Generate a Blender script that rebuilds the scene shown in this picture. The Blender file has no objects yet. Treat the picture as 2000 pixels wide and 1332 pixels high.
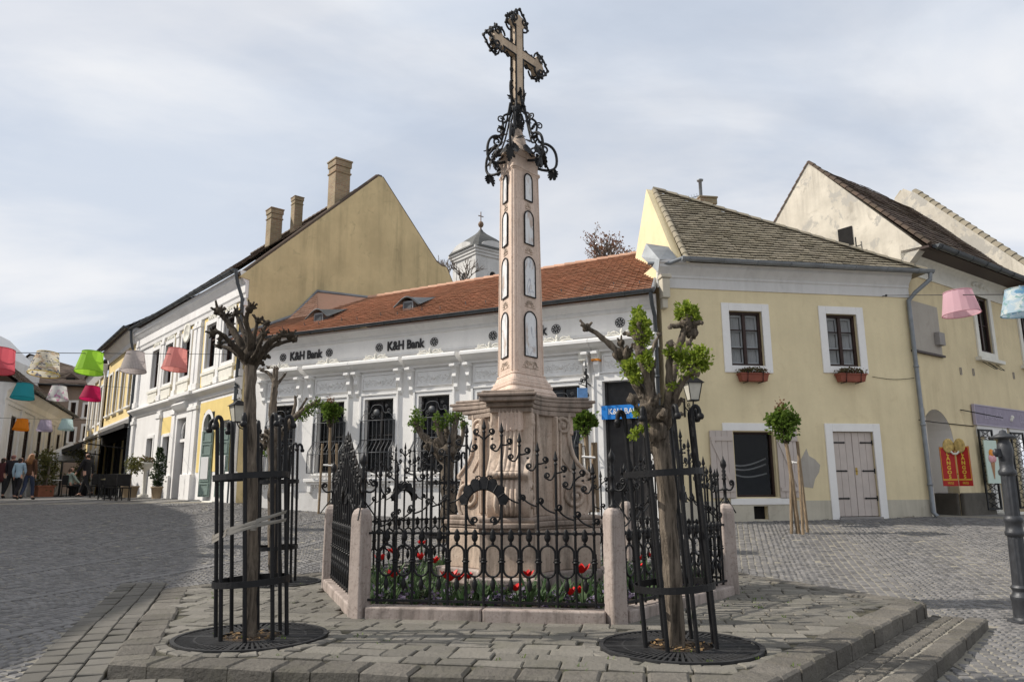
import bpy, math, random
from math import sin, cos, pi, radians, hypot, atan2, sqrt
from mathutils import Vector, Matrix, noise
S = bpy.context.scene
COL = S.collection
RND = random.Random(7)
# ------------------------------------------------------------------ camera
FPX, PITCH, ROLL, CZ = 1450.0, radians(11.39), radians(0.3), 1.3
def ray(px, py):
    u = (px-1000)/FPX; v = -(py-666)/FPX
    u, v = u*cos(ROLL)+v*sin(ROLL), -u*sin(ROLL)+v*cos(ROLL)
    return Vector((u, cos(PITCH)-v*sin(PITCH), sin(PITCH)+v*cos(PITCH)))
def atY(px, py, Y):
    d = ray(px, py); t = Y/d.y
    return Vector((d.x*t, Y, CZ+d.z*t))
def make_camera():
    c = bpy.data.cameras.new('camera'); o = bpy.data.objects.new('camera', c); COL.objects.link(o)
    c.sensor_fit = 'HORIZONTAL'; c.sensor_width = 36; c.lens = FPX/2000*36; c.clip_start = .05; c.clip_end = 3000
    o.matrix_world = Matrix.Translation((0, 0, CZ)) @ Matrix.Rotation(pi/2+PITCH, 4, 'X') @ Matrix.Rotation(-ROLL, 4, 'Z')
    S.camera = o
make_camera()
# ------------------------------------------------------------------ mesh builder
class MB:
    def __init__(self): self.v = []; self.f = []; self.s = []; self.T = None; self.cuts = []
    def cut(self): self.cuts.append((len(self.v), len(self.f))); return self   # what follows becomes an object of its own
    def add(self, vs, fs, smooth=False):
        b = len(self.v)
        if self.T is not None: vs = [self.T @ Vector(p) for p in vs]
        self.v.extend([tuple(p) for p in vs])
        self.f.extend([tuple(i+b for i in f) for f in fs]); self.s.extend([smooth]*len(fs)); return self
    def quad(self, *p): return self.add(p, [tuple(range(len(p)))])
    def box(self, x0, x1, y0, y1, z0, z1):
        return self.add([(x0,y0,z0),(x1,y0,z0),(x1,y1,z0),(x0,y1,z0),(x0,y0,z1),(x1,y0,z1),(x1,y1,z1),(x0,y1,z1)],
            [(0,3,2,1),(4,5,6,7),(0,1,5,4),(1,2,6,5),(2,3,7,6),(3,0,4,7)])
    def obox(self, M, sx, sy, sz):
        vs = [M @ Vector((x*sx/2, y*sy/2, z*sz/2)) for z in (-1,1) for y in (-1,1) for x in (-1,1)]
        return self.add(vs, [(0,2,3,1),(4,5,7,6),(0,1,5,4),(1,3,7,5),(3,2,6,7),(2,0,4,6)])
    def prism(self, poly, z0, z1, poly1=None):                     # plan polygon, ccw
        n = len(poly); p1 = poly1 or poly
        vs = [(x,y,z0) for x,y in poly]+[(x,y,z1) for x,y in p1]
        return self.add(vs, [tuple(range(n-1,-1,-1)), tuple(range(n,2*n))]+[(i,(i+1)%n,n+(i+1)%n,n+i) for i in range(n)])
    def xprism(self, prof, x0, x1):                                 # profile of (y,z) run along x
        n = len(prof)
        vs = [(x0,y,z) for y,z in prof]+[(x1,y,z) for y,z in prof]
        return self.add(vs, [tuple(range(n)), tuple(range(2*n-1,n-1,-1))]+[(i,n+i,n+(i+1)%n,(i+1)%n) for i in range(n)])
    def loft(self, rings, smooth=True, cap=True, closed=True):
        n = len(rings[0]); vs = [p for r in rings for p in r]; fs = []
        for k in range(len(rings)-1):
            for i in range(n if closed else n-1):
                j = (i+1) % n
                fs.append((k*n+i, k*n+j, (k+1)*n+j, (k+1)*n+i))
        self.add(vs, fs, smooth)
        if cap and closed:
            self.add(rings[0], [tuple(range(n-1,-1,-1))]); self.add(rings[-1], [tuple(range(n))])
        return self
    def tube(self, pts, r, n=6, smooth=True, flat=1.0, up=None):
        pts = [Vector(p) for p in pts]; m = len(pts)
        rs = r if isinstance(r, (list, tuple)) else [r]*m
        rings = []; a = None
        for i, p in enumerate(pts):
            t = (pts[min(i+1,m-1)]-pts[max(i-1,0)])
            if t.length < 1e-9: t = Vector((0,0,1))
            t.normalize()
            if up is not None: a = Vector(up)
            if a is None: a = Vector((0,0,1)) if abs(t.z) < .9 else Vector((1,0,0))
            b = t.cross(a)
            if b.length < 1e-6: b = t.cross(Vector((1,.3,0)))
            b.normalize(); a = b.cross(t).normalized()
            rings.append([p+(b*cos(2*pi*k/n)*flat+a*sin(2*pi*k/n))*rs[i] for k in range(n)])
        return self.loft(rings, smooth)
    def lathe(self, prof, c=(0,0,0), n=16, smooth=True):
        ring = tuple(prof[0]) == tuple(prof[-1])
        return self.loft([[(c[0]+r*cos(2*pi*k/n), c[1]+r*sin(2*pi*k/n), c[2]+z) for k in range(n)] for r, z in prof], smooth, not ring)
    def ball(self, c, r, n=8, sz=1.0, jit=0, seed=0):
        c = Vector(c); rings = []
        for i in range(1, n//2+1):
            th = pi*i/(n//2+1)
            ring = []
            for k in range(n):
                d = Vector((sin(th)*cos(2*pi*k/n), sin(th)*sin(2*pi*k/n), -cos(th)))
                q = 1+jit*noise.noise(d*2.2+Vector((seed*3.7, seed*1.3, 0)))
                ring.append(c+Vector((d.x, d.y, d.z*sz))*r*q)
            rings.append(ring)
        return self.loft(rings, True)
    def wall(self, x0, x1, z0, z1, holes=(), y=0, depth=.18, top=None):  # front face at y with openings and reveals
        xs = sorted({x0, x1, *[h[0] for h in holes], *[h[1] for h in holes]})
        zs = sorted({z0, z1, *[h[2] for h in holes], *[h[3] for h in holes]})
        for a, b in zip(xs, xs[1:]):
            for c, d in zip(zs, zs[1:]):
                mx, mz = (a+b)/2, (c+d)/2
                if any(h[0] < mx < h[1] and h[2] < mz < h[3] for h in holes): continue
                self.quad((a,y,c),(b,y,c),(b,y,d),(a,y,d))
        for a, b, c, d in holes:
            e = y+depth
            self.quad((a,y,c),(a,y,d),(a,e,d),(a,e,c)); self.quad((b,y,d),(b,y,c),(b,e,c),(b,e,d))
            self.quad((a,y,d),(b,y,d),(b,e,d),(a,e,d)); self.quad((b,y,c),(a,y,c),(a,e,c),(b,e,c))
        return self
    def frame(self, x0, x1, z0, z1, w, y0, y1):                     # rectangular ring of width w
        self.box(x0, x1, y0, y1, z0, z0+w); self.box(x0, x1, y0, y1, z1-w, z1)
        self.box(x0, x0+w, y0, y1, z0+w, z1-w); self.box(x1-w, x1, y0, y1, z0+w, z1-w); return self
    def build(self, name, mat=None, parent=None, loc=None, rot=None, bevel=0, seg=2, solid=0):
        if self.cuts:
            cs = sorted(set([(0, 0)]+self.cuts+[(len(self.v), len(self.f))])); o = None
            for (a, c), (b, d) in zip(cs, cs[1:]):
                if d == c: continue
                m = MB(); m.v = self.v[a:b]; m.f = [tuple(i-a for i in f) for f in self.f[c:d]]; m.s = self.s[c:d]; q = m.build(name, mat, parent, loc, rot, bevel, seg); o = o or q
            return o
        me = bpy.data.meshes.new(name); me.from_pydata(self.v, [], self.f)
        me.polygons.foreach_set('use_smooth', self.s)
        if mat: me.materials.append(mat)
        me.update()
        o = bpy.data.objects.new(name, me); COL.objects.link(o)
        if parent: o.parent = parent
        if loc is not None: o.location = loc
        if rot is not None: o.rotation_euler = rot if isinstance(rot, (tuple, list)) else (0, 0, rot)
        if bevel:
            m = o.modifiers.new('bevel', 'BEVEL'); m.width = bevel; m.segments = seg; m.limit_method = 'ANGLE'; m.angle_limit = radians(40)
        return o
def tag(o, label, cat, group=None):
    o['label'] = label; o['category'] = cat
    if group: o['group'] = group
    return o
def thing(name, label, cat, loc=(0,0,0), rot=0, group=None):
    o = bpy.data.objects.new(name, None); COL.objects.link(o); o.empty_display_size = .1
    o.location = loc; o.rotation_euler = rot if isinstance(rot, (tuple, list)) else (0, 0, rot)
    return tag(o, label, cat, group)
def structure(o): o['kind'] = 'structure'; return o
KIDS = {}
def copy_tree(o, parent=None):
    c = o.copy(); COL.objects.link(c)
    if parent: c.parent = parent
    for ch in list(o.children): copy_tree(ch, c)
    return c
class F:                                                            # a facade: origin, direction; x runs to the right, -y is outward
    def __init__(s, o, deg): s.o = Vector((o[0], o[1], 0)); s.a = radians(deg); s.c = Vector((cos(s.a), sin(s.a), 0)); s.n = Vector((-sin(s.a), cos(s.a), 0))
    def at(s, px, py, out=0):
        d = ray(px, py); q = s.o-s.n*out
        t = q.dot(s.n)/d.dot(s.n); p = d*t
        return (p-q).dot(s.c), CZ+p.z
    def rect(s, l, r, t, b, out=0):                                # edge pixels -> x0,x1,z0,z1
        my, mx = (t+b)/2, (l+r)/2
        return s.at(l, my, out)[0], s.at(r, my, out)[0], s.at(mx, b, out)[1], s.at(mx, t, out)[1]
    def w(s, x, y, z): p = s.o+s.c*x+s.n*y; return Vector((p.x, p.y, z))
    def thing(s, name, label, cat): return thing(name, label, cat, s.o, s.a)
def text_mesh(txt, size, name, mat, parent, loc, rot, ext=.01, offset=0.0, shear=0.0, sx=1.0, align='CENTER'):
    cu = bpy.data.curves.new(name, 'FONT'); cu.body = txt; cu.size = size; cu.extrude = ext; cu.offset = offset
    cu.align_x = align; cu.align_y = 'CENTER'; cu.shear = shear; cu.resolution_u = 3
    t = bpy.data.objects.new(name, cu); COL.objects.link(t)
    dg = bpy.context.evaluated_depsgraph_get(); me = bpy.data.meshes.new_from_object(t.evaluated_get(dg))
    bpy.data.objects.remove(t); me.materials.clear(); me.materials.append(mat)
    for v in me.vertices: v.co.x *= sx
    o = bpy.data.objects.new(name, me); COL.objects.link(o); o.parent = parent; o.location = loc; o.rotation_euler = rot
    return o
# ------------------------------------------------------------------ materials
class NT:
    def __init__(s, name):
        s.m = bpy.data.materials.new(name); s.m.use_nodes = True; s.t = s.m.node_tree; s.t.nodes.clear()
        s.out = s.n('ShaderNodeOutputMaterial'); s.b = s.n('ShaderNodeBsdfPrincipled'); s.l(s.b.outputs[0], s.out.inputs[0])
        s.b.inputs['Specular IOR Level'].default_value = .3
    def n(s, k, **kw):
        x = s.t.nodes.new(k)
        for a, b in kw.items(): setattr(x, a, b)
        return x
    def l(s, a, b): s.t.links.new(a, b)
    def set(s, node, **kw):
        for k, v in kw.items():
            i = node.inputs[k.replace('_', ' ')]
            if hasattr(v, 'is_output') or hasattr(v, 'links'): s.l(v, i)
            else: i.default_value = v
        return node
    def obj(s, scale=(1,1,1), kind='Object'):
        c = s.n('ShaderNodeTexCoord'); m = s.n('ShaderNodeMapping'); s.l(c.outputs[kind], m.inputs[0]); m.inputs['Scale'].default_value = scale
        return m.outputs[0]
    def noise(s, vec, scale, detail=4, rough=.55, dist=0):
        x = s.n('ShaderNodeTexNoise'); s.l(vec, x.inputs['Vector']); s.set(x, Scale=scale, Detail=detail, Roughness=rough, Distortion=dist); return x.outputs['Fac']
    def ramp(s, fac, a, b, ca=(0,0,0,1), cb=(1,1,1,1)):
        r = s.n('ShaderNodeValToRGB'); s.l(fac, r.inputs[0]); e = r.color_ramp.elements
        e[0].position = a; e[1].position = b; e[0].color = ca; e[1].color = cb; return r.outputs[0]
    def mix(s, fac, a, b, mode='MIX'):
        x = s.n('ShaderNodeMix', data_type='RGBA', blend_type=mode)
        for v, i in ((fac, x.inputs[0]), (a, x.inputs[6]), (b, x.inputs[7])):
            if hasattr(v, 'links'): s.l(v, i)
            elif isinstance(v, (int, float)): i.default_value = v
            else: i.default_value = (*v[:3], 1)
        return x.outputs[2]
    def math(s, op, a, b=0.0, c=None):
        x = s.n('ShaderNodeMath', operation=op)
        for v, i in ((a, x.inputs[0]), (b, x.inputs[1])) + (((c, x.inputs[2]),) if c is not None else ()):
            if hasattr(v, 'links'): s.l(v, i)
            else: i.default_value = v
        return x.outputs[0]
    def bump(s, h, strength=.4, dist=.02):
        x = s.n('ShaderNodeBump'); s.l(h, x.inputs['Height']); x.inputs['Strength'].default_value = strength; x.inputs['Distance'].default_value = dist
        s.l(x.outputs[0], s.b.inputs['Normal'])
    def col(s, c):
        if hasattr(c, 'links'): s.l(c, s.b.inputs['Base Color'])
        else: s.b.inputs['Base Color'].default_value = (*c[:3], 1)
    def rough(s, r): s.b.inputs['Roughness'].default_value = r
def k(c, f): return tuple(min(1, x*f) for x in c)
def simple(name, c, rough=.6, var=.12, scale=6, bump=.15, bscale=40, metal=0, spec=.3):
    m = NT(name); v = m.obj()
    m.col(m.mix(m.ramp(m.noise(v, scale, 5), .3, .7), k(c, 1-var), k(c, 1+var)))
    m.rough(rough); m.b.inputs['Metallic'].default_value = metal; m.b.inputs['Specular IOR Level'].default_value = spec
    if bump: m.bump(m.noise(v, bscale, 4), bump, .01)
    return m.m
def plaster(name, c, stain=(.25,.22,.17), amt=.35, low=None, lowz=1.2, mott=.1, streak=1.0, big=.35, patch=None, patch_at=.62):
    m = NT(name); v = m.obj()
    base = m.mix(m.ramp(m.noise(v, .9, 6, .6), .3, .7), k(c, 1-mott), k(c, 1+mott*.7))
    base = m.mix(m.math('MULTIPLY', m.ramp(m.noise(v, 14, 4), .45, .8), .12), base, k(c, .72))
    sv = m.obj((2.2, 2.2, .16))
    st = m.ramp(m.noise(sv, 1.5*streak, 6, .65, .4), .44, .70)
    gr = m.ramp(m.noise(v, big, 5, .65, .6), .38, .66)
    base = m.mix(m.math('MULTIPLY', m.math('MULTIPLY', st, gr), amt), base, stain)
    base = m.mix(m.math('MULTIPLY', m.ramp(m.noise(v, 1.8, 8, .7, 1.), .58, .66), amt*.5), base, k(stain, 1.3))
    if patch:
        base = m.mix(m.ramp(m.noise(v, .8, 7, .7, .3), patch_at, patch_at+.03), base, patch)
    if low is not None:
        sp = m.n('ShaderNodeSeparateXYZ'); m.l(v, sp.inputs[0])
        h = m.math('ADD', sp.outputs[2], m.math('MULTIPLY', m.noise(v, 1.2, 6, .7), .9))
        base = m.mix(m.ramp(h, lowz, lowz+.12, (1,1,1,1), (0,0,0,1)), base, low)
    m.col(base); m.rough(.88); m.b.inputs['Specular IOR Level'].default_value = .15
    hb = m.math('ADD', m.noise(v, 60, 4), m.math('MULTIPLY', m.noise(v, 5, 5), 2.2))
    m.bump(hb, .25, .012); return m.m
def island(name, ca, cb, rough=.85, cc=None, moss=0, scale=9, bump=.4, dist=.012):
    m = NT(name); v = m.obj(); g = m.n('ShaderNodeNewGeometry')
    c = m.mix(g.outputs['Random Per Island'], ca, cb)
    c = m.mix(m.math('MULTIPLY', m.ramp(m.noise(v, 1.1, 6, .65), .42, .7), .55), c, cc or k(ca, .6))
    c = m.mix(m.math('MULTIPLY', m.ramp(m.noise(v, scale*3, 4), .45, .75), .35), c, k(ca, .6))
    if moss: c = m.mix(m.math('MULTIPLY', m.ramp(m.noise(v, 2.3, 7, .7), .5, .68), moss), c, (.10,.105,.045))
    m.col(c); m.rough(rough); m.bump(m.noise(v, scale*4, 6, .65), bump, dist); m.b.inputs['Specular IOR Level'].default_value = .2
    return m.m
def bark(name, a, b, sc=1):
    m = NT(name); v = m.obj((9*sc, 9*sc, 1.1*sc)); n1 = m.noise(v, 2.2, 7, .65, .8)
    c = m.mix(m.ramp(n1, .35, .66), a, b)
    c = m.mix(m.math('MULTIPLY', m.ramp(m.noise(m.obj(), 5, 5), .5, .75), .5), c, k(b, 1.25))
    m.col(c); m.rough(.92); m.bump(n1, 1.0, .06); return m.m
def leafm(name, a, b):
    m = NT(name); g = m.n('ShaderNodeNewGeometry')
    m.col(m.mix(g.outputs['Random Per Island'], a, b)); m.rough(.55)
    tr = m.n('ShaderNodeBsdfTranslucent'); m.l(m.mix(g.outputs['Random Per Island'], k(a,1.3), k(b,1.3)), tr.inputs[0])
    mx = m.n('ShaderNodeMixShader'); mx.inputs[0].default_value = .35; m.l(m.b.outputs[0], mx.inputs[1]); m.l(tr.outputs[0], mx.inputs[2]); m.l(mx.outputs[0], m.out.inputs[0])
    return m.m
def glassm(name, tint=(.5,.52,.55), see=.6):
    m = NT(name); m.col((.012,.014,.017)); m.rough(.06); m.b.inputs['Specular IOR Level'].default_value = .5
    tr = m.n('ShaderNodeBsdfTransparent'); tr.inputs[0].default_value = (*tint, 1)
    mx = m.n('ShaderNodeMixShader'); mx.inputs[0].default_value = see; m.l(m.b.outputs[0], mx.inputs[1]); m.l(tr.outputs[0], mx.inputs[2]); m.l(mx.outputs[0], m.out.inputs[0])
    v = m.obj(); m.bump(m.noise(v, 1.6, 2), .08, .05); return m.m
def marble(name, a, b, vein, dirt=.4):
    m = NT(name); v = m.obj()
    c = m.mix(m.ramp(m.noise(v, 2.2, 8, .68, 1.2), .3, .7), a, b)
    c = m.mix(m.math('MULTIPLY', m.ramp(m.noise(v, 9, 6, .7, .8), .55, .7), .5), c, vein)
    c = m.mix(m.math('MULTIPLY', m.ramp(m.noise(m.obj((3,3,.5)), 1.7, 7, .7, .5), .46, .68), dirt), c, (.09,.075,.06))
    c = m.mix(m.math('MULTIPLY', m.ramp(m.noise(v, 38, 3, .6), .56, .68), .45), c, k(vein, .7))
    m.col(c); m.rough(.7); m.bump(m.math('ADD', m.noise(v, 30, 6, .7), m.math('MULTIPLY', m.noise(v, 6, 5), 2)), .35, .012); return m.m
def brickm(name):
    m = NT(name); v = m.obj(); b = m.n('ShaderNodeTexBrick'); sp = m.n('ShaderNodeSeparateXYZ'); m.l(v, sp.inputs[0]); cb = m.n('ShaderNodeCombineXYZ')
    m.l(m.math('ADD', sp.outputs[0], sp.outputs[1]), cb.inputs[0]); m.l(sp.outputs[2], cb.inputs[1]); m.l(cb.outputs[0], b.inputs[0])
    m.set(b, Color1=(.26,.16,.10,1), Color2=(.34,.25,.15,1), Mortar=(.30,.27,.2,1), Scale=1.0, Mortar_Size=.012, Brick_Width=.25, Row_Height=.075)
    m.col(m.mix(m.math('MULTIPLY', m.ramp(m.noise(v, 2, 6), .45, .7), .7), b.outputs[0], (.17,.15,.09))); m.rough(.9); m.bump(b.outputs['Fac'], -.4, .01); return m.m
def patternm(name, base, spots, scale=7, lo=.5, hi=.56):
    m = NT(name); v = m.obj(); c = base
    for i, s_ in enumerate(spots):
        mp = m.obj((1+i*.2, 1, 1.1+.3*i)); c = m.mix(m.ramp(m.noise(mp, scale*(1+.35*i), 3, .5, .7), lo, hi), c, s_)
    m.col(c); m.rough(.8); return m.m
M = dict(
 iron=simple('black_iron', (.009,.009,.010), .5, .3, 8, .3, 60, 0, .28),
 iron_dull=simple('weathered_iron', (.024,.024,.025), .65, .4, 9, .5, 40),
 cage=simple('grey_cage_iron', (.06,.064,.07), .5, .3, 9, .3, 50, 0, .5),
 pillar=simple('painted_grey_iron', (.036,.038,.043), .45, .3, 10, .3, 50, .2, .5),
 zinc=simple('zinc_sheet', (.22,.235,.25), .5, .22, 3, .1, 20, .35),
 zinc_dark=simple('dark_zinc_sheet', (.075,.083,.09), .5, .25, 3, .1, 20, .3),
 pinkstone=marble('pink_limestone', (.44,.375,.335), (.33,.27,.24), (.17,.12,.105), .65),
 monstone=marble('monument_limestone', (.60,.49,.395), (.48,.37,.29), (.28,.19,.145), .72),
 shaftstone=marble('shaft_limestone', (.70,.56,.465), (.60,.46,.37), (.42,.29,.22), .30),
 corstone=marble('weathered_cornice_stone', (.38,.30,.245), (.26,.205,.165), (.13,.10,.08), .7),
 white=plaster('white_wall_plaster', (.81,.795,.77), (.45,.44,.42), .25, None, 0, .03, 1, .4),
 white_grey=plaster('grey_white_plaster', (.66,.65,.635), (.30,.29,.28), .35, None, 0, .04),
 trim=simple('white_trim_paint', (.78,.77,.75), .7, .05, 3, .15, 30),
 stucco=simple('cream_stucco', (.69,.67,.60), .8, .08, 5, .3, 50),
 baroque=plaster('baroque_white_plaster', (.76,.75,.74), (.4,.39,.36), .25),
 yellow=plaster('pale_yellow_plaster', (.735,.63,.41), (.40,.32,.19), .42, None, 0, .09, 1, .3),
 yellow2=plaster('shop_yellow_plaster', (.68,.575,.37), (.36,.28,.17), .55, None, 0, .12, 1, .35),
 ochre=plaster('ochre_panel_plaster', (.74,.58,.24), (.5,.38,.2), .2),
 rowyellow=plaster('row_yellow_plaster', (.76,.60,.30), (.4,.33,.2), .2),
 gable=plaster('stained_gable_plaster', (.60,.495,.285), (.17,.15,.09), .58, None, 0, .16, .8, .30),
 oldwhite=plaster('peeling_white_gable_plaster', (.62,.575,.49), (.24,.22,.19), .85, None, 0, .22, 1, .30, (.42,.40,.36), .535),
 greyplast=plaster('grey_cement_plaster', (.30,.28,.265), (.15,.14,.13), .5),
 plinth=plaster('grey_plinth_plaster', (.53,.49,.40), (.22,.19,.15), .6, (.22,.195,.155), .95, .12),
 stonebase=plaster('damp_stone_base', (.11,.10,.085), (.04,.04,.035), .6, None, 0, .4),
 brown=plaster('grey_brown_plaster', (.30,.235,.195), (.2,.16,.13), .3),
 tile=island('orange_roof_tiles', (.64,.385,.27), (.49,.28,.195), .85, (.42,.28,.20), .16),
 tile_old=island('mossy_old_roof_tiles', (.36,.315,.24), (.25,.22,.17), .92, (.30,.265,.19), .22),
 tile_dark=island('dark_brown_roof_tiles', (.13,.092,.072), (.075,.055,.045), .9, (.10,.08,.062), .25),
 brick=brickm('old_chimney_brick'),
 wood_brown=simple('dark_brown_window_paint', (.035,.018,.014), .5, .2),
 wood_white=simple('white_sash_paint', (.62,.62,.6), .5, .05),
 shutter=simple('pinkish_grey_shutter_paint', (.50,.44,.40), .65, .06, 4),
 green=simple('grey_green_shutter_paint', (.20,.265,.24), .6, .12),
 darkdoor=simple('dark_door_paint', (.03,.028,.028), .5, .3),
 greydoor=simple('grey_brown_door_paint', (.14,.12,.115), .6, .15),
 glass=glassm('dark_window_glass', (.35,.37,.4), .35), half=glassm('shop_window_glass', (.8,.82,.84), .6), clear=glassm('clear_window_glass', (.9,.92,.94), .85),
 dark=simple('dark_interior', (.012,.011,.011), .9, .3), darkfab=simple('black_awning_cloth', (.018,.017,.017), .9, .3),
 curtain=simple('white_net_curtain', (.55,.54,.52), .9, .08, 4, .4, 30),
 bark=bark('grey_brown_bark', (.035,.028,.021), (.24,.195,.15)), bark_dark=bark('dark_knobbly_bark', (.028,.021,.015), (.10,.078,.055), 1.4),
 stake=bark('pale_wooden_stake', (.22,.16,.10), (.36,.27,.18), 1.5), twig=simple('bare_twig_bark', (.17,.14,.12), .9),
 leaf=leafm('fresh_green_leaves', (.13,.195,.02), (.29,.35,.05)), leaf_dark=leafm('mid_green_leaves', (.06,.11,.018), (.15,.22,.035)),
 conif=leafm('dark_conifer_leaves', (.02,.035,.015), (.04,.06,.022)), hedge=leafm('olive_hedge_leaves', (.09,.10,.035), (.15,.14,.05)),
 tulip_leaf=leafm('tulip_leaves', (.04,.085,.03), (.11,.17,.075)), bud=leafm('reddish_bud_leaves', (.16,.07,.05), (.22,.12,.06)),
 red=simple('red_tulip_petals', (.62,.012,.012), .5, .25, 20), purple=leafm('purple_pansy_petals', (.05,.02,.07), (.30,.26,.36)),
 soil=simple('garden_soil', (.035,.025,.018), .95, .4, 12, .8, 30), terracotta=simple('terracotta', (.26,.10,.055), .8, .15),
 tanpot=simple('tan_clay_pot', (.34,.26,.17), .8, .12), tape=simple('pale_plastic_tape', (.21,.195,.17), .28, .1),
 gold=simple('dull_gold', (.4,.28,.08), .4, .2, 6, .1, 40, .8), crosst=marble('tan_cross_stone', (.58,.46,.335), (.47,.355,.245), (.28,.16,.09), .4),
 icon=None, blue=simple('blue_banner', (.015,.19,.58), .5, .05), paleblue=simple('pale_blue_sign', (.16,.33,.62), .4, .2, 8), textw=simple('white_lettering', (.75,.75,.75), .6, 0),
 texd=simple('dark_grey_lettering', (.035,.034,.036), .5, 0), purplesign=simple('mauve_sign_board', (.27,.235,.30), .6, .1), texl=simple('pale_mauve_lettering', (.42,.38,.46), .6, 0),
 signred=simple('red_sign', (.42,.02,.018), .4, .1), gold_t=simple('yellow_lettering', (.72,.5,.06), .5, 0), signpale=simple('pale_mint_poster', (.55,.66,.58), .5, .05),
 orange=simple('orange_scoop', (.75,.27,.03), .5, .15), pinkc=simple('pink_scoop', (.72,.36,.38), .5, .15), cone=simple('wafer_cone', (.38,.2,.1), .7, .2, 30),
 terrc=simple('terracotta_box', (.24,.075,.05), .8, .12), dryplant=leafm('reddish_balcony_plants', (.12,.05,.035), (.10,.12,.04)),
)
def iconm():
    m = NT('faded_icon_enamel'); v = m.obj()
    c = m.mix(m.ramp(m.noise(v, 3, 3), .3, .7), (.66,.66,.66), (.78,.78,.77))
    c = m.mix(m.math('MULTIPLY', m.ramp(m.noise(m.obj((6,6,2.2)), 1.6, 6, .65, 1), .50, .66), .75), c, (.38,.25,.16))
    c = m.mix(m.math('MULTIPLY', m.ramp(m.noise(m.obj((4,4,2)), 2.6, 5, .65, 1), .56, .66), .65), c, (.25,.26,.31))
    m.col(c); m.rough(.35); return m.m
M['icon'] = iconm()
# ------------------------------------------------------------------ ground heights
import numpy as np
_P = [(0,0,-.3),(-6,0,-.32),(6,0,-.36),(-3,5.2,-.13),(1.7,4.9,-.30),(5.2,9.2,-.24),(6.2,9.3,-.25),(-4.9,11.3,-.02),(-4,8,-.04),(0.1,15.6,.10),(-2.6,14.9,.05),
 (3.4,14.4,.08),(3.6,17.9,.55),(10.4,19.1,.60),(13,21,.6),(-8,23.6,.84),(-8.9,24.2,.95),(-17,33.6,1.17),(-24,42,1.2),(-33,55,1.25),(-20,25,.95),(-15,15,.4),(-10,8,.05),
 (9,8,-.35),(12,12,-.05),(14,5,-.4),(-20,5,.2),(-300,300,1.3),(300,300,1.3),(-300,-80,-1),(300,-80,-1),(0,400,1.4),(0,-100,-1)]
_A = np.array([[hypot(a[0]-b[0], a[1]-b[1]) for b in _P]+[1] for a in _P]+[[1]*len(_P)+[0]])
_W = np.linalg.solve(_A, np.array([p[2] for p in _P]+[0]))
HC = Vector((.1, 10.4)); PC = Vector((-.02, 9.92)); HROT = radians(-10); HR, FR = 4.9, 2.72            # hexagonal platform and fence round the monument
def hexd(x, y, R=HR):                                              # >0 outside
    ap = R*cos(pi/6); c = PC if R == HR else HC; dx, dy = x-c.x, y-c.y
    return max(dx*cos(HROT-pi/2+i*pi/3)+dy*sin(HROT-pi/2+i*pi/3) for i in range(6))-ap
def hexv(R, i): a = HROT-pi/2-pi/6+i*pi/3; c = PC if abs(R-HR) < .1 else HC; return Vector((c.x+R*cos(a), c.y+R*sin(a)))   # 0 front left, 1 front right, 2 right ...
def gz0(x, y): return float(sum(w*hypot(x-p[0], y-p[1]) for w, p in zip(_W, _P))+_W[-1])
def gz(x, y): return gz0(x, y)
def ground_at(px, py, dz=0):
    d = ray(px, py); t = 2.0
    while t < 120:
        p = Vector((0,0,CZ))+d*t
        if p.z <= gz(p.x, p.y)+dz: return p
        t += .03
    return p
def axis(lo, hi, a, b, st):
    r = [lo, lo*.6, lo*.35, lo*.2]+[a+i*st for i in range(int((b-a)/st)+1)]+[hi*.2, hi*.4, hi*.7, hi]
    return sorted(set(r))
gx = [x for x in axis(-400, 400, -36, 30, .6)]; gy = [y for y in axis(-100, 600, -3, 60, .6)]
g = MB(); nx = len(gx)
for y in gy:
    for x in gx:
        z = gz0(x, y)
        if hexd(x, y) < .5: z = min(z, -.16) if hexd(x, y) < -.3 else min(z, -.02)
        g.v.append((x, y, z))
for j in range(len(gy)-1):
    for i in range(nx-1):
        a = j*nx+i; g.f.append((a, a+1, a+nx+1, a+nx)); g.s.append(True)
def settsm():
    m = NT('grey_sett_paving'); v = m.obj()
    vo = m.n('ShaderNodeTexVoronoi', feature='DISTANCE_TO_EDGE'); m.l(v, vo.inputs['Vector']); vo.inputs['Scale'].default_value = 9.5; vo.inputs['Randomness'].default_value = .75
    vc = m.n('ShaderNodeTexVoronoi'); m.l(v, vc.inputs['Vector']); vc.inputs['Scale'].default_value = 9.5; vc.inputs['Randomness'].default_value = .75
    sp = m.n('ShaderNodeSeparateColor'); m.l(vc.outputs['Color'], sp.inputs[0])
    c = m.mix(sp.outputs[0], (.135,.13,.127), (.215,.207,.2))
    c = m.mix(m.math('MULTIPLY', m.ramp(m.noise(v, .5, 6, .6), .4, .7), .4), c, (.12,.115,.112))
    c = m.mix(m.ramp(vo.outputs[0], .02, .07, (1,1,1,1), (0,0,0,1)), c, (.24,.225,.19))
    m.col(c); m.rough(.62); m.b.inputs['Specular IOR Level'].default_value = .35
    h = m.math('ADD', m.ramp(vo.outputs[0], .0, .12), m.math('MULTIPLY', m.noise(v, 30, 4), .3)); m.bump(h, .5, .02); return m.m
structure(g.build('ground', settsm()))
sett_m = island('dark_basalt_setts', (.205,.197,.192), (.115,.112,.11), .6, (.14,.134,.13), 0, 9, .5)
flag_m = island('grey_stone_pavers', (.22,.205,.178), (.125,.117,.102), .75, (.13,.122,.105), .2, 5, .9, .02)
slab_m = island('pale_stone_slabs', (.16,.15,.132), (.10,.094,.083), .78, (.11,.102,.09), .1, 4, .6)
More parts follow.
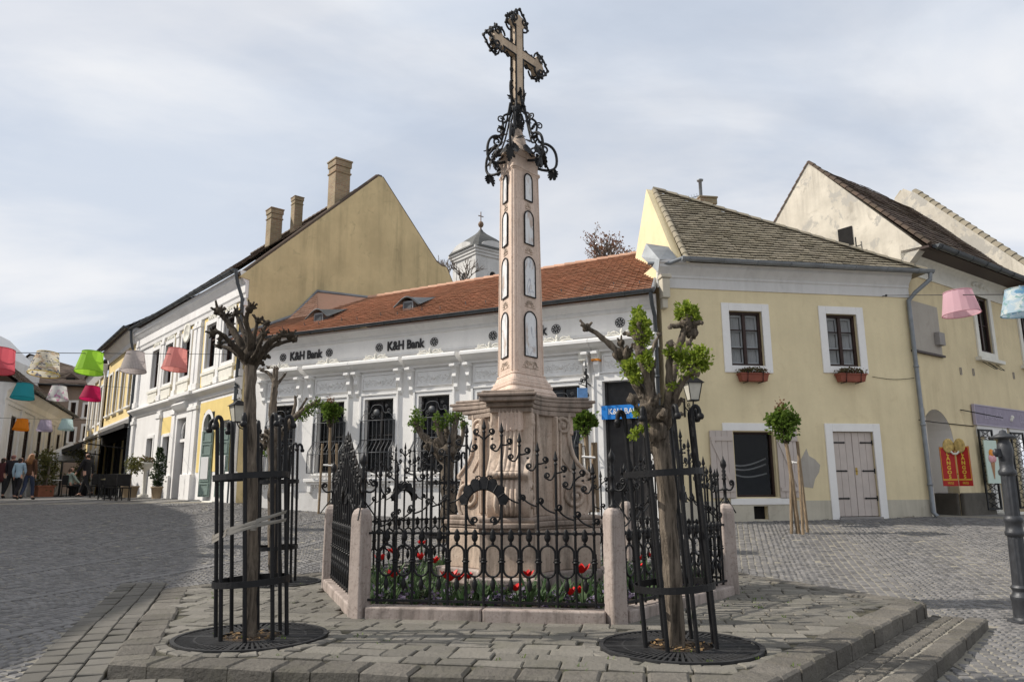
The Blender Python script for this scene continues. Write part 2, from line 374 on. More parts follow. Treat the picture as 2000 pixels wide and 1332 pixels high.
kerb_m = island('weathered_kerb_stone', (.185,.17,.148), (.125,.115,.10), .88, (.07,.064,.055), .15, 4, 1.0, .04)
joint_m = simple('mossy_joint_soil', (.065,.06,.042), .95, .5, 9, .6, 40)
sand_m = simple('pale_joint_sand', (.245,.225,.185), .95, .2, 20, .3, 60)
def stone(mb, c, ang, lx, ly, h, rnd, inset=.012, jit=.014, tilt=.006):       # one paving stone: sloped edges, irregular top; c = top centre
    ca, sa = cos(ang), sin(ang); q = []
    for sx, sy in ((-1,-1),(1,-1),(1,1),(-1,1)):
        q.append((sx*(lx/2)+rnd.uniform(-jit, jit), sy*(ly/2)+rnd.uniform(-jit, jit)))
    b = len(mb.v); dz = [rnd.uniform(-tilt, tilt) for _ in q]
    for lvl in (0, 1, 2):
        for i, (x, y) in enumerate(q):
            f = (1, 1, 1)[lvl]; ins = (0, 0, inset)[lvl]
            x2 = x-math.copysign(ins, x); y2 = y-math.copysign(ins, y)
            z = c[2]+dz[i]-(h, inset*.8, 0)[lvl]
            mb.v.append((c[0]+x2*ca-y2*sa, c[1]+x2*sa+y2*ca, z))
    for lvl in (0, 1):
        for i in range(4):
            j = (i+1) % 4; mb.f.append((b+lvl*4+i, b+lvl*4+j, b+lvl*4+4+j, b+lvl*4+4+i)); mb.s.append(False)
    mb.f.append((b+8, b+9, b+10, b+11)); mb.s.append(False)
# trees with grates on the platform (base points)
GR = Vector((1.42, 6.72)); GL = Vector((-2.42, 7.25)); GB = Vector((-3.55, 11.45)); GC = Vector((-1.28, 14.1))
GRATE_R = .69
rnd = random.Random(3)
# platform pavers
pl = MB(); hx = [hexv(HR-.02, i) for i in range(6)]
pl.prism([(p.x, p.y) for p in hx], -.6, -.025); structure(pl.build('pavement', joint_m))
pv = MB(); ca, sa = cos(HROT), sin(HROT)
r = 0; yy = -HR
while yy < HR:
    rh = rnd.choice((.19, .21, .205, .23)); xx = -HR-rnd.random()*.3
    while xx < HR:
        w = rnd.uniform(.24, .40)
        lx, ly = xx+w/2, yy+rh/2; X, Y = PC.x+lx*ca-ly*sa, PC.y+lx*sa+ly*ca
        if hexd(X, Y) < -.34 and hexd(X, Y, FR) > .0 and all((Vector((X, Y))-gp).length > GRATE_R+.10 for gp in (GR, GL, GB, GC)):
            stone(pv, (X, Y, rnd.uniform(-.007, .004)), HROT+rnd.uniform(-.012, .012), w-.012, rh-.012, .05, rnd, .011, .005, .006)
        xx += w
    yy += rh
for gp in (GR, GL, GB, GC):
    n = 30
    for i in range(n):
        a = 2*pi*i/n; p = gp+Vector((cos(a), sin(a)))*(GRATE_R+.07)
        stone(pv, (p.x, p.y, -.004), a, .12, .15, .05, rnd)
structure(pv.build('pavement', flag_m))
kb = MB()
for e in range(6):
    A, B = hexv(HR, e), hexv(HR, (e+1) % 6); d = (B-A).normalized(); nrm = Vector((d.y, -d.x)); L = (B-A).length; t = 0
    while t < L-.05:
        w = min(rnd.uniform(.26, .42), L-t); c = A+d*(t+w/2)-nrm*.16
        stone(kb, (c.x, c.y, rnd.uniform(.0, .012)), atan2(d.y, d.x), w-.014, .31+rnd.uniform(-.015, .02), .45, rnd, .022, .008)
        t += w
structure(kb.build('kerb', kerb_m))
# lower step on the right side
A, B = hexv(HR, 1), hexv(HR, 2); d = (B-A).normalized(); nrm = Vector((d.y, -d.x)); st = MB(); sl = MB()
poly = [A-d*1.5+nrm*-.1, A-d*1.5+nrm*.55, B+d*.15+nrm*.55, B+d*.05-nrm*.1]
sl.prism([(p.x, p.y) for p in poly], -.7, -.165); structure(sl.build('pavement', sand_m))
t = -1.5
while t < (B-A).length+.1:
    w = rnd.uniform(.2, .34); c = A+d*(t+w/2)+nrm*.47
    stone(st, (c.x, c.y, -.148+rnd.uniform(0, .012)), atan2(d.y, d.x), w-.014, .2, .45, rnd, .02, .008); t += w
t = -1.5
while t < (B-A).length+.05:
    w = rnd.uniform(.1, .13)
    for kx in range(3):
        c = A+d*(t+w/2)+nrm*(.06+kx*.115); stone(st, (c.x, c.y, -.152), atan2(d.y, d.x), w-.018, .1, .05, rnd, .012, .006)
    t += w
structure(st.build('kerb', kerb_m))
# pale slab apron on the left, level with the street
ap = MB()
A, B = hexv(HR, 5), hexv(HR, 0); d = (B-A).normalized(); nrm = Vector((d.y, -d.x))
for row in range(-5, 3):
    t = -.6 if row >= 0 else (B-A).length-.1
    while t < (B-A).length+3.4-row*.1:
        w = rnd.uniform(.20, .36); c = A+d*(t+w/2)+nrm*(.11+row*.20)
        if hexd(c.x, c.y) > .05: stone(ap, (c.x, c.y, gz(c.x, c.y)+.032), atan2(d.y, d.x), w-.010, .19, .12, rnd, .009, .005, .005)
        t += w
structure(ap.build('pavement', slab_m))
def in_apron(x, y):
    q = Vector((x, y))-A; u, v = q.dot(d), q.dot(nrm); return -.6 < u < (B-A).length+3.4 and (0 if u < (B-A).length else -1.1) < v < .63
# setts laid in segment arcs, pale strips between the arc columns
ss = MB(); bd = MB(); WC = 1.9; AR = WC/sqrt(2); ang = radians(74); ax = Vector((sin(ang), -cos(ang))); ay = Vector((cos(ang), sin(ang)))
SA, SN = A.copy(), nrm.copy()
def step_zone(x, y):
    q = Vector((x, y))-hexv(HR, 1); d1 = (hexv(HR, 2)-hexv(HR, 1)).normalized(); n1 = Vector((d1.y, -d1.x))
    return -1.5 < q.dot(d1) < 5.3 and -.2 < q.dot(n1) < .62
def behind(x, y): return (y-17.97-(x-3.72)*.167 > 0 and x > 3.5) or (y-23.6+(x+8.3)*.477 > 0 and -8.4 < x <= 3.6) or y > 24.6 or (y > 19.2 and x > 10.5)
for col in range(-13, 13):
    cx = col*WC
    b = -6.0
    while b < 30:
        n = int(AR*pi/2/.112)
        for j in range(n):
            ph = -pi/4+(j+.5)*pi/2/n
            p = ax*(cx+AR*sin(ph))+ay*(b+AR*cos(ph))
            if not (3.6 < p.y < 25 and -.73*p.y-.6 < p.x < .73*p.y+.5): continue
            if behind(p.x, p.y): continue
            if hexd(p.x, p.y) < .07 or in_apron(p.x, p.y) or step_zone(p.x, p.y): continue
            if p.y > 12 and rnd.random() < .02: continue
            stone(ss, (p.x, p.y, gz(p.x, p.y)+.016+rnd.uniform(-.004, .005)), ang-pi/2-ph, .100, .098, .05, rnd, .013, .006, .003)
        b += .118
    tt = -6
    while tt < 45:
        p = ax*(cx+WC/2)+ay*(tt+.07)
        if 3.5 < p.y < 45 and hexd(p.x, p.y) > .15 and not in_apron(p.x, p.y) and not step_zone(p.x, p.y) and p.x < 1:
            stone(bd, (p.x, p.y, gz(p.x, p.y)+.026), ang, .13, .12, .05, rnd, .01, .004, .002)
        tt += .14
structure(ss.build('road', sett_m)); structure(bd.build('road', island('pale_band_setts', (.225,.217,.21), (.165,.16,.157), .7)))
sj = MB(); st_ = .5
ys = [3.5+i*st_ for i in range(44)]; xs_ = [-19+i*st_ for i in range(68)]
for y in ys:
    for x in xs_:
        if abs(x) > .75*y+1.5 or behind(x, y-.6): continue
        if min(hexd(x, y), hexd(x+st_, y), hexd(x, y+st_), hexd(x+st_, y+st_)) < .02: continue
        sj.quad(*[(a, b_, gz(a, b_)+.006) for a, b_ in ((x, y), (x+st_, y), (x+st_, y+st_), (x, y+st_))])
structure(sj.build('ground', sand_m))
# ------------------------------------------------------------------ flower bed and monument
def scroll(cx, cz, r0, turns, a0, sgn=1, n=22, r1=.25):            # spiral in the local x-z plane, from the outside in
    return [(cx+r0*(1-(1-r1)*i/n)*cos(a0+sgn*2*pi*turns*i/n), 0, cz+r0*(1-(1-r1)*i/n)*sin(a0+sgn*2*pi*turns*i/n)) for i in range(n+1)]
def bez(p0, p1, p2, n=8): return [tuple((1-t)**2*a+2*t*(1-t)*b+t*t*c for a, b, c in zip(p0, p1, p2)) for t in [i/n for i in range(n+1)]]
mon = thing('memorial_column', 'tall pink limestone column carrying an iron-edged cross, inside the iron fence', 'monument', (HC.x, HC.y, 0), HROT)
def trip(rc, facet, rm, n=6):                                      # three-cornered plan: cut corners and hollow sides
    out = []
    for i in range(3):
        a = -pi/2+i*2*pi/3; c = Vector((cos(a), sin(a)))*rc; t = Vector((-sin(a), cos(a)))*facet/2
        p0, p1 = c-t, c+t; out += [p0, p1]
        a2 = a+2*pi/3; q = Vector((cos(a2), sin(a2)))*rc-Vector((-sin(a2), cos(a2)))*facet/2
        m = Vector((cos(a+pi/3), sin(a+pi/3)))*(2*rm-((p1+q)/2).length)
        for k_ in range(1, n):
            s = k_/n; out.append(p1*(1-s)**2+m*2*s*(1-s)+q*s*s)
    return [(p.x, p.y) for p in out]
b = MB(); b.prism(trip(1.22, .86, .62), -.3, .27); b.build('lower_step', M['pinkstone'], mon, bevel=.02)
b = MB(); b.prism(trip(1.03, .70, .52), .27, .80); b.build('plinth', M['monstone'], mon, bevel=.015)
b = MB()
for rc, fa, z0, z1 in ((1.05,.72,.80,.84),(1.10,.75,.84,.91),(1.05,.71,.91,.97)): b.prism(trip(rc, fa, rc*.51), z0, z1)
b.build('plinth_moulding', M['corstone'], mon, bevel=.02, seg=3)
b = MB(); b.prism(trip(.60, .50, .36), .97, 2.36); b.build('pedestal_core', M['monstone'], mon, bevel=.01)
PROF = [(.88,.97),(.93,1.03),(.95,1.12),(.94,1.25),(.90,1.36),(.88,1.44),(.94,1.47),(.95,1.52),(.90,1.56),(.84,1.62),(.76,1.70),(.70,1.80),(.665,1.92),(.65,2.05),(.655,2.18),(.67,2.30),(.67,2.36)]
for i in range(3):
    Rz = Matrix.Rotation(i*2*pi/3, 4, 'Z')
    b = MB(); b.T = Rz; n = len(PROF)
    for sx in (-1, 1): b.add([(sx*.255, -.2, z) for _, z in PROF]+[(sx*.255, -r, z) for r, z in PROF], [(j, j+1, n+j+1, n+j) if sx < 0 else (j, n+j, n+j+1, j+1) for j in range(n-1)])
    b.add([(-.255, -r, z) for r, z in PROF]+[(.255, -r, z) for r, z in PROF], [(j, n+j, n+j+1, j+1) for j in range(n-1)], True)
    bu = b.build('buttress', M['monstone'], mon)
    v = MB()
    for sx in (-1, 1):                                             # carved volutes and edge roll on both cheeks
        for cy, cz, r0, tn, a0, sg, rr in ((.72,1.22,.185,1.6,.6,1,.034),(.54,2.17,.12,1.5,2.2,-1,.026)):
            v.T = Rz @ Matrix.Translation((sx*.262, 0, 0)) @ Matrix.Rotation(-pi/2, 4, 'Z')
            v.tube(scroll(cy, cz, r0, tn, a0, sg, 30, .12), rr, 6); v.ball((cy, 0, cz), rr*1.5, 8)
        v.T = Rz; v.tube([(sx*.255, -r+.03, z) for r, z in PROF[6:]], .028, 6); v.tube([(sx*.255, -r+.03, z) for r, z in PROF[:6]], .028, 6)
        v.tube([(sx*.258, -r*.72, z) for r, z in PROF[8:-2]], .016, 5)
    v.build('volute', M['monstone'], mon)
    c = MB(); c.T = Rz; ribs = 5; m_ = ribs*6
    def sect(r, z, hw, amp): return [(-hw+2*hw*q/m_, -r-.05-amp*abs(sin(pi*ribs*q/m_))**.6, z) for q in range(m_+1)]
    rows = [(.90,.99,.12,.02),(.95,1.03,.15,.04),(.99,1.12,.165,.045),(.985,1.22,.16,.045),(.945,1.34,.15,.04),(.92,1.43,.145,.035)]
    c.loft([sect(*q) for q in rows], True, False, False)
    c.loft([sect(*q) for q in [(.90,1.455,.17,.0),(.97,1.46,.175,.02),(1.0,1.50,.175,.02),(.99,1.535,.172,.015),(.9,1.54,.17,.0)]], True, False, False)
    c.loft([sect(*q) for q in [(.92,1.545,.155,.03),(.84,1.61,.148,.035),(.765,1.69,.142,.035),(.71,1.78,.138,.035),(.675,1.9,.136,.03),(.665,2.03,.136,.025),(.665,2.10,.136,.02)]], True, False, False)
    for sx in (-1, 1):                                             # close the sides of the console
        for rr in (rows, [(.92,1.545,.155,.0),(.765,1.69,.142,.0),(.675,1.9,.136,0),(.665,2.1,.136,0)]):
            nn = len(rr); c.add([(sx*q[2], -q[0]-.05, q[1]) for q in rr]+[(sx*q[2], -q[0]+.12, q[1]) for q in rr], [(j, j+1, nn+j+1, nn+j) for j in range(nn-1)])
    c.build('ribbed_console', M['monstone'], mon)
    c = MB(); c.T = Rz                                             # cloth head over the console
    top = [[(-.16+.32*q/20, -.73-dz*.12-.012*sin(q*1.9), z-(.022*abs(sin(q*pi/5)) if z < 2.1 else 0)) for q in range(21)] for z, dz in ((2.35,0),(2.26,.05),(2.17,.1),(2.08,.12))]
    c.loft(top, True, False, False); c.loft([[(x, y+.25, z) for x, y, z in rr] for rr in top[::-1]], True, False, False)
    for q in (0, 20): c.add([rr[q] for rr in top]+[(rr[q][0], rr[q][1]+.25, rr[q][2]) for rr in top], [(j, j+1, 5+j, 4+j) for j in range(3)])
    c.add(list(top[-1])+[(x, y+.25, z) for x, y, z in top[-1]], [(j, j+1, 22+j, 21+j) for j in range(20)])
    c.build('carved_cloth', M['shaftstone'], mon)
    # sunk panel strips and vertical fillets on the hollow sides
    Rs = Matrix.Rotation(i*2*pi/3+pi/3, 4, 'Z'); c = MB(); c.T = Rs
    for sx in (-.3, -.22, .22, .3): c.box(sx-.018, sx+.018, -.50, -.36, 1.0, 2.3)
    c.build('side_fillet', M['monstone'], mon, bevel=.012)
b = MB()
for rc, fa, z0, z1 in ((.74,.56,2.30,2.37),(.82,.63,2.37,2.43),(.96,.75,2.43,2.49),(1.0,.78,2.49,2.535),(.92,.70,2.535,2.575)): b.prism(trip(rc, fa, .43+.03*(rc-.8), 10), z0, z1)
b.build('cornice', M['corstone'], mon, bevel=.016, seg=3)
def tri(w, ch, rd=0):
    a = w+2*ch; ri = a/(2*sqrt(3)); out = []
    for i in range(3):
        an = -pi/2+i*2*pi/3; rc = 2*ri-ch*sqrt(3)/2; c = Vector((cos(an), sin(an))); t = Vector((-sin(an), cos(an)))
        for s in (-1, -.5, 0, .5, 1): p = c*(rc+(rd*(1-s*s)))+t*ch*.5*s; out.append((p.x, p.y))
    return out
b = MB()
for w0, w1, ch, z0, z1 in ((.86,.86,.14,2.575,2.63),(.86,.74,.14,2.63,2.70),(.76,.76,.13,2.70,2.75),(.72,.70,.12,2.75,2.80),(.66,.59,.11,2.80,2.87),(.60,.60,.10,2.87,2.90)):
    b.prism(tri(w0, ch, .03), z0, z1, tri(w1, ch, .03))
b.build('column_base', M['shaftstone'], mon, bevel=.014, seg=3)
WS = lambda z: .560-.075*(z-2.9)/2.95
b = MB(); b.prism(tri(WS(2.9), .085, .02), 2.9, 5.90, tri(WS(5.9), .075, .018)); b.build('shaft', M['shaftstone'], mon, bevel=.008); b = MB()
for (x0, y0), (x1, y1) in [(p, q) for i_, (p, q) in enumerate(zip(tri(WS(2.9), .085), tri(WS(5.9), .075))) if i_ % 5 in (0, 4)]: b.cut(); b.tube([(x0, y0, 2.92), (x1, y1, 5.88)], .014, 6)
b.build('corner_roll', M['shaftstone'], mon)
b = MB()
for w0, w1, z0, z1 in ((.49,.52,5.89,5.92),(.54,.54,5.92,5.96),(.48,.48,5.96,6.12),(.48,.58,6.12,6.22)): b.prism(tri(w0, .08, .02), z0, z1, tri(w1, .08, .02))
b.build('capital', M['shaftstone'], mon, bevel=.01)
def arch(hw, z0, z1, n=10): return [(hw, z0)]+[(hw*cos(pi*i/n), z1-hw+hw*sin(pi*i/n)) for i in range(n+1)]+[(-hw, z0)]
PAN = [(3.14,3.79,.135),(4.01,4.60,.122),(4.79,5.30,.102),(5.46,5.88,.086)]
for i in range(3):
    an = -pi/6+i*2*pi/3
    for z0, z1, hw in PAN:
        zc = (z0+z1)/2; a = WS(zc)+2*.083; ri = a/(2*sqrt(3)); tilt = .0077
        p = thing
        T = Matrix.Rotation(an+pi/2, 4, 'Z') @ Matrix.Translation((0, -ri, zc)) @ Matrix.Rotation(-tilt, 4, 'X')
        b = MB(); b.T = T; pts = [(x, z-zc) for x, z in arch(hw, z0, z1)]; n = len(pts)
        b.add([(x, -.012, z) for x, z in pts], [tuple(range(n))]); pn = b.build('icon_panel', M['icon'], mon)
        b = MB(); b.T = T; b.tube([(x, -.014, z) for x, z in pts]+[(pts[0][0], -.014, pts[0][1])], .011, 6); b.build('icon_frame', M['iron'], pn)
    b = MB()
    for zr, wd in ((3.02,.19),(3.90,.11),(4.70,.085),(5.38,.07)):   # small carved ornaments between the panels
        a = WS(zr)+2*.083; ri = a/(2*sqrt(3)); b.T = Matrix.Rotation(an+pi/2, 4, 'Z') @ Matrix.Translation((0, -ri-.002, zr))
        for sx in (-1, 1):
            b.tube([(sx*x, 0, z) for x, _, z in scroll(wd*.45, .0, wd*.34, 1.3, pi, -1, 16)], .009, 5)
            b.tube(bez((0, 0, .05), (sx*wd*.4, 0, .055), (sx*wd*.9, 0, -.02), 6), .008, 5)
        b.ball((0, 0, .03), .022, 8); b.tube([(-wd, 0, -.045), (wd, 0, -.045)], .006, 4)
    b.build('carved_ornament', M['monstone'], mon)
# iron crown round the capital
def leafplate(mb, T, L, W, rnd, curl=.5, lobes=5):                 # ragged sheet-iron acanthus leaf hanging or rising along +z of T
    n = lobes*3; l, r_, c = [], [], []
    for i in range(n+1):
        t = i/n; w = W*(sin(pi*min(1, t*1.02+.05))**.7)*(1-.38*(i % 3 == 2))*(1-.25*t); y = -curl*L*t*t
        c.append((0, y, L*t)); l.append((-w, y-.25*w, L*t+(.05*L if i % 3 == 1 else 0))); r_.append((w, y-.25*w, L*t+(.05*L if i % 3 == 1 else 0)))
    old = mb.T; mb.T = T
    mb.add(l+c+r_, [(i, n+1+i, n+2+i, i+1) for i in range(n)]+[(n+1+i, 2*n+2+i, 2*n+3+i, n+2+i) for i in range(n)]); mb.T = old
rnd = random.Random(11); cr = MB(); cl = MB(); TU = Matrix.Translation((0, 0, .38))
for i in range(6):
    a = -pi/2+i*pi/3; T = TU @ Matrix.Rotation(a+pi/2, 4, 'Z')      # local -y outward
    big = i % 2 == 0; R0 = .64 if big else .48
    cr.T = T @ Matrix.Rotation(-pi/2, 4, 'Z')                      # local x outward
    # large C scroll, then a rising S scroll
    P = bez((.20,0,5.72), (R0*1.0,0,5.60), (R0,0,5.86), 8)+bez((R0,0,5.86), (R0,0,6.10), (R0*.70,0,6.12), 8)[1:]
    cr.tube(P, .021, 6); cr.tube([(x, 0, z) for x, _, z in scroll(R0*.68, 6.03, .085, 1.4, pi/2, 1, 18)], .016, 5)
    cr.tube([(x, 0, z) for x, _, z in scroll(R0*.62, 5.83, .075, 1.3, -pi/2, -1, 18)], .014, 5)
    cr.tube(bez((R0*.70,0,6.12), (R0*.42,0,6.12), (R0*.50,0,6.38), 8)+bez((R0*.50,0,6.38), (R0*.50,0,6.50), (R0*.30,0,6.50), 6)[1:], .017, 6)
    cr.tube([(x, 0, z) for x, _, z in scroll(R0*.56, 6.40, .06, 1.3, pi, -1, 16)], .012, 5)
    cr.tube(bez((R0*.30,0,6.50), (.10,0,6.52), (.06,0,6.95), 8), .018, 6)
    cr.tube(bez((R0*.55,0,6.02), (.2,0,6.2), (.12,0,6.7), 8), .014, 5)
for ring, (z, R_, n, L, W, el) in enumerate([(5.90,.36,13,.25,.085,-1.05),(5.98,.34,12,.21,.075,-.7),(6.05,.30,10,.18,.065,-.2),(6.20,.22,7,.15,.05,.6),(6.45,.11,5,.14,.045,-.6),(6.62,.08,5,.13,.04,-.4),(6.80,.07,5,.12,.045,.5)]):
    for j in range(n):
        a = 2*pi*(j+.5*(ring % 2)+rnd.uniform(-.2, .2))/n
        T = TU @ Matrix.Rotation(a, 4, 'Z') @ Matrix.Translation((R_, 0, z+rnd.uniform(-.03, .03))) @ Matrix.Rotation(pi/2, 4, 'Z') @ Matrix.Rotation(rnd.uniform(-.4, .4), 4, 'Z') @ Matrix.Rotation(pi/2-el, 4, 'X')
        leafplate(cl, T, L*rnd.uniform(.8, 1.2), W*rnd.uniform(.8, 1.25), rnd, rnd.uniform(-.3, .5))
for i in range(6):                                                 # hanging clusters at the scroll tips
    a = -pi/2+i*pi/3; R0 = .60 if i % 2 == 0 else .44
    for q in range(2):
        T = TU @ Matrix.Rotation(a, 4, 'Z') @ Matrix.Translation((R0-.05*q, 0, 5.72)) @ Matrix.Rotation(pi/2+rnd.uniform(-1, 1), 4, 'Z') @ Matrix.Rotation(pi+rnd.uniform(-.3, .3), 4, 'X')
        leafplate(cl, T, .22*rnd.uniform(.7, 1.2), .07, rnd, .1)
cw = cr.build('iron_crown', M['iron_dull'], mon); cl.build('iron_leaf', M['iron_dull'], cw)
b = MB(); b.lathe([(.27,6.2),(.24,6.26),(.15,6.36),(.11,6.5),(.07,6.62),(.05,6.66)], n=12); b.build('crown_cone', M['monstone'], mon); b = MB(); b.lathe([(.03,6.6),(.035,6.85),(.05,6.92),(.08,6.97),(.085,7.01),(.05,7.05),(.03,7.09)], n=10)
for i in range(6): a = i*pi/3+.3; b.tube([(.05*cos(a),.05*sin(a),6.64),(.10*cos(a),.10*sin(a),6.78),(.06*cos(a),.06*sin(a),6.92)], .016, 5)
b.build('crown_knot', M['iron_dull'], mon)
# cross
crs = MB(); CA = radians(50)-HROT; TC = Matrix.Rotation(CA, 4, 'Z'); crs.T = TC
ZC, TOP, BOT, ARM = 7.93, 8.52, 7.06, .555
def bar(mb, x0, x1, z0, z1, t): mb.box(x0, x1, -t, t, z0, z1)
bw = .075
bar(crs, -bw, bw, BOT, TOP, .055); bar(crs, -ARM+.04, -bw, ZC-bw, ZC+bw, .055); bar(crs, bw, ARM-.04, ZC-bw, ZC+bw, .055)
for cx, cz, vx, vz in ((0, TOP-.08, 0, 1), (-ARM+.10, ZC, -1, 0), (ARM-.10, ZC, 1, 0)):     # flared ends
    px, pz = vz, vx
    q = [(cx-px*bw-vx*.08, cz-pz*bw-vz*.08), (cx-px*.16, cz-pz*.16), (cx-px*.11+vx*.09, cz-pz*.11+vz*.09), (cx+vx*.14, cz+vz*.14), (cx+px*.11+vx*.09, cz+pz*.11+vz*.09), (cx+px*.16, cz+pz*.16), (cx+px*bw-vx*.08, cz+pz*bw-vz*.08)]
    n = len(q); crs.add([(x, -.058, z) for x, z in q]+[(x, .058, z) for x, z in q], [tuple(range(n)), tuple(range(2*n-1, n-1, -1))]+[(i, n+i, n+(i+1) % n, (i+1) % n) for i in range(n)])
cross = crs.build('cross', M['crosst'], mon, bevel=.006)
rim = MB(); rim.T = TC; 
for y in (-.05, .05):
    for s in (-1, 1):
        rim.tube([(s*(bw+.01), y, BOT), (s*(bw+.01), y, ZC-bw), (s*(ARM-.16), y, ZC-bw)], .016, 5)
        rim.tube([(s*(bw+.01), y, TOP-.14), (s*(bw+.01), y, ZC+bw), (s*(ARM-.16), y, ZC+bw)], .016, 5)
rim.build('iron_edge', M['iron_dull'], cross)
sc = MB()
ends = [(0, TOP+.02, 0), (-ARM-.02, ZC, pi/2), (ARM+.02, ZC, -pi/2)]
for cx, cz, ro in ends:
    for y in (-.06, .06):
        sc.T = TC @ Matrix.Translation((cx, y, cz)) @ Matrix.Rotation(-ro, 4, 'Y')
        for s in (-1, 1):
            sc.tube([(s*x, 0, z) for x, _, z in scroll(.11, -.06, .075, 1.4, -pi/2, 1, 18)], .016, 5)
            sc.tube(bez((s*.05, 0, .07), (s*.14, 0, .06), (s*.185, 0, -.10), 6), .018, 5)
            sc.tube(bez((s*.185, 0, -.10), (s*.2, 0, -.2), (s*.10, 0, -.22), 6), .016, 5)
            sc.ball((s*.19, 0, -.02), .025, 6); sc.ball((s*.20, 0, -.14), .022, 6); sc.ball((s*.09, 0, .075), .024, 6)
        sc.tube(bez((-.07, 0, .05), (0, 0, .20), (.07, 0, .05), 8), .017, 5); sc.ball((0, 0, .13), .028, 6)
    for q in range(5):
        s = (q-2)/2
        leafplate(sc, TC @ Matrix.Translation((cx, 0, cz)) @ Matrix.Rotation(-ro, 4, 'Y') @ Matrix.Translation((s*.15, 0, .02-.09*abs(s))) @ Matrix.Rotation(s*1.3, 4, 'Y'), .12, .05, rnd, .1, 3)
sc.T = TC
for s in (-1, 1):
    for z, r_ in ((ZC-.33, .045), (ZC-.62, .05), (ZC+.17, .04)): sc.tube([(s*(bw+.01+x), 0, z+zz) for x, _, zz in scroll(.04, 0, r_, 1.2, -pi/2, 1, 14)], .013, 5)
    for x in (.22,): 
        for dz in (-1, 1): sc.tube([(s*(x+xx), 0, ZC+dz*(bw+.045+zz)) for xx, _, zz in scroll(0, 0, .045, 1.2, -pi/2, 1, 14)], .013, 5)
    sc.tube(bez((s*.02, 0, BOT), (s*.2, 0, BOT+.05), (s*.17, 0, BOT+.30), 8)+bez((s*.17, 0, BOT+.30), (s*.15, 0, BOT+.38), (s*.10, 0, BOT+.36), 5)[1:], .015, 5)
sc.build('scroll_ornament', M['iron_dull'], cross)
# ------------------------------------------------------------------ iron fence on stone posts
fence = thing('iron_fence', 'six-sided black iron fence with spear tops and stone corner posts around the column', 'fence', (HC.x, HC.y, 0), HROT)
LS = FR
U0, NB = .20, 13; DU = (LS-2*U0)/(NB-1)
TOPZ = [1.97-.025*(abs(i-6) == 1)-(.0 if abs(i-6) < 2 else .0) for i in range(NB)]
TOPZ = [{0:1.99,1:1.95,2:1.84,3:1.74,4:1.64,5:1.545,6:1.50}[abs(i-6)] for i in range(NB)]
def spear(mb, u, z, s=1):
    mb.loft([[(u+dx*r, dy*r, z+h) for dx, dy in ((1,0),(0,1),(-1,0),(0,-1))] for r, h in ((.010,-.09*s),(.022*s,-.065*s),(.010,-.045*s),(.026*s,-.02*s),(.002,.075*s))], False)
def bud(mb, u, z, s=1, up=1): mb.lathe([(.006,0),(.02*s,up*.015),(.011*s,up*.03),(.03*s,up*.055),(.036*s,up*.085),(.026*s,up*.115),(.032*s,up*.13),(.004,up*.17)] if up > 0 else [(.004,-.15),(.022*s,-.12),(.03*s,-.08),(.02*s,-.04),(.012*s,-.02),(.018*s,0)], (u, 0, z), 8)
bars = MB(); loops = MB(); scr = bars
for z, h in ((.17,.012),(.86,.012)): bars.box(.08, LS-.08, -.012, .012, z-h, z+h)
for i in range(NB):
    u = U0+i*DU; bars.tube([(u, 0, .13), (u, 0, TOPZ[i]-.06)], .0150, 6); spear(bars, u, TOPZ[i])
    bars.lathe([(.014,.555),(.032,.565),(.032,.575),(.018,.58),(.018,.59),(.032,.60),(.014,.61)], (u, 0, 0), 8)
    bars.box(u-.022, u+.022, -.008, .008, .50, .66)
    bars.lathe([(.012,.835),(.022,.845),(.022,.885),(.012,.895)], (u, 0, 0), 8)
for i in range(NB-1):
    u = U0+(i+.5)*DU; hw = DU/2-.018
    pts = [(u-hw*cos(t), 0, .66+hw*sin(t)) for t in [pi*q/10 for q in range(11)]]+[(u+hw*cos(t), 0, .50-hw*sin(t)) for t in [pi*q/10 for q in range(11)]]
    loops.tube(pts+[pts[0]], .0125, 6); bud(loops, u, .66+hw, 1.0); bud(loops, u, .50-hw-.0, 1, -1); loops.box(u-hw-.02, u-hw+.02, -.01, .01, .57, .585); loops.box(u+hw-.02, u+hw+.02, -.01, .01, .57, .585)
    # S-scrolls joining the spear bars, stepping down from the middle
    a, b_ = TOPZ[i], TOPZ[i+1]; ua, ub = U0+i*DU, U0+(i+1)*DU
    hi, lo, uh, ul, sg = (a, b_, ua, ub, 1) if a >= b_ else (b_, a, ub, ua, -1)
    zc = lo-.02
    scr.tube(bez((uh, 0, hi-.16), (uh+sg*.03, 0, zc-.05), (uh+sg*.075, 0, zc-.03), 6), .0095, 5)
    scr.tube([(uh+sg*(.085+x), 0, zc+z) for x, _, z in scroll(0, .0, .036, 1.5, -pi/2-.2, 1, 16)], .0095, 5)
    scr.tube(bez((ul, 0, lo-.12), (ul-sg*.03, 0, lo-.27), (ul-sg*.09, 0, lo-.22), 6), .0095, 5)
    scr.tube([(ul-sg*(.09+x), 0, lo-.185+z) for x, _, z in scroll(0, 0, .034, 1.5, -pi/2, 1, 16)], .0095, 5)
    scr.ball((uh+sg*.09, 0, zc-.08), .016, 6)
    if abs(i-5.5) > 1.2:                                           # lower hanging volutes
        zl = 1.30-.07*max(0, abs(i-5.5)-2)
        scr.tube(bez((uh, 0, zl+.02), (uh+sg*.05, 0, zl-.10), (ul, 0, zl-.13), 8), .0095, 5)
        scr.tube([(ul+sg*(.03+x), 0, zl-.07+z) for x, _, z in scroll(0, 0, .034, 1.4, -pi/2, 1, 16)], .0095, 5); scr.ball((ul, 0, zl-.09), .022, 6)
um = LS/2; lun = MB(); ra, rb = .160, .255; na = 56
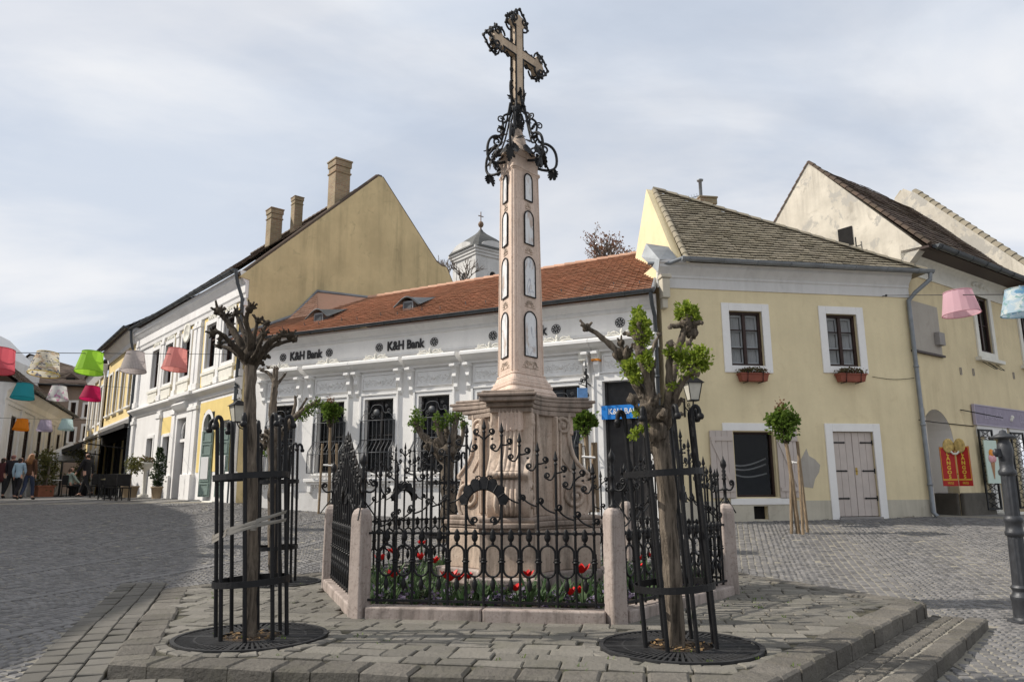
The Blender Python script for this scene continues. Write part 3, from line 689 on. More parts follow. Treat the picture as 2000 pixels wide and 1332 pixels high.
arc_in = [(um-ra*cos(pi*q/na)*1.12, 1.16+ra*1.0*sin(pi*q/na)) for q in range(na+1)]
arc_out = [(um-(rb+.038*abs(sin(pi*7*q/na)))*cos(pi*q/na)*.93, 1.16+(rb+.038*abs(sin(pi*7*q/na)))*sin(pi*q/na)) for q in range(na+1)]
n = na+1
for y, fl in ((-.018, 0), (.018, 1)): lun.add([(x, y-(.015 if fl == 0 else -.015), z) for x, z in arc_in]+[(x, y, z) for x, z in arc_out], [(q, q+1, n+q+1, n+q) if fl == 0 else (q, n+q, n+q+1, q+1) for q in range(na)])
for q in range(8): t = pi*q/7; lun.tube([(um-ra*1.12*cos(t), -.035, 1.16+ra*sin(t)), (um-rb*.97*cos(t), -.022, 1.16+rb*1.02*sin(t))], .008, 5)
lun.tube([(x, -.02, z) for x, z in arc_in], .014, 6)
for s in (-1, 1):
    lun.tube(bez((um+s*.185, 0, 1.16), (um+s*.19, 0, .96), (um+s*.11, 0, .955), 8), .011, 6)
    lun.tube([(um+s*x, 0, z) for x, _, z in scroll(.10, .995, .042, 1.5, -pi/2, 1 if s > 0 else 1, 18)], .011, 6)
    lun.tube(bez((um, 0, 1.39), (um+s*.04, 0, 1.48), (um+s*.08, 0, 1.45), 6), .007, 5); lun.tube([(um+s*x, 0, z) for x, _, z in scroll(.075, 1.435, .022, 1.3, pi/2, -1, 12)], .006, 5)
curb = MB()
def ring_local(R, i): a = -pi/2-pi/6+i*pi/3; return Vector((R*cos(a), R*sin(a), 0))
base = None
for i in range(6):
    A, B = ring_local(FR, i), ring_local(FR, i+1); rz = atan2((B-A).y, (B-A).x)
    if i == 0:
        base = bars.build('railing_panel', M['iron'], fence, A, rz)
        for nm, mb in (('oval_loop', loops), ('shell_lunette', lun)): mb.build(nm, M['iron'], base)
    else:
        c = copy_tree(base, fence); c.location = A; c.rotation_euler = (0, 0, rz)
    k_ = MB(); k_.box(.10, LS/2-.004, -.10, .12, -.03, .115); k_.box(LS/2+.004, LS-.10, -.10, .12, -.03, .115)
    k_.build('kerb_stone', M['pinkstone'], fence, A, rz, bevel=.02, seg=3)
post = MB(); h = .088
secs = []
for s, z in ((h*1.06,-.1),(h*1.06,.02),(h,.9),(h,1.0),(h*.93,1.06),(h*.75,1.1),(h*.4,1.125),(h*.05,1.13)):
    c = h*.22*s/h; secs.append([(x, y, z) for x, y in ((s-c,-s),(s,-s+c),(s,s-c),(s-c,s),(-s+c,s),(-s,s-c),(-s,-s+c),(-s+c,-s))])
post.loft(secs, False)
fin = MB(); fin.lathe([(.04,1.12),(.05,1.14),(.022,1.16),(.022,1.28),(.04,1.30),(.022,1.32),(.02,1.42),(.035,1.44),(.02,1.46),(.032,1.49),(.018,1.51),(.03,1.54),(.016,1.56),(.042,1.61),(.036,1.66),(.012,1.70),(.002,1.74)], n=8)
for a in (-1, 1):
    fin.T = Matrix.Rotation(a*2*pi/3/1+pi, 4, 'Z') if False else Matrix.Rotation(pi/2+a*radians(60), 4, 'Z')
    fin.tube(bez((0, 0, 1.33), (.10, 0, 1.24), (.16, 0, 1.36), 8)+[(x, 0, z) for x, _, z in scroll(.125, 1.385, .04, 1.4, -.4, 1, 16)], .012, 6)
    fin.tube(bez((.02, 0, 1.2), (.1, 0, 1.1), (.17, 0, 1.0), 6), .009, 5)
p0 = None
for i in range(6):
    A = ring_local(FR, i); a = atan2(A.y, A.x)
    if p0 is None: p0 = post.build('stone_post', M['pinkstone'], fence, A, a+radians(8), bevel=.012); fin.T = None; fin.build('iron_finial', M['iron'], p0)
    else: c = copy_tree(p0, fence); c.location = A; c.rotation_euler = (0, 0, a+radians(8))
# flower bed
bed = MB(); bed.prism([(hexv(FR-.14, i).x, hexv(FR-.14, i).y) for i in range(6)], -.1, .075); ob = structure(bed.build('ground', M['soil']))
def blade(mb, p, h, w, az, lean, fold=.3):
    d = Vector((cos(az), sin(az), 0)); s = Vector((-sin(az), cos(az), 0)); n = 4; l, c, r_ = [], [], []
    for i in range(n+1):
        t = i/n; q = Vector(p)+Vector((0, 0, h*t))+d*(lean*h*t*t); ww = w*sin(pi*(.12+.86*t))
        l.append(q-s*ww+d*ww*fold); c.append(q); r_.append(q+s*ww+d*ww*fold)
    mb.add(l+c+r_, [(i, n+1+i, n+2+i, i+1) for i in range(n)]+[(n+1+i, 2*n+2+i, 2*n+3+i, n+2+i) for i in range(n)], True)
rnd = random.Random(5); lv = MB(); pa = MB(); pp = MB()
def bedpoint():
    while True:
        x, y = rnd.uniform(-3, 3), rnd.uniform(-3, 3); X, Y = HC.x+x, HC.y+y; e = hexd(X, Y, FR)
        if -1.3 < e < -.2 and hexd(X, Y, 1.35) > 0: return X, Y
for _ in range(330):
    x, y = bedpoint()
    for q in range(4): blade(lv, (x+rnd.uniform(-.03,.03), y+rnd.uniform(-.03,.03), .07), rnd.uniform(.12,.28), rnd.uniform(.012,.026), rnd.uniform(0,6.3), rnd.uniform(.2,.9))
for _ in range(1700):
    x, y = bedpoint(); z = rnd.uniform(.1, .2)
    mb = pp if rnd.random() < .5 else pa
    for q in range(4):
        a = rnd.uniform(0, 6.3); r_ = rnd.uniform(.012,.022); c = Vector((x+rnd.uniform(-.04,.04), y+rnd.uniform(-.04,.04), z+rnd.uniform(-.03,.03))); u = Vector((cos(a), sin(a), rnd.uniform(-.4,.4))).normalized(); v = u.cross(Vector((rnd.uniform(-1,1), rnd.uniform(-1,1), .6))).normalized()
        mb.quad(c-u*r_-v*r_, c+u*r_-v*r_, c+u*r_+v*r_, c-u*r_+v*r_)
for mb, nm, mt in ((lv, 'bed_leaves', M['tulip_leaf']), (pa, 'ground_cover', M['conif']), (pp, 'pansy_flowers', M['purple'])):
    o = mb.build(nm, mt); o['kind'] = 'stuff'; o['label'] = {'bed_leaves':'green tulip leaves filling the flower bed','ground_cover':'dark leafy ground cover in the flower bed','pansy_flowers':'purple and white pansies in the flower bed'}[nm]
def tulip(x, y, h, s, op):
    t = thing('tulip', 'red tulip in bloom in the flower bed inside the iron fence', 'flower', (x, y, .07), rnd.uniform(0, 6.3), 'red tulips in the flower bed')
    lean = rnd.uniform(-.05, .05); b = MB(); b.tube(bez((0,0,0), (0,0,h*.6), (lean,0,h), 6), .006, 5)
    for q in range(2): blade(b, (0,0,0), h*.8, .022, rnd.uniform(0, 6.3), .5)
    b.build('stem', M['tulip_leaf'], t); f = MB()
    for q in range(6):
        a = q*pi/3; rr = s*(1.0 if q % 2 else .86); l, c, r_ = [], [], []; n = 5; d = Vector((cos(a), sin(a), 0)); sd = Vector((-sin(a), cos(a), 0))
        for i in range(n+1):
            tt = i/n; rad = rr*(.25+.95*sin(pi*.5*min(1, tt*1.5)))*(1+op*(tt**2)); z = h+s*2.1*tt*(1-.25*op); ww = s*.72*sin(pi*(.14+.80*tt))
            p = Vector((lean, 0, z))+d*rad; l.append(p-sd*ww-d*ww*.25); c.append(p); r_.append(p+sd*ww-d*ww*.25)
        f.add(l+c+r_, [(i, n+1+i, n+2+i, i+1) for i in range(n)]+[(n+1+i, 2*n+2+i, 2*n+3+i, n+2+i) for i in range(n)], True)
    f.build('flower_head', M['red'], t)
for px, py, Y, s in ((745,1087,8.7,1),(772,1118,8.45,1.15),(772,1072,9.6,1),(817,1083,9.2,.9),(857,1090,9.0,1),(882,1124,8.3,1.5),(913,1120,8.35,.9),(1034,1119,8.25,1.1),(1139,1109,8.15,1.3),(1010,1143,8.3,1),(1118,1151,8.15,1),(1136,1149,8.3,.9),(829,1057,10,.9),(1211,1084,9.3,.9),(1247,1088,9.6,1),(1280,1083,9.7,1),(1246,1100,9.4,.9),(896,1124,8.5,1),(736,1085,9.4,.8),(1002,1146,8.5,.9)):
    p = atY(px, py, Y); h = max(.16, p.z-.12); tulip(p.x, p.y, h, .040*s, rnd.uniform(.0, .9))
rnd = random.Random(21); wd = MB()
for _ in range(420):                                               # weeds and moss in the paving joints
    x, y = rnd.uniform(-5, 5), rnd.uniform(5, 15)
    if hexd(x, y) > -.05 or hexd(x, y, FR) < .08 or noise.noise(Vector((x*.9, y*.9, 0))) < .05: continue
    for q in range(5): blade(wd, (x+rnd.uniform(-.03,.03), y+rnd.uniform(-.02,.02), -.012), rnd.uniform(.016,.04), rnd.uniform(.003,.006), rnd.uniform(0,6.3), rnd.uniform(.3,1.2))
o = wd.build('joint_weeds', M['leaf_dark']); o['kind'] = 'stuff'; o['label'] = 'small green weeds in the joints of the platform paving'
# ------------------------------------------------------------------ building helpers
def lerp(a, b, t): return a+(b-a)*t
def tile_roof(mb, P0, P1, P2, P3, row=.16, tw=.17, lift=.022, seed=1, sag=.025, jit=.006):   # eave left/right, ridge right/left
    P0, P1, P2, P3 = map(Vector, (P0, P1, P2, P3)); rn = random.Random(seed)
    u = (P1-P0).normalized(); nrm = u.cross((P3+P2)/2-P0).normalized()
    if nrm.z < 0: nrm = -nrm
    n = max(2, int(((P3-P0).length+(P2-P1).length)/2/row))
    for r in range(n):
        t0, t1 = r/n, min(1, (r+1.12)/n)
        a0, b0, a1, b1 = lerp(P0, P3, t0), lerp(P1, P2, t0), lerp(P0, P3, t1), lerp(P1, P2, t1)
        s0, e0 = 0.0, (b0-a0).dot(u); off1 = (a1-a0).dot(u); e1 = (b1-a0).dot(u)
        x = -tw*(.5*(r % 2))-rn.random()*.01
        ws = []
        while x < e0:
            xa, xb = max(x, 0), min(x+tw, e0)
            if xb-xa > .01:
                ya, yb = max(xa, off1), min(xb, e1)
                if yb <= ya: ya = yb = min(max((xa+xb)/2, min(off1, e1)), max(off1, e1))
                PT = lambda q, tt: (lambda a_, b_: a_+(b_-a_)*((q-(a_-a0).dot(u))/max(1e-6, (b_-a_).dot(u))) if (b_-a_).dot(u) > 1e-5 else a_)(lerp(P0, P3, tt), lerp(P1, P2, tt)); up = a1-a0-u*off1
                def h(q, t): return sag*noise.noise(Vector((q*.45+seed*5, t*3, seed)))+.4*sag*noise.noise(Vector((q*1.9+seed, t*11, seed)))
                l0 = lift+rn.uniform(-jit, jit); dn = -up.normalized()*rn.uniform(0, .008)
                g = .004
                A, B = PT(xa+g, t0)+nrm*(l0+h(xa, t0))+dn, PT(xb-g, t0)+nrm*(l0+h(xb, t0))+dn
                C, D = PT(yb, t1)+nrm*(.003+h(xb, t1)), PT(ya, t1)+nrm*(.003+h(xa, t1))
                mb.add([A, B, C, D, A-nrm*.02, B-nrm*.02], [(0,1,2,3), (4,5,1,0)])
            x += tw
    N = 10; mb.loft([[lerp(lerp(P0, P1, i/N), lerp(P3, P2, i/N), j/N)-nrm*(.03+sag*1.3) for i in range(N+1)] for j in range(N+1)], False, False, False)
def ridge(mb, A, B, n, r=.10, seed=1):                               # overlapping half-round ridge tiles
    A, B = Vector(A), Vector(B); d = (B-A); L = d.length; d.normalize(); s = d.cross(Vector((0,0,1))).normalized(); up = s.cross(d)
    for i in range(n):
        p, q = A+d*(L*i/n), A+d*(L*(i+1.08)/n); m = 7
        ra, rb = r*1.12, r*.92
        mb.add([p+(s*cos(pi*k_/(m-1))*ra+up*(sin(pi*k_/(m-1))*ra-.03)) for k_ in range(m)]+[q+(s*cos(pi*k_/(m-1))*rb+up*(sin(pi*k_/(m-1))*rb-.035)) for k_ in range(m)],
            [(k_, k_+1, m+k_+1, m+k_) for k_ in range(m-1)]+[tuple(range(m))], False)
def gutter(par, A, B, r=.075, mat='zinc', name='gutter'):
    A, B = Vector(A), Vector(B); d = (B-A).normalized(); s = d.cross(Vector((0,0,1))).normalized(); m = 9; mb = MB(); L = (B-A).length
    for rr, f in ((r, 1), (r-.008, -1)):
        rings = [[p+s*cos(pi+pi*k_/(m-1))*rr+Vector((0,0,1))*sin(pi+pi*k_/(m-1))*rr for k_ in range(m)] for p in (A, B)]
        mb.loft(rings, True, False, False)
    for p in (A, B): mb.add([p+s*cos(pi+pi*k_/(m-1))*r+Vector((0,0,1))*sin(pi+pi*k_/(m-1))*r for k_ in range(m)], [tuple(range(m))])
    for sg in (-1, 1): mb.tube([A+s*sg*r, B+s*sg*r], .010, 5)
    for i in range(int(L/.9)+1):
        p = A+d*min(L, .2+i*.9); mb.tube([p+s*cos(pi+pi*k_/8)*(r+.006)+Vector((0,0,1))*sin(pi+pi*k_/8)*(r+.006) for k_ in range(9)], .012, 4)
    return mb.build(name, M[mat], par)
def pipe(par, pts, r=.05, mat='zinc', name='downpipe'):
    mb = MB(); mb.tube(pts, r, 10)
    for a, b in zip(pts, pts[1:]):
        a, b = Vector(a), Vector(b)
        if (b-a).length > 1.2:
            for i in range(1, int((b-a).length/1.5)+1): p = lerp(a, b, i*1.5/(b-a).length); mb.lathe([(r+.002,-.03),(r+.012,-.03),(r+.012,.03),(r+.002,.03)], p, 10)
    return mb.build(name, M[mat], par)
def sash(o, x0, x1, z0, z1, y):
    s = MB(); m = (x0+x1)/2
    for a, b_ in ((x0+.06, m-.02), (m+.02, x1-.06)):
        s.frame(a, b_, z0+.07, z1-.07, .045, y, y+.04)
        for t in (.36, .66): s.box(a, b_, y+.005, y+.035, lerp(z0, z1, t)-.02, lerp(z0, z1, t)+.02)
    s.build('inner_sash', M['wood_white'], o)
def window(par, x0, x1, z0, z1, fr='wood_brown', dep=.14, nx=2, nz=3, fw=.07, glass='glass', sur=None, curtain=False, sill=None, y=0, bar=.025, arched=False, tbar=None):
    f = MB(); f.frame(x0, x1, z0, z1, fw, y+dep-.05, y+dep+.03)
    for i in range(1, nx): x = lerp(x0, x1, i/nx); w = fw*.6 if nx == 2 else bar; f.box(x-w, x+w, y+dep-.045, y+dep+.025, z0+fw, z1-fw)
    for j in range(1, nz):
        z = lerp(z0, z1, j/nz); 
        for i in range(nx): f.box(lerp(x0, x1, i/nx)+fw*.8, lerp(x0, x1, (i+1)/nx)-fw*.8, y+dep-.03, y+dep+.02, z-bar*.5, z+bar*.5)
    if tbar: f.box(x0+fw, x1-fw, y+dep-.055, y+dep+.03, tbar-.035, tbar+.035)
    o = f.build('window', M[fr], par, bevel=.006, seg=1)
    MB().quad((x0+.01, y+dep+.01, z0+.01), (x1-.01, y+dep+.01, z0+.01), (x1-.01, y+dep+.01, z1-.01), (x0+.01, y+dep+.01, z1-.01)).build('pane', M[glass], o)
    if curtain:
        c = MB(); n = 26
        for a, b_ in ((x0+.05, lerp(x0, x1, .42)), (lerp(x0, x1, .58), x1-.05)) if curtain == 1 else ((x0+.05, x1-.05),):
            c.loft([[(lerp(a, b_, q/n), y+dep+.10+.02*sin(q*1.7), z) for q in range(n+1)] for z in (z0+.04, z1-.04)], True, False, False)
        c.build('curtain', M['curtain'], o)
    if sur:
        w, mt, pr = sur; s = MB()
        s.box(x0-w, x0, y-pr, y+.02, z0-w*.9, z1+w); s.box(x1, x1+w, y-pr, y+.02, z0-w*.9, z1+w); s.box(x0, x1, y-pr, y+.02, z1, z1+w); s.box(x0, x1, y-pr, y+.02, z0-w*.9, z0)
        s.build('window_surround', M[mt], o, bevel=.008, seg=1)
    if sill: s = MB(); s.box(x0-sill, x1+sill, y-.14, y+.05, z0-.09, z0-.005); s.build('sill', M['trim'], o, bevel=.01, seg=1)
    return o
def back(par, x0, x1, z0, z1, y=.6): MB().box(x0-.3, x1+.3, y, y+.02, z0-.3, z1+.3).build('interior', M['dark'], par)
def chimney(par, x, y, z0, z1, w, d, name='chimney', rot=0):
    mb = MB(); mb.T = Matrix.Translation((x, y, 0)) @ Matrix.Rotation(rot, 4, 'Z')
    mb.box(-w/2, w/2, -d/2, d/2, z0-1.2, z1-.5*w); a = w*.06
    mb.box(-w/2-a, w/2+a, -d/2-a, d/2+a, z1-.95*w, z1-.84*w)
    mb.box(-w/2-a, w/2+a, -d/2-a, d/2+a, z1-.5*w, z1-.12*w); mb.box(-w/2-a*1.8, w/2+a*1.8, -d/2-a*1.8, d/2+a*1.8, z1-.12*w, z1)
    return mb.build(name, M['brick'], par, bevel=.012, seg=1)
# ------------------------------------------------------------------ the yellow house on the right
FY = F((3.72, 17.97), 9.5); WY = 6.86
hy = FY.thing('yellow_house', 'pale yellow two-storey house with mossy hipped roof, two flower-box windows and double doors', 'house')
w1, w2 = (1.78, 2.67, 4.33, 5.73), (4.45, 5.31, 4.37, 5.74)
sw = (1.70, 2.76, 1.12, 2.69); dr_ = FY.rect(1632, 1712, 843, 1010); dr_ = (dr_[0], dr_[1], .62, dr_[3]); hole = FY.rect(1472, 1500, 988, 1014)
b = MB(); b.wall(0, WY, .2, 6.95, [w1, w2, sw, dr_, hole]); b.quad((WY,0,.2),(WY,4,.2),(WY,4,6.95),(WY,0,6.95)); b.quad((0,4,.2),(0,0,.2),(0,0,6.95),(0,4,6.95)); b.quad((WY,4,.2),(0,4,.2),(0,4,6.95),(WY,4,6.95))
AP = (.62, 1.75, 9.62)
b.add([(.62,-.12,6.9),(.62,AP[1],AP[2]),(.62,4.0,6.4),(.62,.05,6.8)], [(0,1,2,3)]); b.add([(.40,-.12,6.93),(.40,AP[1],AP[2]+.02),(.40,4.0,6.4),(.40,.05,6.8)], [(3,2,1,0)])
b.quad((.40,-.12,6.93),(.62,-.12,6.9),AP,(.40,AP[1],AP[2]+.02)); b.quad((.40,AP[1],AP[2]+.02),AP,(.62,4,6.4),(.40,4,6.4))
b.build('wall', M['yellow'], hy)
for r in (w1, w2): o = window(hy, *r, sur=(.2, 'white', .035), glass='clear', curtain=1); sash(o, *r, .175); back(hy, *r, .75)
o = window(hy, *sw, 'wood_brown', .16, 1, 1, .05, 'half'); back(hy, *sw, .9)
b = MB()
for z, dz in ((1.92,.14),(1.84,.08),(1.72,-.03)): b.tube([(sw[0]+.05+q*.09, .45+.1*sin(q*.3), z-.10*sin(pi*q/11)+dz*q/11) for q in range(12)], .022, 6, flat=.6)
b.build('reflection_streak', M['white'], o)  # pale tubes behind the glass, standing in for reflections of the square
b = MB(); b.box(1.42, 2.72, -.03, .02, sw[3]+.02, sw[3]+.21); b.cut(); b.box(1.52, 3.05, -.04, .02, .94, 1.09); b.build('lintel_band', M['white'], hy, bevel=.008)
def plank_leaf(par, x0, x1, z0, z1, y, name, mat='shutter', brace=True, n=4, kids=True):
    s = MB(); w = (x1-x0)/n
    for i in range(n): s.box(x0+i*w+.003, x0+(i+1)*w-.003, y, y+.03, z0, z1)
    if brace:
        for z in (z0+.15, z1-.25): s.box(x0+.02, x1-.02, y-.025, y-.001, z, z+.1)
        A, B = Vector((x0+.06, y-.012, z1-.25)), Vector((x1-.06, y-.012, z0+.25)); d = B-A
        s.obox(Matrix.Translation((A+B)/2) @ Matrix.Rotation(atan2(d.x, d.z), 4, 'Y'), .09, .022, d.length)
    return s.build(name, M[mat], par, bevel=.004, seg=1)
plank_leaf(hy, 1.06, 1.66, sw[2]-.02, sw[3]+.02, -.06, 'shutter'); s2 = plank_leaf(hy, 2.80, 3.36, sw[2]-.02, sw[3]+.02, -.06, 'shutter')
dm = (dr_[0]+dr_[1])/2; hinges = MB()
for a, b_, sg in ((dr_[0]+.012, dm-.004, 1), (dm+.004, dr_[1]-.012, -1)):
    dl = plank_leaf(hy, a, b_, dr_[2]+.02, dr_[3]-.01, .05, 'door', 'shutter', False, 3)
    hm = MB()
    for z in (dr_[2]+.45, dr_[2]+1.12, dr_[2]+1.82):
        x = a if sg > 0 else b_; hm.box(min(x, x+sg*.30), max(x, x+sg*.30), .035, .049, z-.018, z+.018); hm.lathe([(.016,-.06),(.016,.06)], (x, .04, z), 8)
        hm.add([(x+sg*.30, .04, z-.03), (x+sg*.36, .04, z), (x+sg*.30, .04, z+.03)], [(0,1,2)])
    hm.build('hinge', M['iron'], dl)
    if sg < 0: h = MB(); h.ball((a+.05, .03, dr_[2]+1.12), .022, 8); h.box(a+.02, a+.075, .044, .049, dr_[2]+1.02, dr_[2]+1.2); h.build('handle', M['gold'], dl)
b = MB(); b.box(dr_[0]-.20, dr_[0], -.04, .02, .5, dr_[3]+.2); b.box(dr_[1], dr_[1]+.20, -.04, .02, .5, dr_[3]+.2); b.box(dr_[0], dr_[1], -.04, .02, dr_[3], dr_[3]+.2); b.build('door_surround', M['white'], hy, bevel=.008)
b = MB(); b.box(dr_[0]-.02, dr_[1]+.02, -.10, .1, .4, .625); b.build('door_step', M['greyplast'], hy, bevel=.015)
b = MB()
for a, b_ in ((0, hole[0]), (hole[1], dr_[0]-.2), (dr_[1]+.2, WY)): b.cut(); b.box(a, b_, -.022, .01, .2, 1.03)
b.cut(); b.box(hole[0], hole[1], -.022, .01, .2, hole[2]); b.box(hole[0], hole[1], -.022, .01, hole[3], 1.03); b.build('plinth', M['plinth'], hy)
b = MB(); b.box(hole[0], hole[1], .16, .18, hole[2], hole[3]); b.build('cellar_vent', M['dark'], hy)
pt = MB(); rn = random.Random(4); cpx = [(1575,876),(1580,890),(1592,897),(1602,908),(1600,922),(1592,935),(1588,953),(1566,950),(1560,930),(1563,900)]
q = [FY.at(x, y, .006) for x, y in cpx]; pt.add([(x, -.006, z) for x, z in q]+[(x, .02, z) for x, z in q], [tuple(range(len(q)-1, -1, -1))]+[(i, (i+1) % len(q), len(q)+(i+1) % len(q), len(q)+i) for i in range(len(q))]); pt.build('cement_patch', plaster('pale_cement_patch', (.43,.40,.355), (.2,.18,.16), .6, None, 0, .2), hy)
b = MB(); b.xprism([(.02,6.26),(-.03,6.26),(-.03,6.50),(-.06,6.53),(-.06,6.58),(-.10,6.64),(-.17,6.72),(-.21,6.76),(-.21,6.82),(-.26,6.86),(-.26,6.93),(.02,6.93)], -.08, WY+.05); b.build('cornice', M['white_grey'], hy)
rf = MB(); EL, ER = Vector((.60,-.36,6.90)), Vector((WY+.38,-.36,6.90)); 
tile_roof(rf, EL, ER, AP, AP, .175, .19, .048, 3, .035, .010)
BR = Vector((WY+.38, 3.9, 6.90)); tile_roof(rf, ER, BR, AP, AP, .17, .19, .03, 4, .03, .01); tile_roof(rf, BR, (.6,3.9,6.9), AP, AP, .4, .3, .03, 5)
roof = rf.build('roof', M['tile_old'], hy)
rg = MB(); ridge(rg, Vector(ER)+Vector((0,0,.04)), Vector(AP)+Vector((0,0,.06)), 22, .085); 
for i in range(16): p = lerp(Vector(EL)+Vector((.02,0,.06)), Vector(AP)+Vector((0,0,.07)), (i+.5)/16); q = lerp(Vector(EL), Vector(AP), (i+1.1)/16)+Vector((.02,0,.06))
ridge(rg, Vector(EL)+Vector((.02,0,.02)), Vector(AP)+Vector((.02,0,.04)), 14, .075); rg.build('ridge_tiles', M['tile_old'], roof)
chimney(hy, 2.5, 2.5, 9.0, 9.78, .48, .42, 'chimney')
b = MB(); b.lathe([(.05,9.7),(.05,10.3),(.09,10.31),(.10,10.35),(.02,10.39)], (2.35,2.45,0), 10); b.build('flue_pipe', M['zinc'], hy)
b = MB(); b.tube([(1.9,2.5,9.2),(1.9,2.5,9.85)], .012, 5); b.tube([(1.55,2.5,9.62),(2.3,2.5,9.86)], .008, 4)
for i in range(9): t = i/8; x = lerp(1.58, 2.26, t); z = lerp(9.63, 9.85, t); b.tube([(x, 2.35, z-.02), (x, 2.65, z+.02)], .005, 4); b.tube([(x+.02, 2.5, z-.09), (x-.02, 2.5, z+.09)], .005, 4)
b.build('aerial', M['zinc'], hy)
gutter(hy, (.42,-.44,6.93), (WY+.50,-.44,6.90), .085)
pipe(hy, [(WY+.42,-.44,6.84),(WY+.40,-.44,6.66),(WY+.10,-.2,6.35),(WY-.04,-.10,6.15),(WY-.04,-.10,5.9),(WY-.02,-.10,.72),(WY+.03,-.16,.62)], .055)
b = MB(); b.tube([(-.3,.0,6.88),(.2,-.25,6.84),(.52,-.44,6.95)], .05, 8); b.build('gutter_spout', M['zinc'], hy)
fl = MB(); fl.quad((-.10,-.30,6.90),(.42,-.20,6.96),(.40,.30,7.45),(-.12,.55,7.60)); fl.quad((-.10,-.30,6.90),(-.12,.55,7.60),(-.30,.45,7.2),(-.16,-.32,6.55)); fl.build('roof_flashing', M['zinc'], hy)
b = MB(); b.box(-.04, .16, -.26, 0, 5.95, 6.45); b.box(-.07, .2, -.30, .0, 6.45, 6.55); b.box(-.02,.12,-.18,0,5.7,5.95); b.build('corner_bracket', M['plinth'], hy, bevel=.02)
b = MB(); b.tube([(6.13,-.03,6.27),(6.13,-.16,6.25)], .012, 5); b.ball((6.13,-.17,6.25), .035, 6); b.build('wire_hook', M['iron_dull'], hy)
b = MB(); b.tube([(5.6+(i*.2), -.02, 4.12-.06*sin(i*.5)) for i in range(7)], .006, 4); b.build('loose_cable', M['dark'], hy)
# flower boxes: they hang on brackets under the sills
def flower_box(rc, label):
    t = thing('flower_box', label, 'flower box', FY.w((rc[0]+rc[1])/2+.02, -.16, rc[2]-.42), FY.a, 'terracotta flower boxes under the upper windows'); w = .33
    b = MB(); b.add([(-w,-.09,0),(w,-.09,0),(w,.09,0),(-w,.09,0),(-w-.04,-.12,.19),(w+.04,-.12,.19),(w+.04,.12,.19),(-w-.04,.12,.19)], [(0,3,2,1),(0,1,5,4),(1,2,6,5),(2,3,7,6),(3,0,4,7)]); b.box(-w-.055,w+.055,-.135,.135,.17,.205); b.build('box', M['terrc'], t, bevel=.01)
    b = MB()
    for x in (-.2, .2): b.tube([(x,.14,.22),(x,-.15,.22),(x,-.10,-.02),(x,.14,-.02)], .012, 5)
    b.build('bracket', M['iron'], t); rn = random.Random(len(label)); lf = MB()
    for _ in range(420):
        p = Vector((rn.uniform(-w,w), rn.uniform(-.14,.12), .2)); h = rn.uniform(.02,.17)*(1-.4*abs(p.x/w)); a = rn.uniform(0,6.3); q = p+Vector((cos(a)*.08, sin(a)*.05, h)); r_ = rn.uniform(.012,.024); u = Vector((rn.uniform(-1,1),rn.uniform(-1,1),rn.uniform(-.3,1))).normalized(); v = u.cross(Vector((cos(a),sin(a),.3))).normalized()
        lf.quad(q-u*r_*1.6, q+v*r_, q+u*r_*1.6, q-v*r_)
    lf.build('plants', M['dryplant'], t)
flower_box(w1, 'terracotta flower box with reddish plants under the upper window nearer the green-leaved pollard tree')
flower_box(w2, 'terracotta flower box with reddish plants under the upper window nearer the grey downpipe')
# ------------------------------------------------------------------ the white bank
FB = F((-8.314, 23.633), -25.5); LB = 13.2
hb = FB.thing('bank', 'long white single-storey bank with orange tiled roof, black lettering and iron window cages', 'bank')
WC_ = [1.28, 3.18, 4.93, 6.79, 8.66, 10.63]; HW = .50; WZ0, WZ1 = 1.86, 3.93
holes = [(c-HW, c+HW, WZ0, WZ1) for c in WC_]; DC = 12.36; dh = (DC-.62, DC+.56, .62, 3.98)
b = MB(); b.wall(0, LB, .3, 6.1, holes+[dh], 0, .22); b.quad((0,6,.3),(0,0,.3),(0,0,6.1),(0,6,6.1)); b.build('wall', M['white'], hb)
b = MB(); b.box(0, dh[0]-.18, -.05, .01, .2, 1.33); b.cut(); b.box(dh[1]+.18, LB, -.05, .01, .2, 1.33); b.build('plinth', M['white_grey'], hb, bevel=.012)
for i, c in enumerate(WC_):
    o = window(hb, c-HW, c+HW, WZ0, WZ1, 'darkdoor', .18, 2, 2, .05); s = MB()
    for w, pr, e in ((.10,.035,0),(.18,.06,.11)): 
        a0, a1 = (c-HW-w, c+HW+w); i0 = w-.10 if e == 0 else e-.0
        if e == 0: s.frame(c-HW-.10, c+HW+.10, WZ0-.10, WZ1+.10, .10, -.03, .02)
        else: s.frame(c-HW-.18, c+HW+.18, WZ0-.10, WZ1+.18, .07, -.06, .02)
    s.build('window_surround', M['trim'], o, bevel=.006, seg=1)
    s = MB(); s.box(c-HW-.28, c+HW+.28, -.20, .02, WZ0-.28, WZ0-.18); s.box(c-HW-.22, c+HW+.22, -.13, .02, WZ0-.36, WZ0-.28)
    for q in range(13): x = c-HW-.14+q*(2*HW+.28)/12; s.box(x-.028, x+.028, -.10, .02, WZ0-.43, WZ0-.36)
    for sx in (-1, 1): s.box(c+sx*(HW+.10)-.07, c+sx*(HW+.10)+.07, -.14, .02, WZ0-.58, WZ0-.36)
    s.build('sill', M['trim'], o, bevel=.01, seg=1)
back(hb, 0, LB, 1, 4.2, 1.2)
ho = MB(); rel = MB(); acr = MB()
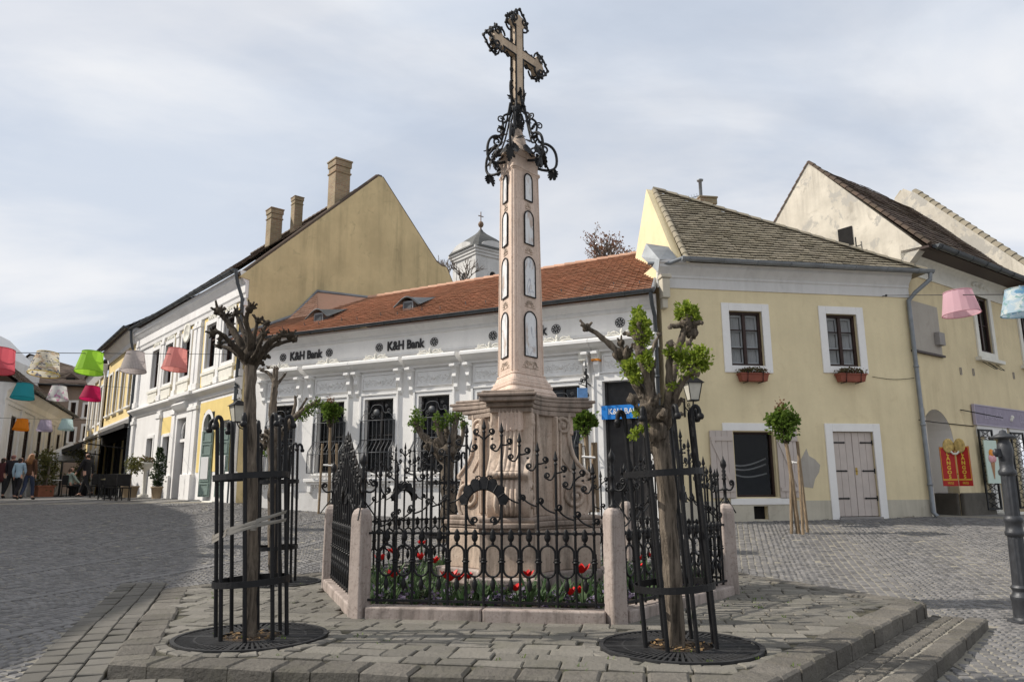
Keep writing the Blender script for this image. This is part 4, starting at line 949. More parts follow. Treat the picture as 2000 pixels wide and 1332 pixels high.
for i, c in enumerate(WC_+[DC]):
    hw = .86 if i != 2 else .88; rel.cut()
    ho.xprism([(.02,4.74),(-.08,4.74),(-.10,4.80),(-.26,4.86),(-.34,4.92),(-.40,4.94),(-.40,5.02),(-.36,5.05),(.02,5.12)], c-hw, c+hw)
    for sx in (-1, 1):
        x = c+sx*(hw-.13)
        prof = [(.02,4.74),(-.30,4.74),(-.30,4.66),(-.22,4.60),(-.18,4.50),(-.20,4.40),(-.15,4.33),(-.09,4.22),(-.10,4.12),(-.05,4.04),(.02,4.00)]
        ho.xprism(prof, x-.065, x+.065); ho.xprism([(.02,4.72),(-.33,4.72),(-.33,4.66),(.02,4.64)], x-.085, x+.085)
    rel.box(c-.56, c+.56, -.03, .02, 4.24, 4.62); rel.frame(c-.60, c+.60, 4.20, 4.66, .035, -.055, .0)
    rn = random.Random(i)
    for sx in (-1, 1):
        for q in range(3): rel.T = Matrix.Translation((c+sx*(.14+q*.15), -.035, 4.42)); rel.tube([(sx*x, 0, z) for x, _, z in scroll(0, 0, .075, 1.4, rn.uniform(0, 6), 1 if q % 2 else -1, 14)], .014, 5); rel.ball((sx*.07, 0, .08), .03, 6); rel.ball((-sx*.03, 0, -.09), .025, 6)
    rel.T = None; rel.ball((c, -.035, 4.44), .065, 8)
    acr.cut(); ho.cut(); acr.T = Matrix.Translation((c, -.26, 5.06)) @ Matrix.Scale(.82, 4)
    acr.lathe([(.07,0),(.08,.04),(.04,.07),(.055,.11),(.06,.15),(.035,.19),(.018,.21),(.026,.23),(.0,.255)], (0,0,0), 10)
    for sx in (-1, 1):
        acr.tube(bez((sx*.08,0,.05), (sx*.18,0,.20), (sx*.36,0,.10), 8), .026, 6); acr.tube([(sx*x, 0, z) for x, _, z in scroll(.38, .10, .065, 1.3, pi/2, -1, 14)], .022, 5)
        acr.tube(bez((sx*.1,0,.02), (sx*.3,0,.09), (sx*.52,0,.03), 6), .024, 6); acr.ball((sx*.2, 0, .14), .035, 6)
ho.build('window_hood', M['trim'], hb, bevel=.006, seg=1); rel.build('relief_panel', M['trim'], hb); acr.T = None; acr.build('hood_ornament', M['stucco'], hb)
b = MB(); b.xprism([(.02,5.16),(-.035,5.16),(-.035,5.20),(.02,5.22)], 0, LB); b.xprism([(.02,5.72),(-.04,5.72),(-.06,5.78),(-.06,5.82),(-.14,5.90),(-.20,5.96),(-.24,5.98),(-.24,6.04),(.02,6.04)], 0, LB); b.build('cornice', M['white_grey'], hb)
vent = None
for x in (1.19, 3.02, 4.87, 6.76, 8.64, 10.5, 12.25):
    if vent is None:
        v = MB()
        for q in range(8): a = q*pi/4+.2; v.obox(Matrix.Rotation(a, 4, 'Y') @ Matrix.Translation((0, -.006, .07)), .036, .012, .06)
        v.T = Matrix.Rotation(pi/2, 4, 'X'); v.lathe([(.115,-.002),(.128,-.002),(.128,.012),(.115,.012),(.115,-.002)], n=24); v.lathe([(0,-.002),(.02,-.002),(.02,.012),(0,.012)], n=10); vent = v.build('vent_rosette', M['iron_dull'], hb, (x, -.004, 5.46))
    else: c = copy_tree(vent, hb); c.location = (x, -.005, 5.46)
for x in (2.11, 5.79, 9.60): text_mesh('K&H Bank', .37, 'lettering', M['texd'], hb, (x, -.02, 5.45), (pi/2, 0, 0), .012, .011, 0, .80)
# belly cages over the windows
def cage(c):
    g = MB(); ct = .30
    def prof(t):                                                   # outward depth over the height 0..1
        return -.10-.26*(sin(pi*min(1, t/.62))**.8 if t < .31 else (1-.0*t)) if False else (-.30 if t < .38 else (-.10-.20*(.5+.5*cos(pi*min(1, (t-.38)/.22)))))
    z0, z1 = WZ0-.02, WZ0+1.45
    for q in range(9):
        x = c-.56+q*.14; g.tube([(x, prof(t), lerp(z0, z1, t)) for t in [j/14 for j in range(15)]], .009, 5)
    for t in (0, .37, .62, 1.0): g.tube([(c-.58, 0, lerp(z0,z1,t)), (c-.58, prof(t), lerp(z0,z1,t)), (c+.58, prof(t), lerp(z0,z1,t)), (c+.58, 0, lerp(z0,z1,t))], .012, 5)
    for sx in (-1, 1):
        for q in range(3):
            g.tube([(c+sx*.58, prof(t)*(q+1)/4, lerp(z0, z1, t)) for t in [j/14 for j in range(15)]], .008, 5)
        g.tube([(c+sx*.58, prof(t), lerp(z0, z1, t)) for t in [j/14 for j in range(15)]], .012, 5)
        g.T = Matrix.Translation((c, -.10, z1))
        g.tube(bez((sx*.56,0,0), (sx*.5,0,.25), (sx*.30,0,.20), 8)+bez((sx*.30,0,.20), (sx*.22,0,.2), (sx*.20,0,.36), 6)[1:], .010, 5)
        g.tube([(sx*x,0,z) for x,_,z in scroll(.40,.26,.07,1.4,-pi/2,1,14)], .008, 5); g.tube([(sx*x,0,z) for x,_,z in scroll(.14,.12,.08,1.4,pi/2,-1,14)], .008, 5)
        g.tube(bez((sx*.20,0,.36), (sx*.14,0,.46), (0,0,.44), 6), .010, 5); g.tube([(sx*x,0,z) for x,_,z in scroll(.32,.40,.05,1.3,0,1,12)], .007, 5); g.T = None
    g.T = Matrix.Translation((c, -.12, z1+.22)) @ Matrix.Rotation(pi/2, 4, 'X'); g.lathe([(.0,-.02),(.10,-.02),(.10,.02),(.06,.04),(0,.05)], n=14); g.T = None
    g.build('window_cage', M['cage'], hb)
for c in WC_: cage(c)
# door
d = MB(); d.box(dh[0], dh[1], .20, .24, .62, dh[3]); d.build('door', M['darkdoor'], hb)
b = MB(); b.box(dh[0]+.05, dh[1]-.05, .17, .199, 3.05, 3.10); b.box(dh[0], dh[0]+.06, .15, .199, .62, dh[3]); b.box(dh[1]-.06, dh[1], .15, .199, .62, dh[3]); b.box(DC-.06, DC+.06, .15, .199, .62, 3.05); b.build('door_frame', M['darkdoor'], hb)
s = MB(); s.box(dh[0]-.20, dh[0], -.05, .02, .5, dh[3]+.2); s.box(dh[1], dh[1]+.2, -.05, .02, .5, dh[3]+.2); s.box(dh[0], dh[1], -.05, .02, dh[3], dh[3]+.2); s.box(dh[0]-.24, dh[0]-.2, -.08, .02, .5, dh[3]+.24); s.box(dh[0]-.2, dh[1]+.24, -.08, .02, dh[3]+.2, dh[3]+.24); s.build('door_surround', M['trim'], hb, bevel=.008)
bs = MB(); bs.box(dh[0]-.02, dh[1]-.02, -.10, -.06, 3.02, 3.36); sg_ = bs.build('door_banner', M['blue'], hb)
text_mesh('K&H BANK', .20, 'banner_lettering', M['textw'], sg_, (DC-.02, -.105, 3.2), (pi/2,0,0), .004, .002, 0, .9)
for x, lab in ((11.28, 'white'), (11.62, 'orange')):
    b = MB(); b.box(x-.10, x+.10, -.22, .0, 4.52, 4.76); o = b.build('alarm_box', M['stucco'], hb, bevel=.015)
    if lab == 'orange': MB().box(x-.101, x+.101, -.222, -.0, 4.50, 4.55).build('lower_edge', M['orange'], o)
# roof
ca = radians(41+25.5); gl = Vector((-8.9, 24.3, 0))-FB.o; G0 = (gl.dot(FB.c), gl.dot(FB.n))
def gx_at(y): return G0[0]+(y-G0[1])/math.tan(ca)
RD, RZ, EZ = 3.2, 8.05, 6.07
rf = MB(); P3, P2 = (gx_at(RD)+.05, RD, RZ-.05), (LB-.55, RD, RZ+.22); P0, P1 = (gx_at(-.36)-.15, -.36, EZ), (LB+.02, -.36, EZ+.03)
tile_roof(rf, P0, P1, P2, P3, .165, .17, .05, 8, .008, .004); tile_roof(rf, (LB, 6.6, EZ), (2.5, 6.6, EZ), P3, P2, .4, .4, .02, 9)
K1 = Vector((gx_at(2.6)+.02, 2.6, 0)); kz = FB.at(628, 570, -2.6); K1.z = kz[1]; K1.x = gx_at(2.6)+.03
Rg = lerp(Vector(P3), Vector(P2), .13)
tile_roof(rf, lerp(Vector(P0), Vector(P3), .55)+Vector((0,0,.03)), lerp(Vector(P0), Vector(P3), .62)+Vector((1.1,0,.03)), K1, K1, .14, .17, .024, 12, .01)
rf.add([K1, Rg, lerp(Vector(P0), Vector(P3), .62)+Vector((.9,0,.03))], [(0,2,1)]); rf.add([K1, Rg, (K1.x+1.2, 4.8, K1.z-.1)], [(0,1,2)])
roof = rf.build('roof', M['tile'], hb)
rg = MB(); ridge(rg, Vector(Rg)+Vector((0,0,.03)), Vector(P2)+Vector((.12,0,.03)), 30, .10); rg.build('ridge_tiles', M['tile'], roof)
fl = MB(); fl.tube([Vector(P0)+Vector((.1,0,.08)), lerp(Vector(P0), Vector(P3), .6)+Vector((.08,0,.10)), K1+Vector((.02,0,.05)), Vector(Rg)+Vector((0,.1,.05))], .06, 6, flat=.6); fl.cut(); fl.tube([Vector(P1)+Vector((.0,.05,.05)), lerp(Vector(P1),Vector(P2),.4)+Vector((.02,0,.05)), Vector(P2)+Vector((.08,0,.04))], .06, 6); fl.build('roof_flashing', M['zinc'], hb)
gutter(hb, (P0[0]+.1, -.45, EZ+.02), (LB+.05, -.45, EZ+.03), .07, 'zinc_dark'); pipe(hb, [(LB-.02,-.45,EZ-.02),(LB-.02,-.35,5.75),(LB-.02,-.12,5.5),(LB-.02,-.12,.7)], .05, 'zinc_dark')
sgd = MB()
for i in range(17): 
    x = .9+i*.74; t = .16+.05*(i % 2); p = lerp(Vector((x, P0[1], EZ)), Vector((x, RD, RZ)), t); sgd.tube([p+Vector((0,.0,0)), p+Vector((0,-.02,.16))], .012, 4); sgd.tube([p+Vector((0,.1,.06)), p+Vector((0,-.02,.10))], .01, 4)
sgd.build('snow_guard', M['zinc_dark'], roof)
for x, y in ((1.9, .95), (5.35, .95)):                             # eyebrow dormers
    z = lerp(EZ, RZ, (y+.36)/(RD+.36)); n = 14
    top = lambda q: .20+.28*max(0, cos(pi*(q/n-.5)))**1.3
    dm_ = MB(); W = .46
    front = [(x-W+2*W*q/n, y-.30, z-.18+top(q)) for q in range(n+1)]; bk = [(x-W*.9+1.8*W*q/n, y+.75, z+.50+.02*max(0, cos(pi*(q/n-.5)))) for q in range(n+1)]
    dm_.loft([front, bk], True, False, False); dm_.tube(front, .03, 5); do = dm_.build('dormer', M['zinc_dark'], hb)
    MB().box(x-.19, x+.19, y-.22, y+.3, z-.22, z+.20).build('dormer_front', M['zinc'], do, bevel=.01); MB().box(x-.13, x+.13, y-.235, y-.21, z-.12, z+.13).build('dormer_louvre', M['zinc_dark'], do)
# ------------------------------------------------------------------ the white and yellow baroque house on the left
LL = 13.0; FL = F((-17.43, 34.11), -49)
hl = FL.thing('baroque_house', 'white and yellow stucco house with a big bare stained gable beside the bank', 'house')
ZG = .75
W5_ = [3.0, 4.85, 7.0, 9.8, 11.55]; uh = [(c-.5, c+.5, 5.72 if c < 7 else 5.75, 7.38) for c in W5_]
lows = [(2.75,3.6,1.1,3.55), (5.0,5.85,1.1,3.5), (6.75,7.8,1.0,4.1), (9.55,10.65,1.25,4.1), (11.2,12.1,1.1,3.7)]
b = MB(); b.wall(0, LL, ZG, 8.6, uh+lows, 0, .25); b.quad((0,9,ZG),(0,0,ZG),(0,0,8.6),(0,9,8.6)); b.build('wall', M['baroque'], hl)
back(hl, .3, LL-.7, 1, 8, .9)
gp = [(0,.3),(0,8.35),(-.34,8.42),(4.86,13.5),(5.05,13.5),(7.7,10.55),(7.95,10.42),(8.2,10.42),(8.75,9.4),(9.3,8.6),(9.3,.3)]
b = MB(); n = len(gp); b.add([(LL+.01, y, z) for y, z in gp]+[(LL-.3, y, z) for y, z in gp], [tuple(range(n)), tuple(range(2*n-1, n-1, -1))]+[(i, n+i, n+(i+1) % n, (i+1) % n) for i in range(n)]); b.build('gable_wall', M['gable'], hl)
b = MB()
for p, q in zip(gp[2:9], gp[3:10]): b.tube([(LL-.12, p[0], p[1]+.03), (LL-.12, q[0], q[1]+.03)], .10, 5)
b.build('gable_coping', M['tile_dark'], hl)
rf = MB(); tile_roof(rf, (-.2,-.38,8.84), (LL-.22,-.38,8.74), (LL-.22,4.86,13.40), (.4,4.86,13.40), .24, .24, .03, 21, .05); tile_roof(rf, (LL-.22,9.6,8.6), (-.2,9.6,8.6), (.4,4.9,13.4), (LL-.22,4.9,13.4), .4, .4, .03, 22)
roof = rf.build('roof', M['tile_dark'], hl)
rg = MB(); ridge(rg, (.4,4.88,13.44), (LL-.2,4.88,13.44), 30, .13); rg.build('ridge_tiles', M['tile_dark'], roof)
chimney(hl, LL-.50, 3.42, 12.2, 13.85, .60, .62, 'chimney')
for (l, r_, t, bt, out) in ((570, 592, 394, 452, -2.6), (523, 551, 420, 474, -2.0)):
    x0, z1 = FL.at(l, t, out); x1, _ = FL.at(r_, t, out); chimney(hl, (x0+x1)/2, -out, z1-1.6, z1, abs(x1-x0)*.33, abs(x1-x0)*.33)
b = MB(); b.xprism([(.02,7.72),(-.06,7.72),(-.08,7.86),(-.12,7.92),(-.12,8.22),(-.18,8.30),(-.26,8.42),(-.30,8.46),(-.30,8.60),(-.33,8.64),(.02,8.66)], -.1, LL-.02)
b.xprism([(.02,4.62),(-.05,4.62),(-.08,4.74),(-.20,4.82),(-.26,4.88),(-.26,4.96),(-.10,5.04),(.02,5.06)], -.05, LL)
b.xprism([(.02,4.86),(-.36,4.86),(-.36,5.0),(.02,5.06)], 6.3, 8.75); b.xprism([(.02,4.40),(-.18,4.44),(-.30,4.62),(.02,4.86)], 6.5, 7.9)
b.build('cornice', M['baroque'], hl, bevel=.01, seg=1)
pi_ = MB()
for x, w in ((.35,.5),(4.02,.36),(6.0,.34),(8.1,.34),(8.56,.34),(10.72,.30),(12.75,.4)):
    pi_.cut(); pi_.box(x-w/2, x+w/2, -.10, .02, 5.06, 7.75); pi_.box(x-w/2-.05, x+w/2+.05, -.13, .02, 7.45, 7.6); pi_.box(x-w/2-.05, x+w/2+.05, -.14, .02, 5.06, 5.3)
for x, w in ((.35,.5),(4.25,.5),(6.25,.4),(8.25,.5),(8.75,.4),(12.75,.4)):
    pi_.cut(); pi_.box(x-w/2, x+w/2, -.10, .02, 1.9, 4.62); pi_.box(x-w/2-.09, x+w/2+.09, -.18, .02, ZG, 1.95); pi_.box(x-w/2-.05, x+w/2+.05, -.14, .02, 4.3, 4.45)
pi_.build('pilaster', M['baroque'], hl, bevel=.012, seg=1)
pn = MB()
for x0, x1, z0, z1 in ((2.35,3.75,5.1,7.7),(4.25,5.78,5.1,7.7),(6.25,7.85,5.1,7.7),(8.85,10.5,5.1,7.7),(10.95,12.4,5.1,7.7),(4.6,6.0,3.6,4.3),(9.1,12.4,2.0,4.5),(12.95,13.0,5.1,7.7)):
    pn.cut(); hs = [h for h in uh+lows if x0 < h[0] and h[1] < x1 and h[3] > z0 and h[2] < z1]
    hs = [(h[0], h[1], max(h[2], z0), min(h[3], z1)) for h in hs]
    pn.wall(x0, x1, z0, z1, hs, -.012, .02)
pn.build('yellow_panel', M['ochre'], hl)
for i, r in enumerate(uh):
    c = (r[0]+r[1])/2
    o = window(hl, *r, 'wood_brown', .16, 2, 1, .06, 'glass', (.17, 'baroque', .07), tbar=lerp(r[2], r[3], .66))
    s = MB(); s.box(c-.62, c+.62, -.09, .0, 5.16, 5.50); s.box(c-.46, c+.46, -.12, .0, 5.08, 5.16); s.box(c-.72, c+.72, -.12, .0, 5.50, 5.60)
    s.cut()
    if i == 2:
        s.T = Matrix.Translation((c, -.06, 7.5)) @ Matrix.Rotation(pi/2, 4, 'X'); s.lathe([(.0,-.02),(.42,-.02),(.42,.02),(.3,.03),(.28,.01),(0,.01)], n=20); s.T = None
    else:
        for q in range(4): s.T = Matrix.Translation((c-.3+q*.2, -.05, 7.62)); s.tube([(x,0,z) for x,_,z in scroll(0,0,.09,1.2,q,1,10)], .03, 5)
        s.T = None; s.box(c-.5, c+.5, -.04, 0, 7.48, 7.74)
    s.build('stucco_ornament', M['stucco'], o)
def door(par, r, mat, y=.2, trans=None, name='door'):
    d = MB(); x0, x1, z0, z1 = r; d.box(x0, x1, y, y+.05, z0, z1); m = (x0+x1)/2
    for a, b_ in ((x0+.06, m-.03), (m+.03, x1-.06)):
        for f0, f1 in ((.05,.35),(.4,.72),(.77,.95)): d.frame(a, b_, lerp(z0, z1, f0), lerp(z0, z1, f1), .05, y-.025, y)
    d.box(m-.025, m+.025, y-.03, y, z0, z1); o = d.build(name, M[mat], par, bevel=.004, seg=1)
    h = MB(); h.ball((m+.08, y-.05, lerp(z0, z1, .45)), .03, 6); h.build('handle', M['gold'], o); return o
for i, r in enumerate(lows[:2]):
    window(hl, *r, 'darkdoor', .18, 2, 2, .06, 'glass', (.13, 'baroque', .06))
r = lows[2]; door(hl, (r[0], r[1], 1.0, 3.2), 'greydoor', .22)
b = MB(); b.box(r[0], r[1], .05, .24, 3.2, 3.32); ar = [(r[0]+.525+.42*cos(pi*q/12), 3.36+.60*sin(pi*q/12)) for q in range(13)]
b.tube([(x, .12, z) for x, z in ar], .05, 6); b.build('fanlight_frame', M['baroque'], hl); MB().quad((r[0],.2,3.32),(r[1],.2,3.32),(r[1],.2,4.1),(r[0],.2,4.1)).build('fanlight_glass', M['glass'], hl)
s = MB(); s.frame(r[0]-.16, r[1]+.16, .8, r[3]+.16, .16, -.08, .02); s.build('door_surround', M['baroque'], hl, bevel=.01); b = MB(); b.box(r[0]-.2, r[1]+.2, -.35, .2, .6, 1.0); b.build('door_step', M['greyplast'], hl, bevel=.02)
r = lows[3]; s = MB(); c = (r[0]+r[1])/2; hw = .42
s.add([(c+hw*cos(pi*q/16), -.05, 3.62+hw*sin(pi*q/16)) for q in range(17)]+[(c+(hw+.16)*cos(pi*q/16), -.05, 3.62+(hw+.16)*sin(pi*q/16)) for q in range(17)], [(q, q+1, 18+q, 17+q) for q in range(16)]); s.box(c-hw-.16, c-hw, -.05, .02, 1.2, 3.62); s.box(c+hw, c+hw+.16, -.05, .02, 1.2, 3.62)
s.build('arch_surround', M['baroque'], hl); o = window(hl, r[0], r[1], r[2], r[3], 'green', .2, 3, 5, .05)
window(hl, *lows[4], 'wood_white', .2, 2, 1, .06)
for x0, x1, yr in ((10.45, 10.98, .0), (12.02, 12.55, 0)):
    s = MB(); z0, z1 = 1.15, 3.4; s.T = Matrix.Translation((x0+.3, -.06, 0)) @ Matrix.Rotation(.40, 4, 'Z') @ Matrix.Translation((x0-x1, 0, 0)); w = x1-x0
    s.box(0, w, 0, .035, z0, z1)
    for q in range(5): s.frame(.05, w-.05, z0+.06+q*.45, z0+.46+q*.45, .05, -.02, 0)
    so = s.build('shutter', M['green'], hl, bevel=.004, seg=1); p = MB(); p.T = s.T; p.box(.08, w-.1, -.035, -.022, 1.75, 2.5); po = p.build('notice_sheet', M['textw'], so)
b = MB()
for x in (9.5, 11.2): b.cut(); b.box(x, x+1.0, -.45, .0, .55, 1.02)
b.build('stone_step', M['stucco'], hl, bevel=.03)
gutter(hl, (-.2,-.45,8.80), (LL-.15,-.45,8.70), .09, 'zinc_dark'); pipe(hl, [(LL-.12,-.45,8.65),(LL-.12,-.35,8.2),(LL-.12,-.16,7.7),(LL-.12,-.16,.9)], .06, 'zinc_dark'); pipe(hl, [(.05,-.45,8.7),(.05,-.4,8.2),(.12,-.14,7.2),(.12,-.14,.9)], .06, 'zinc_dark')
# ------------------------------------------------------------------ yellow row house with the awning, and its neighbour
FC = F((-17.43-.1-8.2*cos(radians(-53)), 34.11-8.2*sin(radians(-53))+.2), -53); LC = 8.0
hc = FC.thing('row_house', 'yellow two-storey row house with a black café awning, next to the white stucco house', 'house')
# at the far end of this facade the next house continues
ups = [(c-.42, c+.42, 5.35, 7.55) for c in (1.2, 3.0, 4.9, 6.9)]; lo = [(.4,2.8,1.1,3.9),(2.95,5.15,1.1,3.9),(5.3,7.6,1.1,3.9)]
b = MB(); b.wall(0, LC, .8, 8.9, ups+lo, 0, .3); b.quad((0,7,.8),(0,0,.8),(0,0,8.9),(0,7,8.9)); b.quad((LC,0,.8),(LC,7,.8),(LC,7,8.9),(LC,0,8.9)); b.build('wall', M['rowyellow'], hc); back(hc, 0, LC, 1, 8, 1.0)
for r in ups: window(hc, *r, 'wood_brown', .2, 2, 2, .05, 'glass', (.13, 'baroque', .05), sill=.2)
for r in lo: window(hc, *r, 'darkdoor', .25, 2, 2, .06)
b = MB(); b.xprism([(.02,8.3),(-.08,8.3),(-.12,8.5),(-.3,8.7),(-.42,8.86),(-.42,8.95),(.02,8.95)], -.05, LC); b.xprism([(.02,4.5),(-.06,4.5),(-.16,4.66),(-.16,4.76),(.02,4.82)], 0, LC); b.box(LC-.4, LC, -.06, .01, .8, 8.3); b.build('cornice', M['baroque'], hc)
rf = MB(); tile_roof(rf, (-.1,-.6,8.98), (LC+.1,-.6,8.98), (LC+.1,4.5,12.3), (-.1,4.5,12.3), .3, .3, .03, 31); rf.quad((LC+.1,9.4,8.9),(-.1,9.4,8.9),(-.1,4.5,12.3),(LC+.1,4.5,12.3)); rf.build('roof', M['tile_dark'], hc)
gutter(hc, (-.1,-.66,8.98), (LC+.1,-.66,8.98), .10, 'zinc_dark')
sf = MB(); sf.box(.2,.42,-.06,.1,1.0,4.25); sf.box(7.55,7.85,-.06,.1,1.0,4.25); sf.box(2.75,3.0,-.06,.1,1.0,4.25); sf.box(5.1,5.35,-.06,.1,1.0,4.25); sf.box(.42,7.55,-.06,.1,3.8,4.25); sf.box(.42,7.55,-.07,.1,1.0,1.35); sf.build('shopfront', M['darkfab'], hc)
a = MB(); a.loft([[(x, 0, 4.42) for x in (.5, 7.6)], [(x, -.06, 4.3) for x in (.5, 7.6)], [(x, -1.9, 3.55) for x in (.5, 7.6)], [(x, -1.92, 3.3) for x in (.5, 7.6)], [(x, -1.86, 3.3) for x in (.5, 7.6)], [(x, -1.86, 3.5) for x in (.5, 7.6)], [(x, -.02, 4.24) for x in (.5, 7.6)]], False, False, False)
for x in (.5, 7.6): a.tube([(x, 0, 3.3), (x, -1.88, 3.5)], .03, 6)
a.box(.4, 7.7, -.25, 0, 4.26, 4.46); a.build('awning', M['darkfab'], hc)
FD = F((-22.7-7.4*cos(radians(-55)), 41.1-7.4*sin(radians(-55))), -55)
hd = FD.thing('ochre_house', 'pale yellow house far down the street beyond the café awning', 'house')
ups = [(c-.45, c+.45, 5.2, 7.2) for c in (1.4, 3.8, 6.2)]; lo = [(c-.5, c+.5, 1.5, 3.6) for c in (1.4, 3.8, 6.2)]
b = MB(); b.wall(0, 7.4, .8, 8.3, ups+lo, 0, .2); b.quad((0,6,.8),(0,0,.8),(0,0,8.3),(0,6,8.3)); b.build('wall', M['rowyellow'], hd); back(hd, .4, 7, 1, 8, .8)
for r in ups+lo: window(hd, *r, 'wood_brown', .15, 2, 2, .06, 'glass', (.15, 'baroque', .06))
b = MB(); b.xprism([(.02,7.8),(-.1,7.8),(-.3,8.2),(-.4,8.4),(.02,8.4)], 0, 7.4); b.xprism([(.02,4.4),(-.15,4.5),(-.15,4.65),(.02,4.7)], 0, 7.4)
for x in (.2, 2.6, 5.0, 7.2): b.box(x-.15, x+.15, -.09, .01, .8, 7.8)
b.build('cornice', M['baroque'], hd); rf = MB(); tile_roof(rf, (-.1,-.5,8.4), (7.5,-.5,8.4), (7.5,4,11), (-.1,4,11), .35, .35, .03, 33); rf.build('roof', M['tile_dark'], hd)
# ------------------------------------------------------------------ far end of the street
FW = F((-21.7, 31.5), 112.5); LW = 15.7
hw_ = FW.thing('white_hall', 'low white building with tall dark windows and brown roof behind the coloured lampshades', 'house')
wins = [(c-.5, c+.5, 2.35, 4.7) for c in (2.2, 5.2, 8.4, 11.2, 14.0)]
b = MB(); b.wall(0, LW, .5, 6.0, wins, 0, .12); b.quad((0,9,.5),(0,0,.5),(0,0,6),(0,9,6)); b.quad((LW,0,.5),(LW,9,.5),(LW,9,6),(LW,0,6)); b.build('wall', M['baroque'], hw_); back(hw_, 0, LW, 1, 5, .9)
for r in wins: window(hw_, *r, 'wood_brown', .06, 2, 3, .06, 'glass', (.14, 'baroque', .03), sill=.22)
b = MB(); b.xprism([(.02,5.1),(-.06,5.1),(-.06,5.25),(-.1,5.3),(-.1,5.6),(-.3,5.8),(-.4,5.95),(.02,6.0)], 0, LW+.1)
for x in (.3, 3.7, 6.8, 9.8, 12.6, 15.4): b.box(x-.25, x+.25, -.08, .01, .5, 5.1)
b.xprism([(.02,1.9),(-.12,1.9),(-.12,2.02),(.02,2.06)], 0, LW); b.build('cornice', M['baroque'], hw_)
rf = MB(); tile_roof(rf, (-.3,-.5,6.0), (LW+.4,-.5,6.0), (LW-2.0,4.5,10.0), (-.3,4.5,10.0), .3, .3, .03, 35, .06); tile_roof(rf, (LW+.4,-.5,6.0), (LW+.4,9.5,6.0), (LW-2,4.5,10), (LW-2,4.5,10), .3, .3, .03, 36); rf.build('roof', M['tile_dark'], hw_)
gutter(hw_, (-.3,-.58,6.0), (LW+.4,-.58,6.0), .09, 'zinc_dark'); pipe(hw_, [(LW-.1,-.5,5.9),(LW-.1,-.14,5.4),(LW-.1,-.14,1.0)], .06, 'zinc_dark')
FE = F((-39, 53), 3)
he = FE.thing('brown_house', 'grey-brown house with white-framed windows closing the far end of the street', 'house')
wins = [FE.rect(138, 148, 786, 811), FE.rect(165, 174, 790, 815), FE.rect(135, 145, 838, 863), FE.rect(162, 172, 832, 860), FE.rect(147, 166, 888, 902)]
b = MB(); b.wall(0, 16, .5, 9.3, wins, 0, .25); b.build('wall', M['brown'], he); back(he, 0, 16, 1, 9, .8)
for r in wins[:4]: window(he, *r, 'wood_brown', .15, 2, 2, .07, 'glass', (.16, 'baroque', .05), sill=.2)
window(he, *wins[4], 'wood_brown', .15, 2, 1, .07)
rf = MB(); ra_, rb_ = FE.at(96, 700, -5), FE.at(215, 740, -5); tile_roof(rf, (-3,-.5,9.3), (16,-.5,8.6), (rb_[0],5,rb_[1]), (ra_[0],5,ra_[1]), .35, .35, .03, 37, .1); rf.build('roof', M['tile_dark'], he); gutter(he, (-3,-.6,9.3), (16,-.6,8.6), .09, 'zinc_dark')
x, z = FE.at(150, 741, -2); d_ = MB(); d_.add([(x-.9,1.2,z-.3),(x+.9,1.2,z-.3),(x,1.2,z+.35),(x-.9,3.5,z+.3),(x+.9,3.5,z+.3),(x,3.5,z+.5)], [(0,1,2),(1,4,5,2),(0,2,5,3)]); do = d_.build('dormer', M['tile_dark'], he); MB().box(x-.3,x+.3,1.1,1.19,z-.3,z).build('dormer_window', M['dark'], do)
FG = F((-47, 60), 0)
hg = FG.thing('cream_gable_house', 'pale house with small gable peeping over the low white building\'s brown roof', 'house')
gx0, gz1 = FG.at(60, 694); gxl, gzl = FG.at(36, 702); gxr, gzr = FG.at(75, 705)
b = MB(); b.add([(gxl,0,4),(gxr+1.2,0,4),(gxr+1.2,0,gzr),(gx0,0,gz1),(gxl,0,gzl-.5),(gxl,6,4),(gxr+1.2,6,4),(gxr+1.2,6,gzr),(gx0,6,gz1),(gxl,6,gzl-.5)], [(0,1,2,3,4),(9,8,7,6,5),(1,6,7,2),(5,0,4,9)]); b.build('wall', M['baroque'], hg)
b = MB(); b.add([(gxl-.3,-.2,gzl-.6),(gx0,-.2,gz1+.12),(gxr+1.5,-.2,gzr-.05),(gxl-.3,6,gzl-.6),(gx0,6,gz1+.12),(gxr+1.5,6,gzr-.05)], [(0,1,4,3),(1,2,5,4)]); b.build('roof', M['tile_dark'], hg)
FK = F((-40, 46), 15)
hk = FK.thing('grey_wall_house', 'grey-white gabled house end above the coral pink lampshade', 'house')
k0, kz_ = FK.at(0, 662); k1, kz1 = FK.at(13, 685)
# low orange stall far left
t = thing('market_stall', 'small stall with orange walls and purple-brown roof behind the walkers', 'stall', ground_at(6, 956), .2)
b = MB(); b.box(-1.6,.6,0,2,0,1.9); b.build('stall_wall', simple('orange_stall_paint', (.42,.17,.09), .8), t); b = MB(); b.add([(-1.8,-.3,1.8),(.95,-.3,1.8),(.95,2.2,1.8),(-1.8,2.2,1.8),(-.9,.9,2.75)], [(0,1,4),(1,2,4),(2,3,4),(3,0,4),(3,2,1,0)]); b.build('roof', M['tile_dark'], t)
b = MB(); b.add([(k0-6,0,2),(k1+.5,0,2),(k1+.5,0,kz1-.6),(k0-1.2,0,kz_+.8),(k0-6,0,kz_+.8),(k0-6,5,2),(k1+.5,5,2),(k1+.5,5,kz1-.6),(k0-1.2,5,kz_+.8),(k0-6,5,kz_+.8)], [(0,1,2,3,4),(9,8,7,6,5),(1,6,7,2),(2,7,8,3),(3,8,9,4),(5,0,4,9)]); b.build('wall', M['white_grey'], hk)
r = (k0-2, k0-1.2, kz_-2, kz_-.6); window(hk, *r, 'wood_brown', -.02, 2, 2)
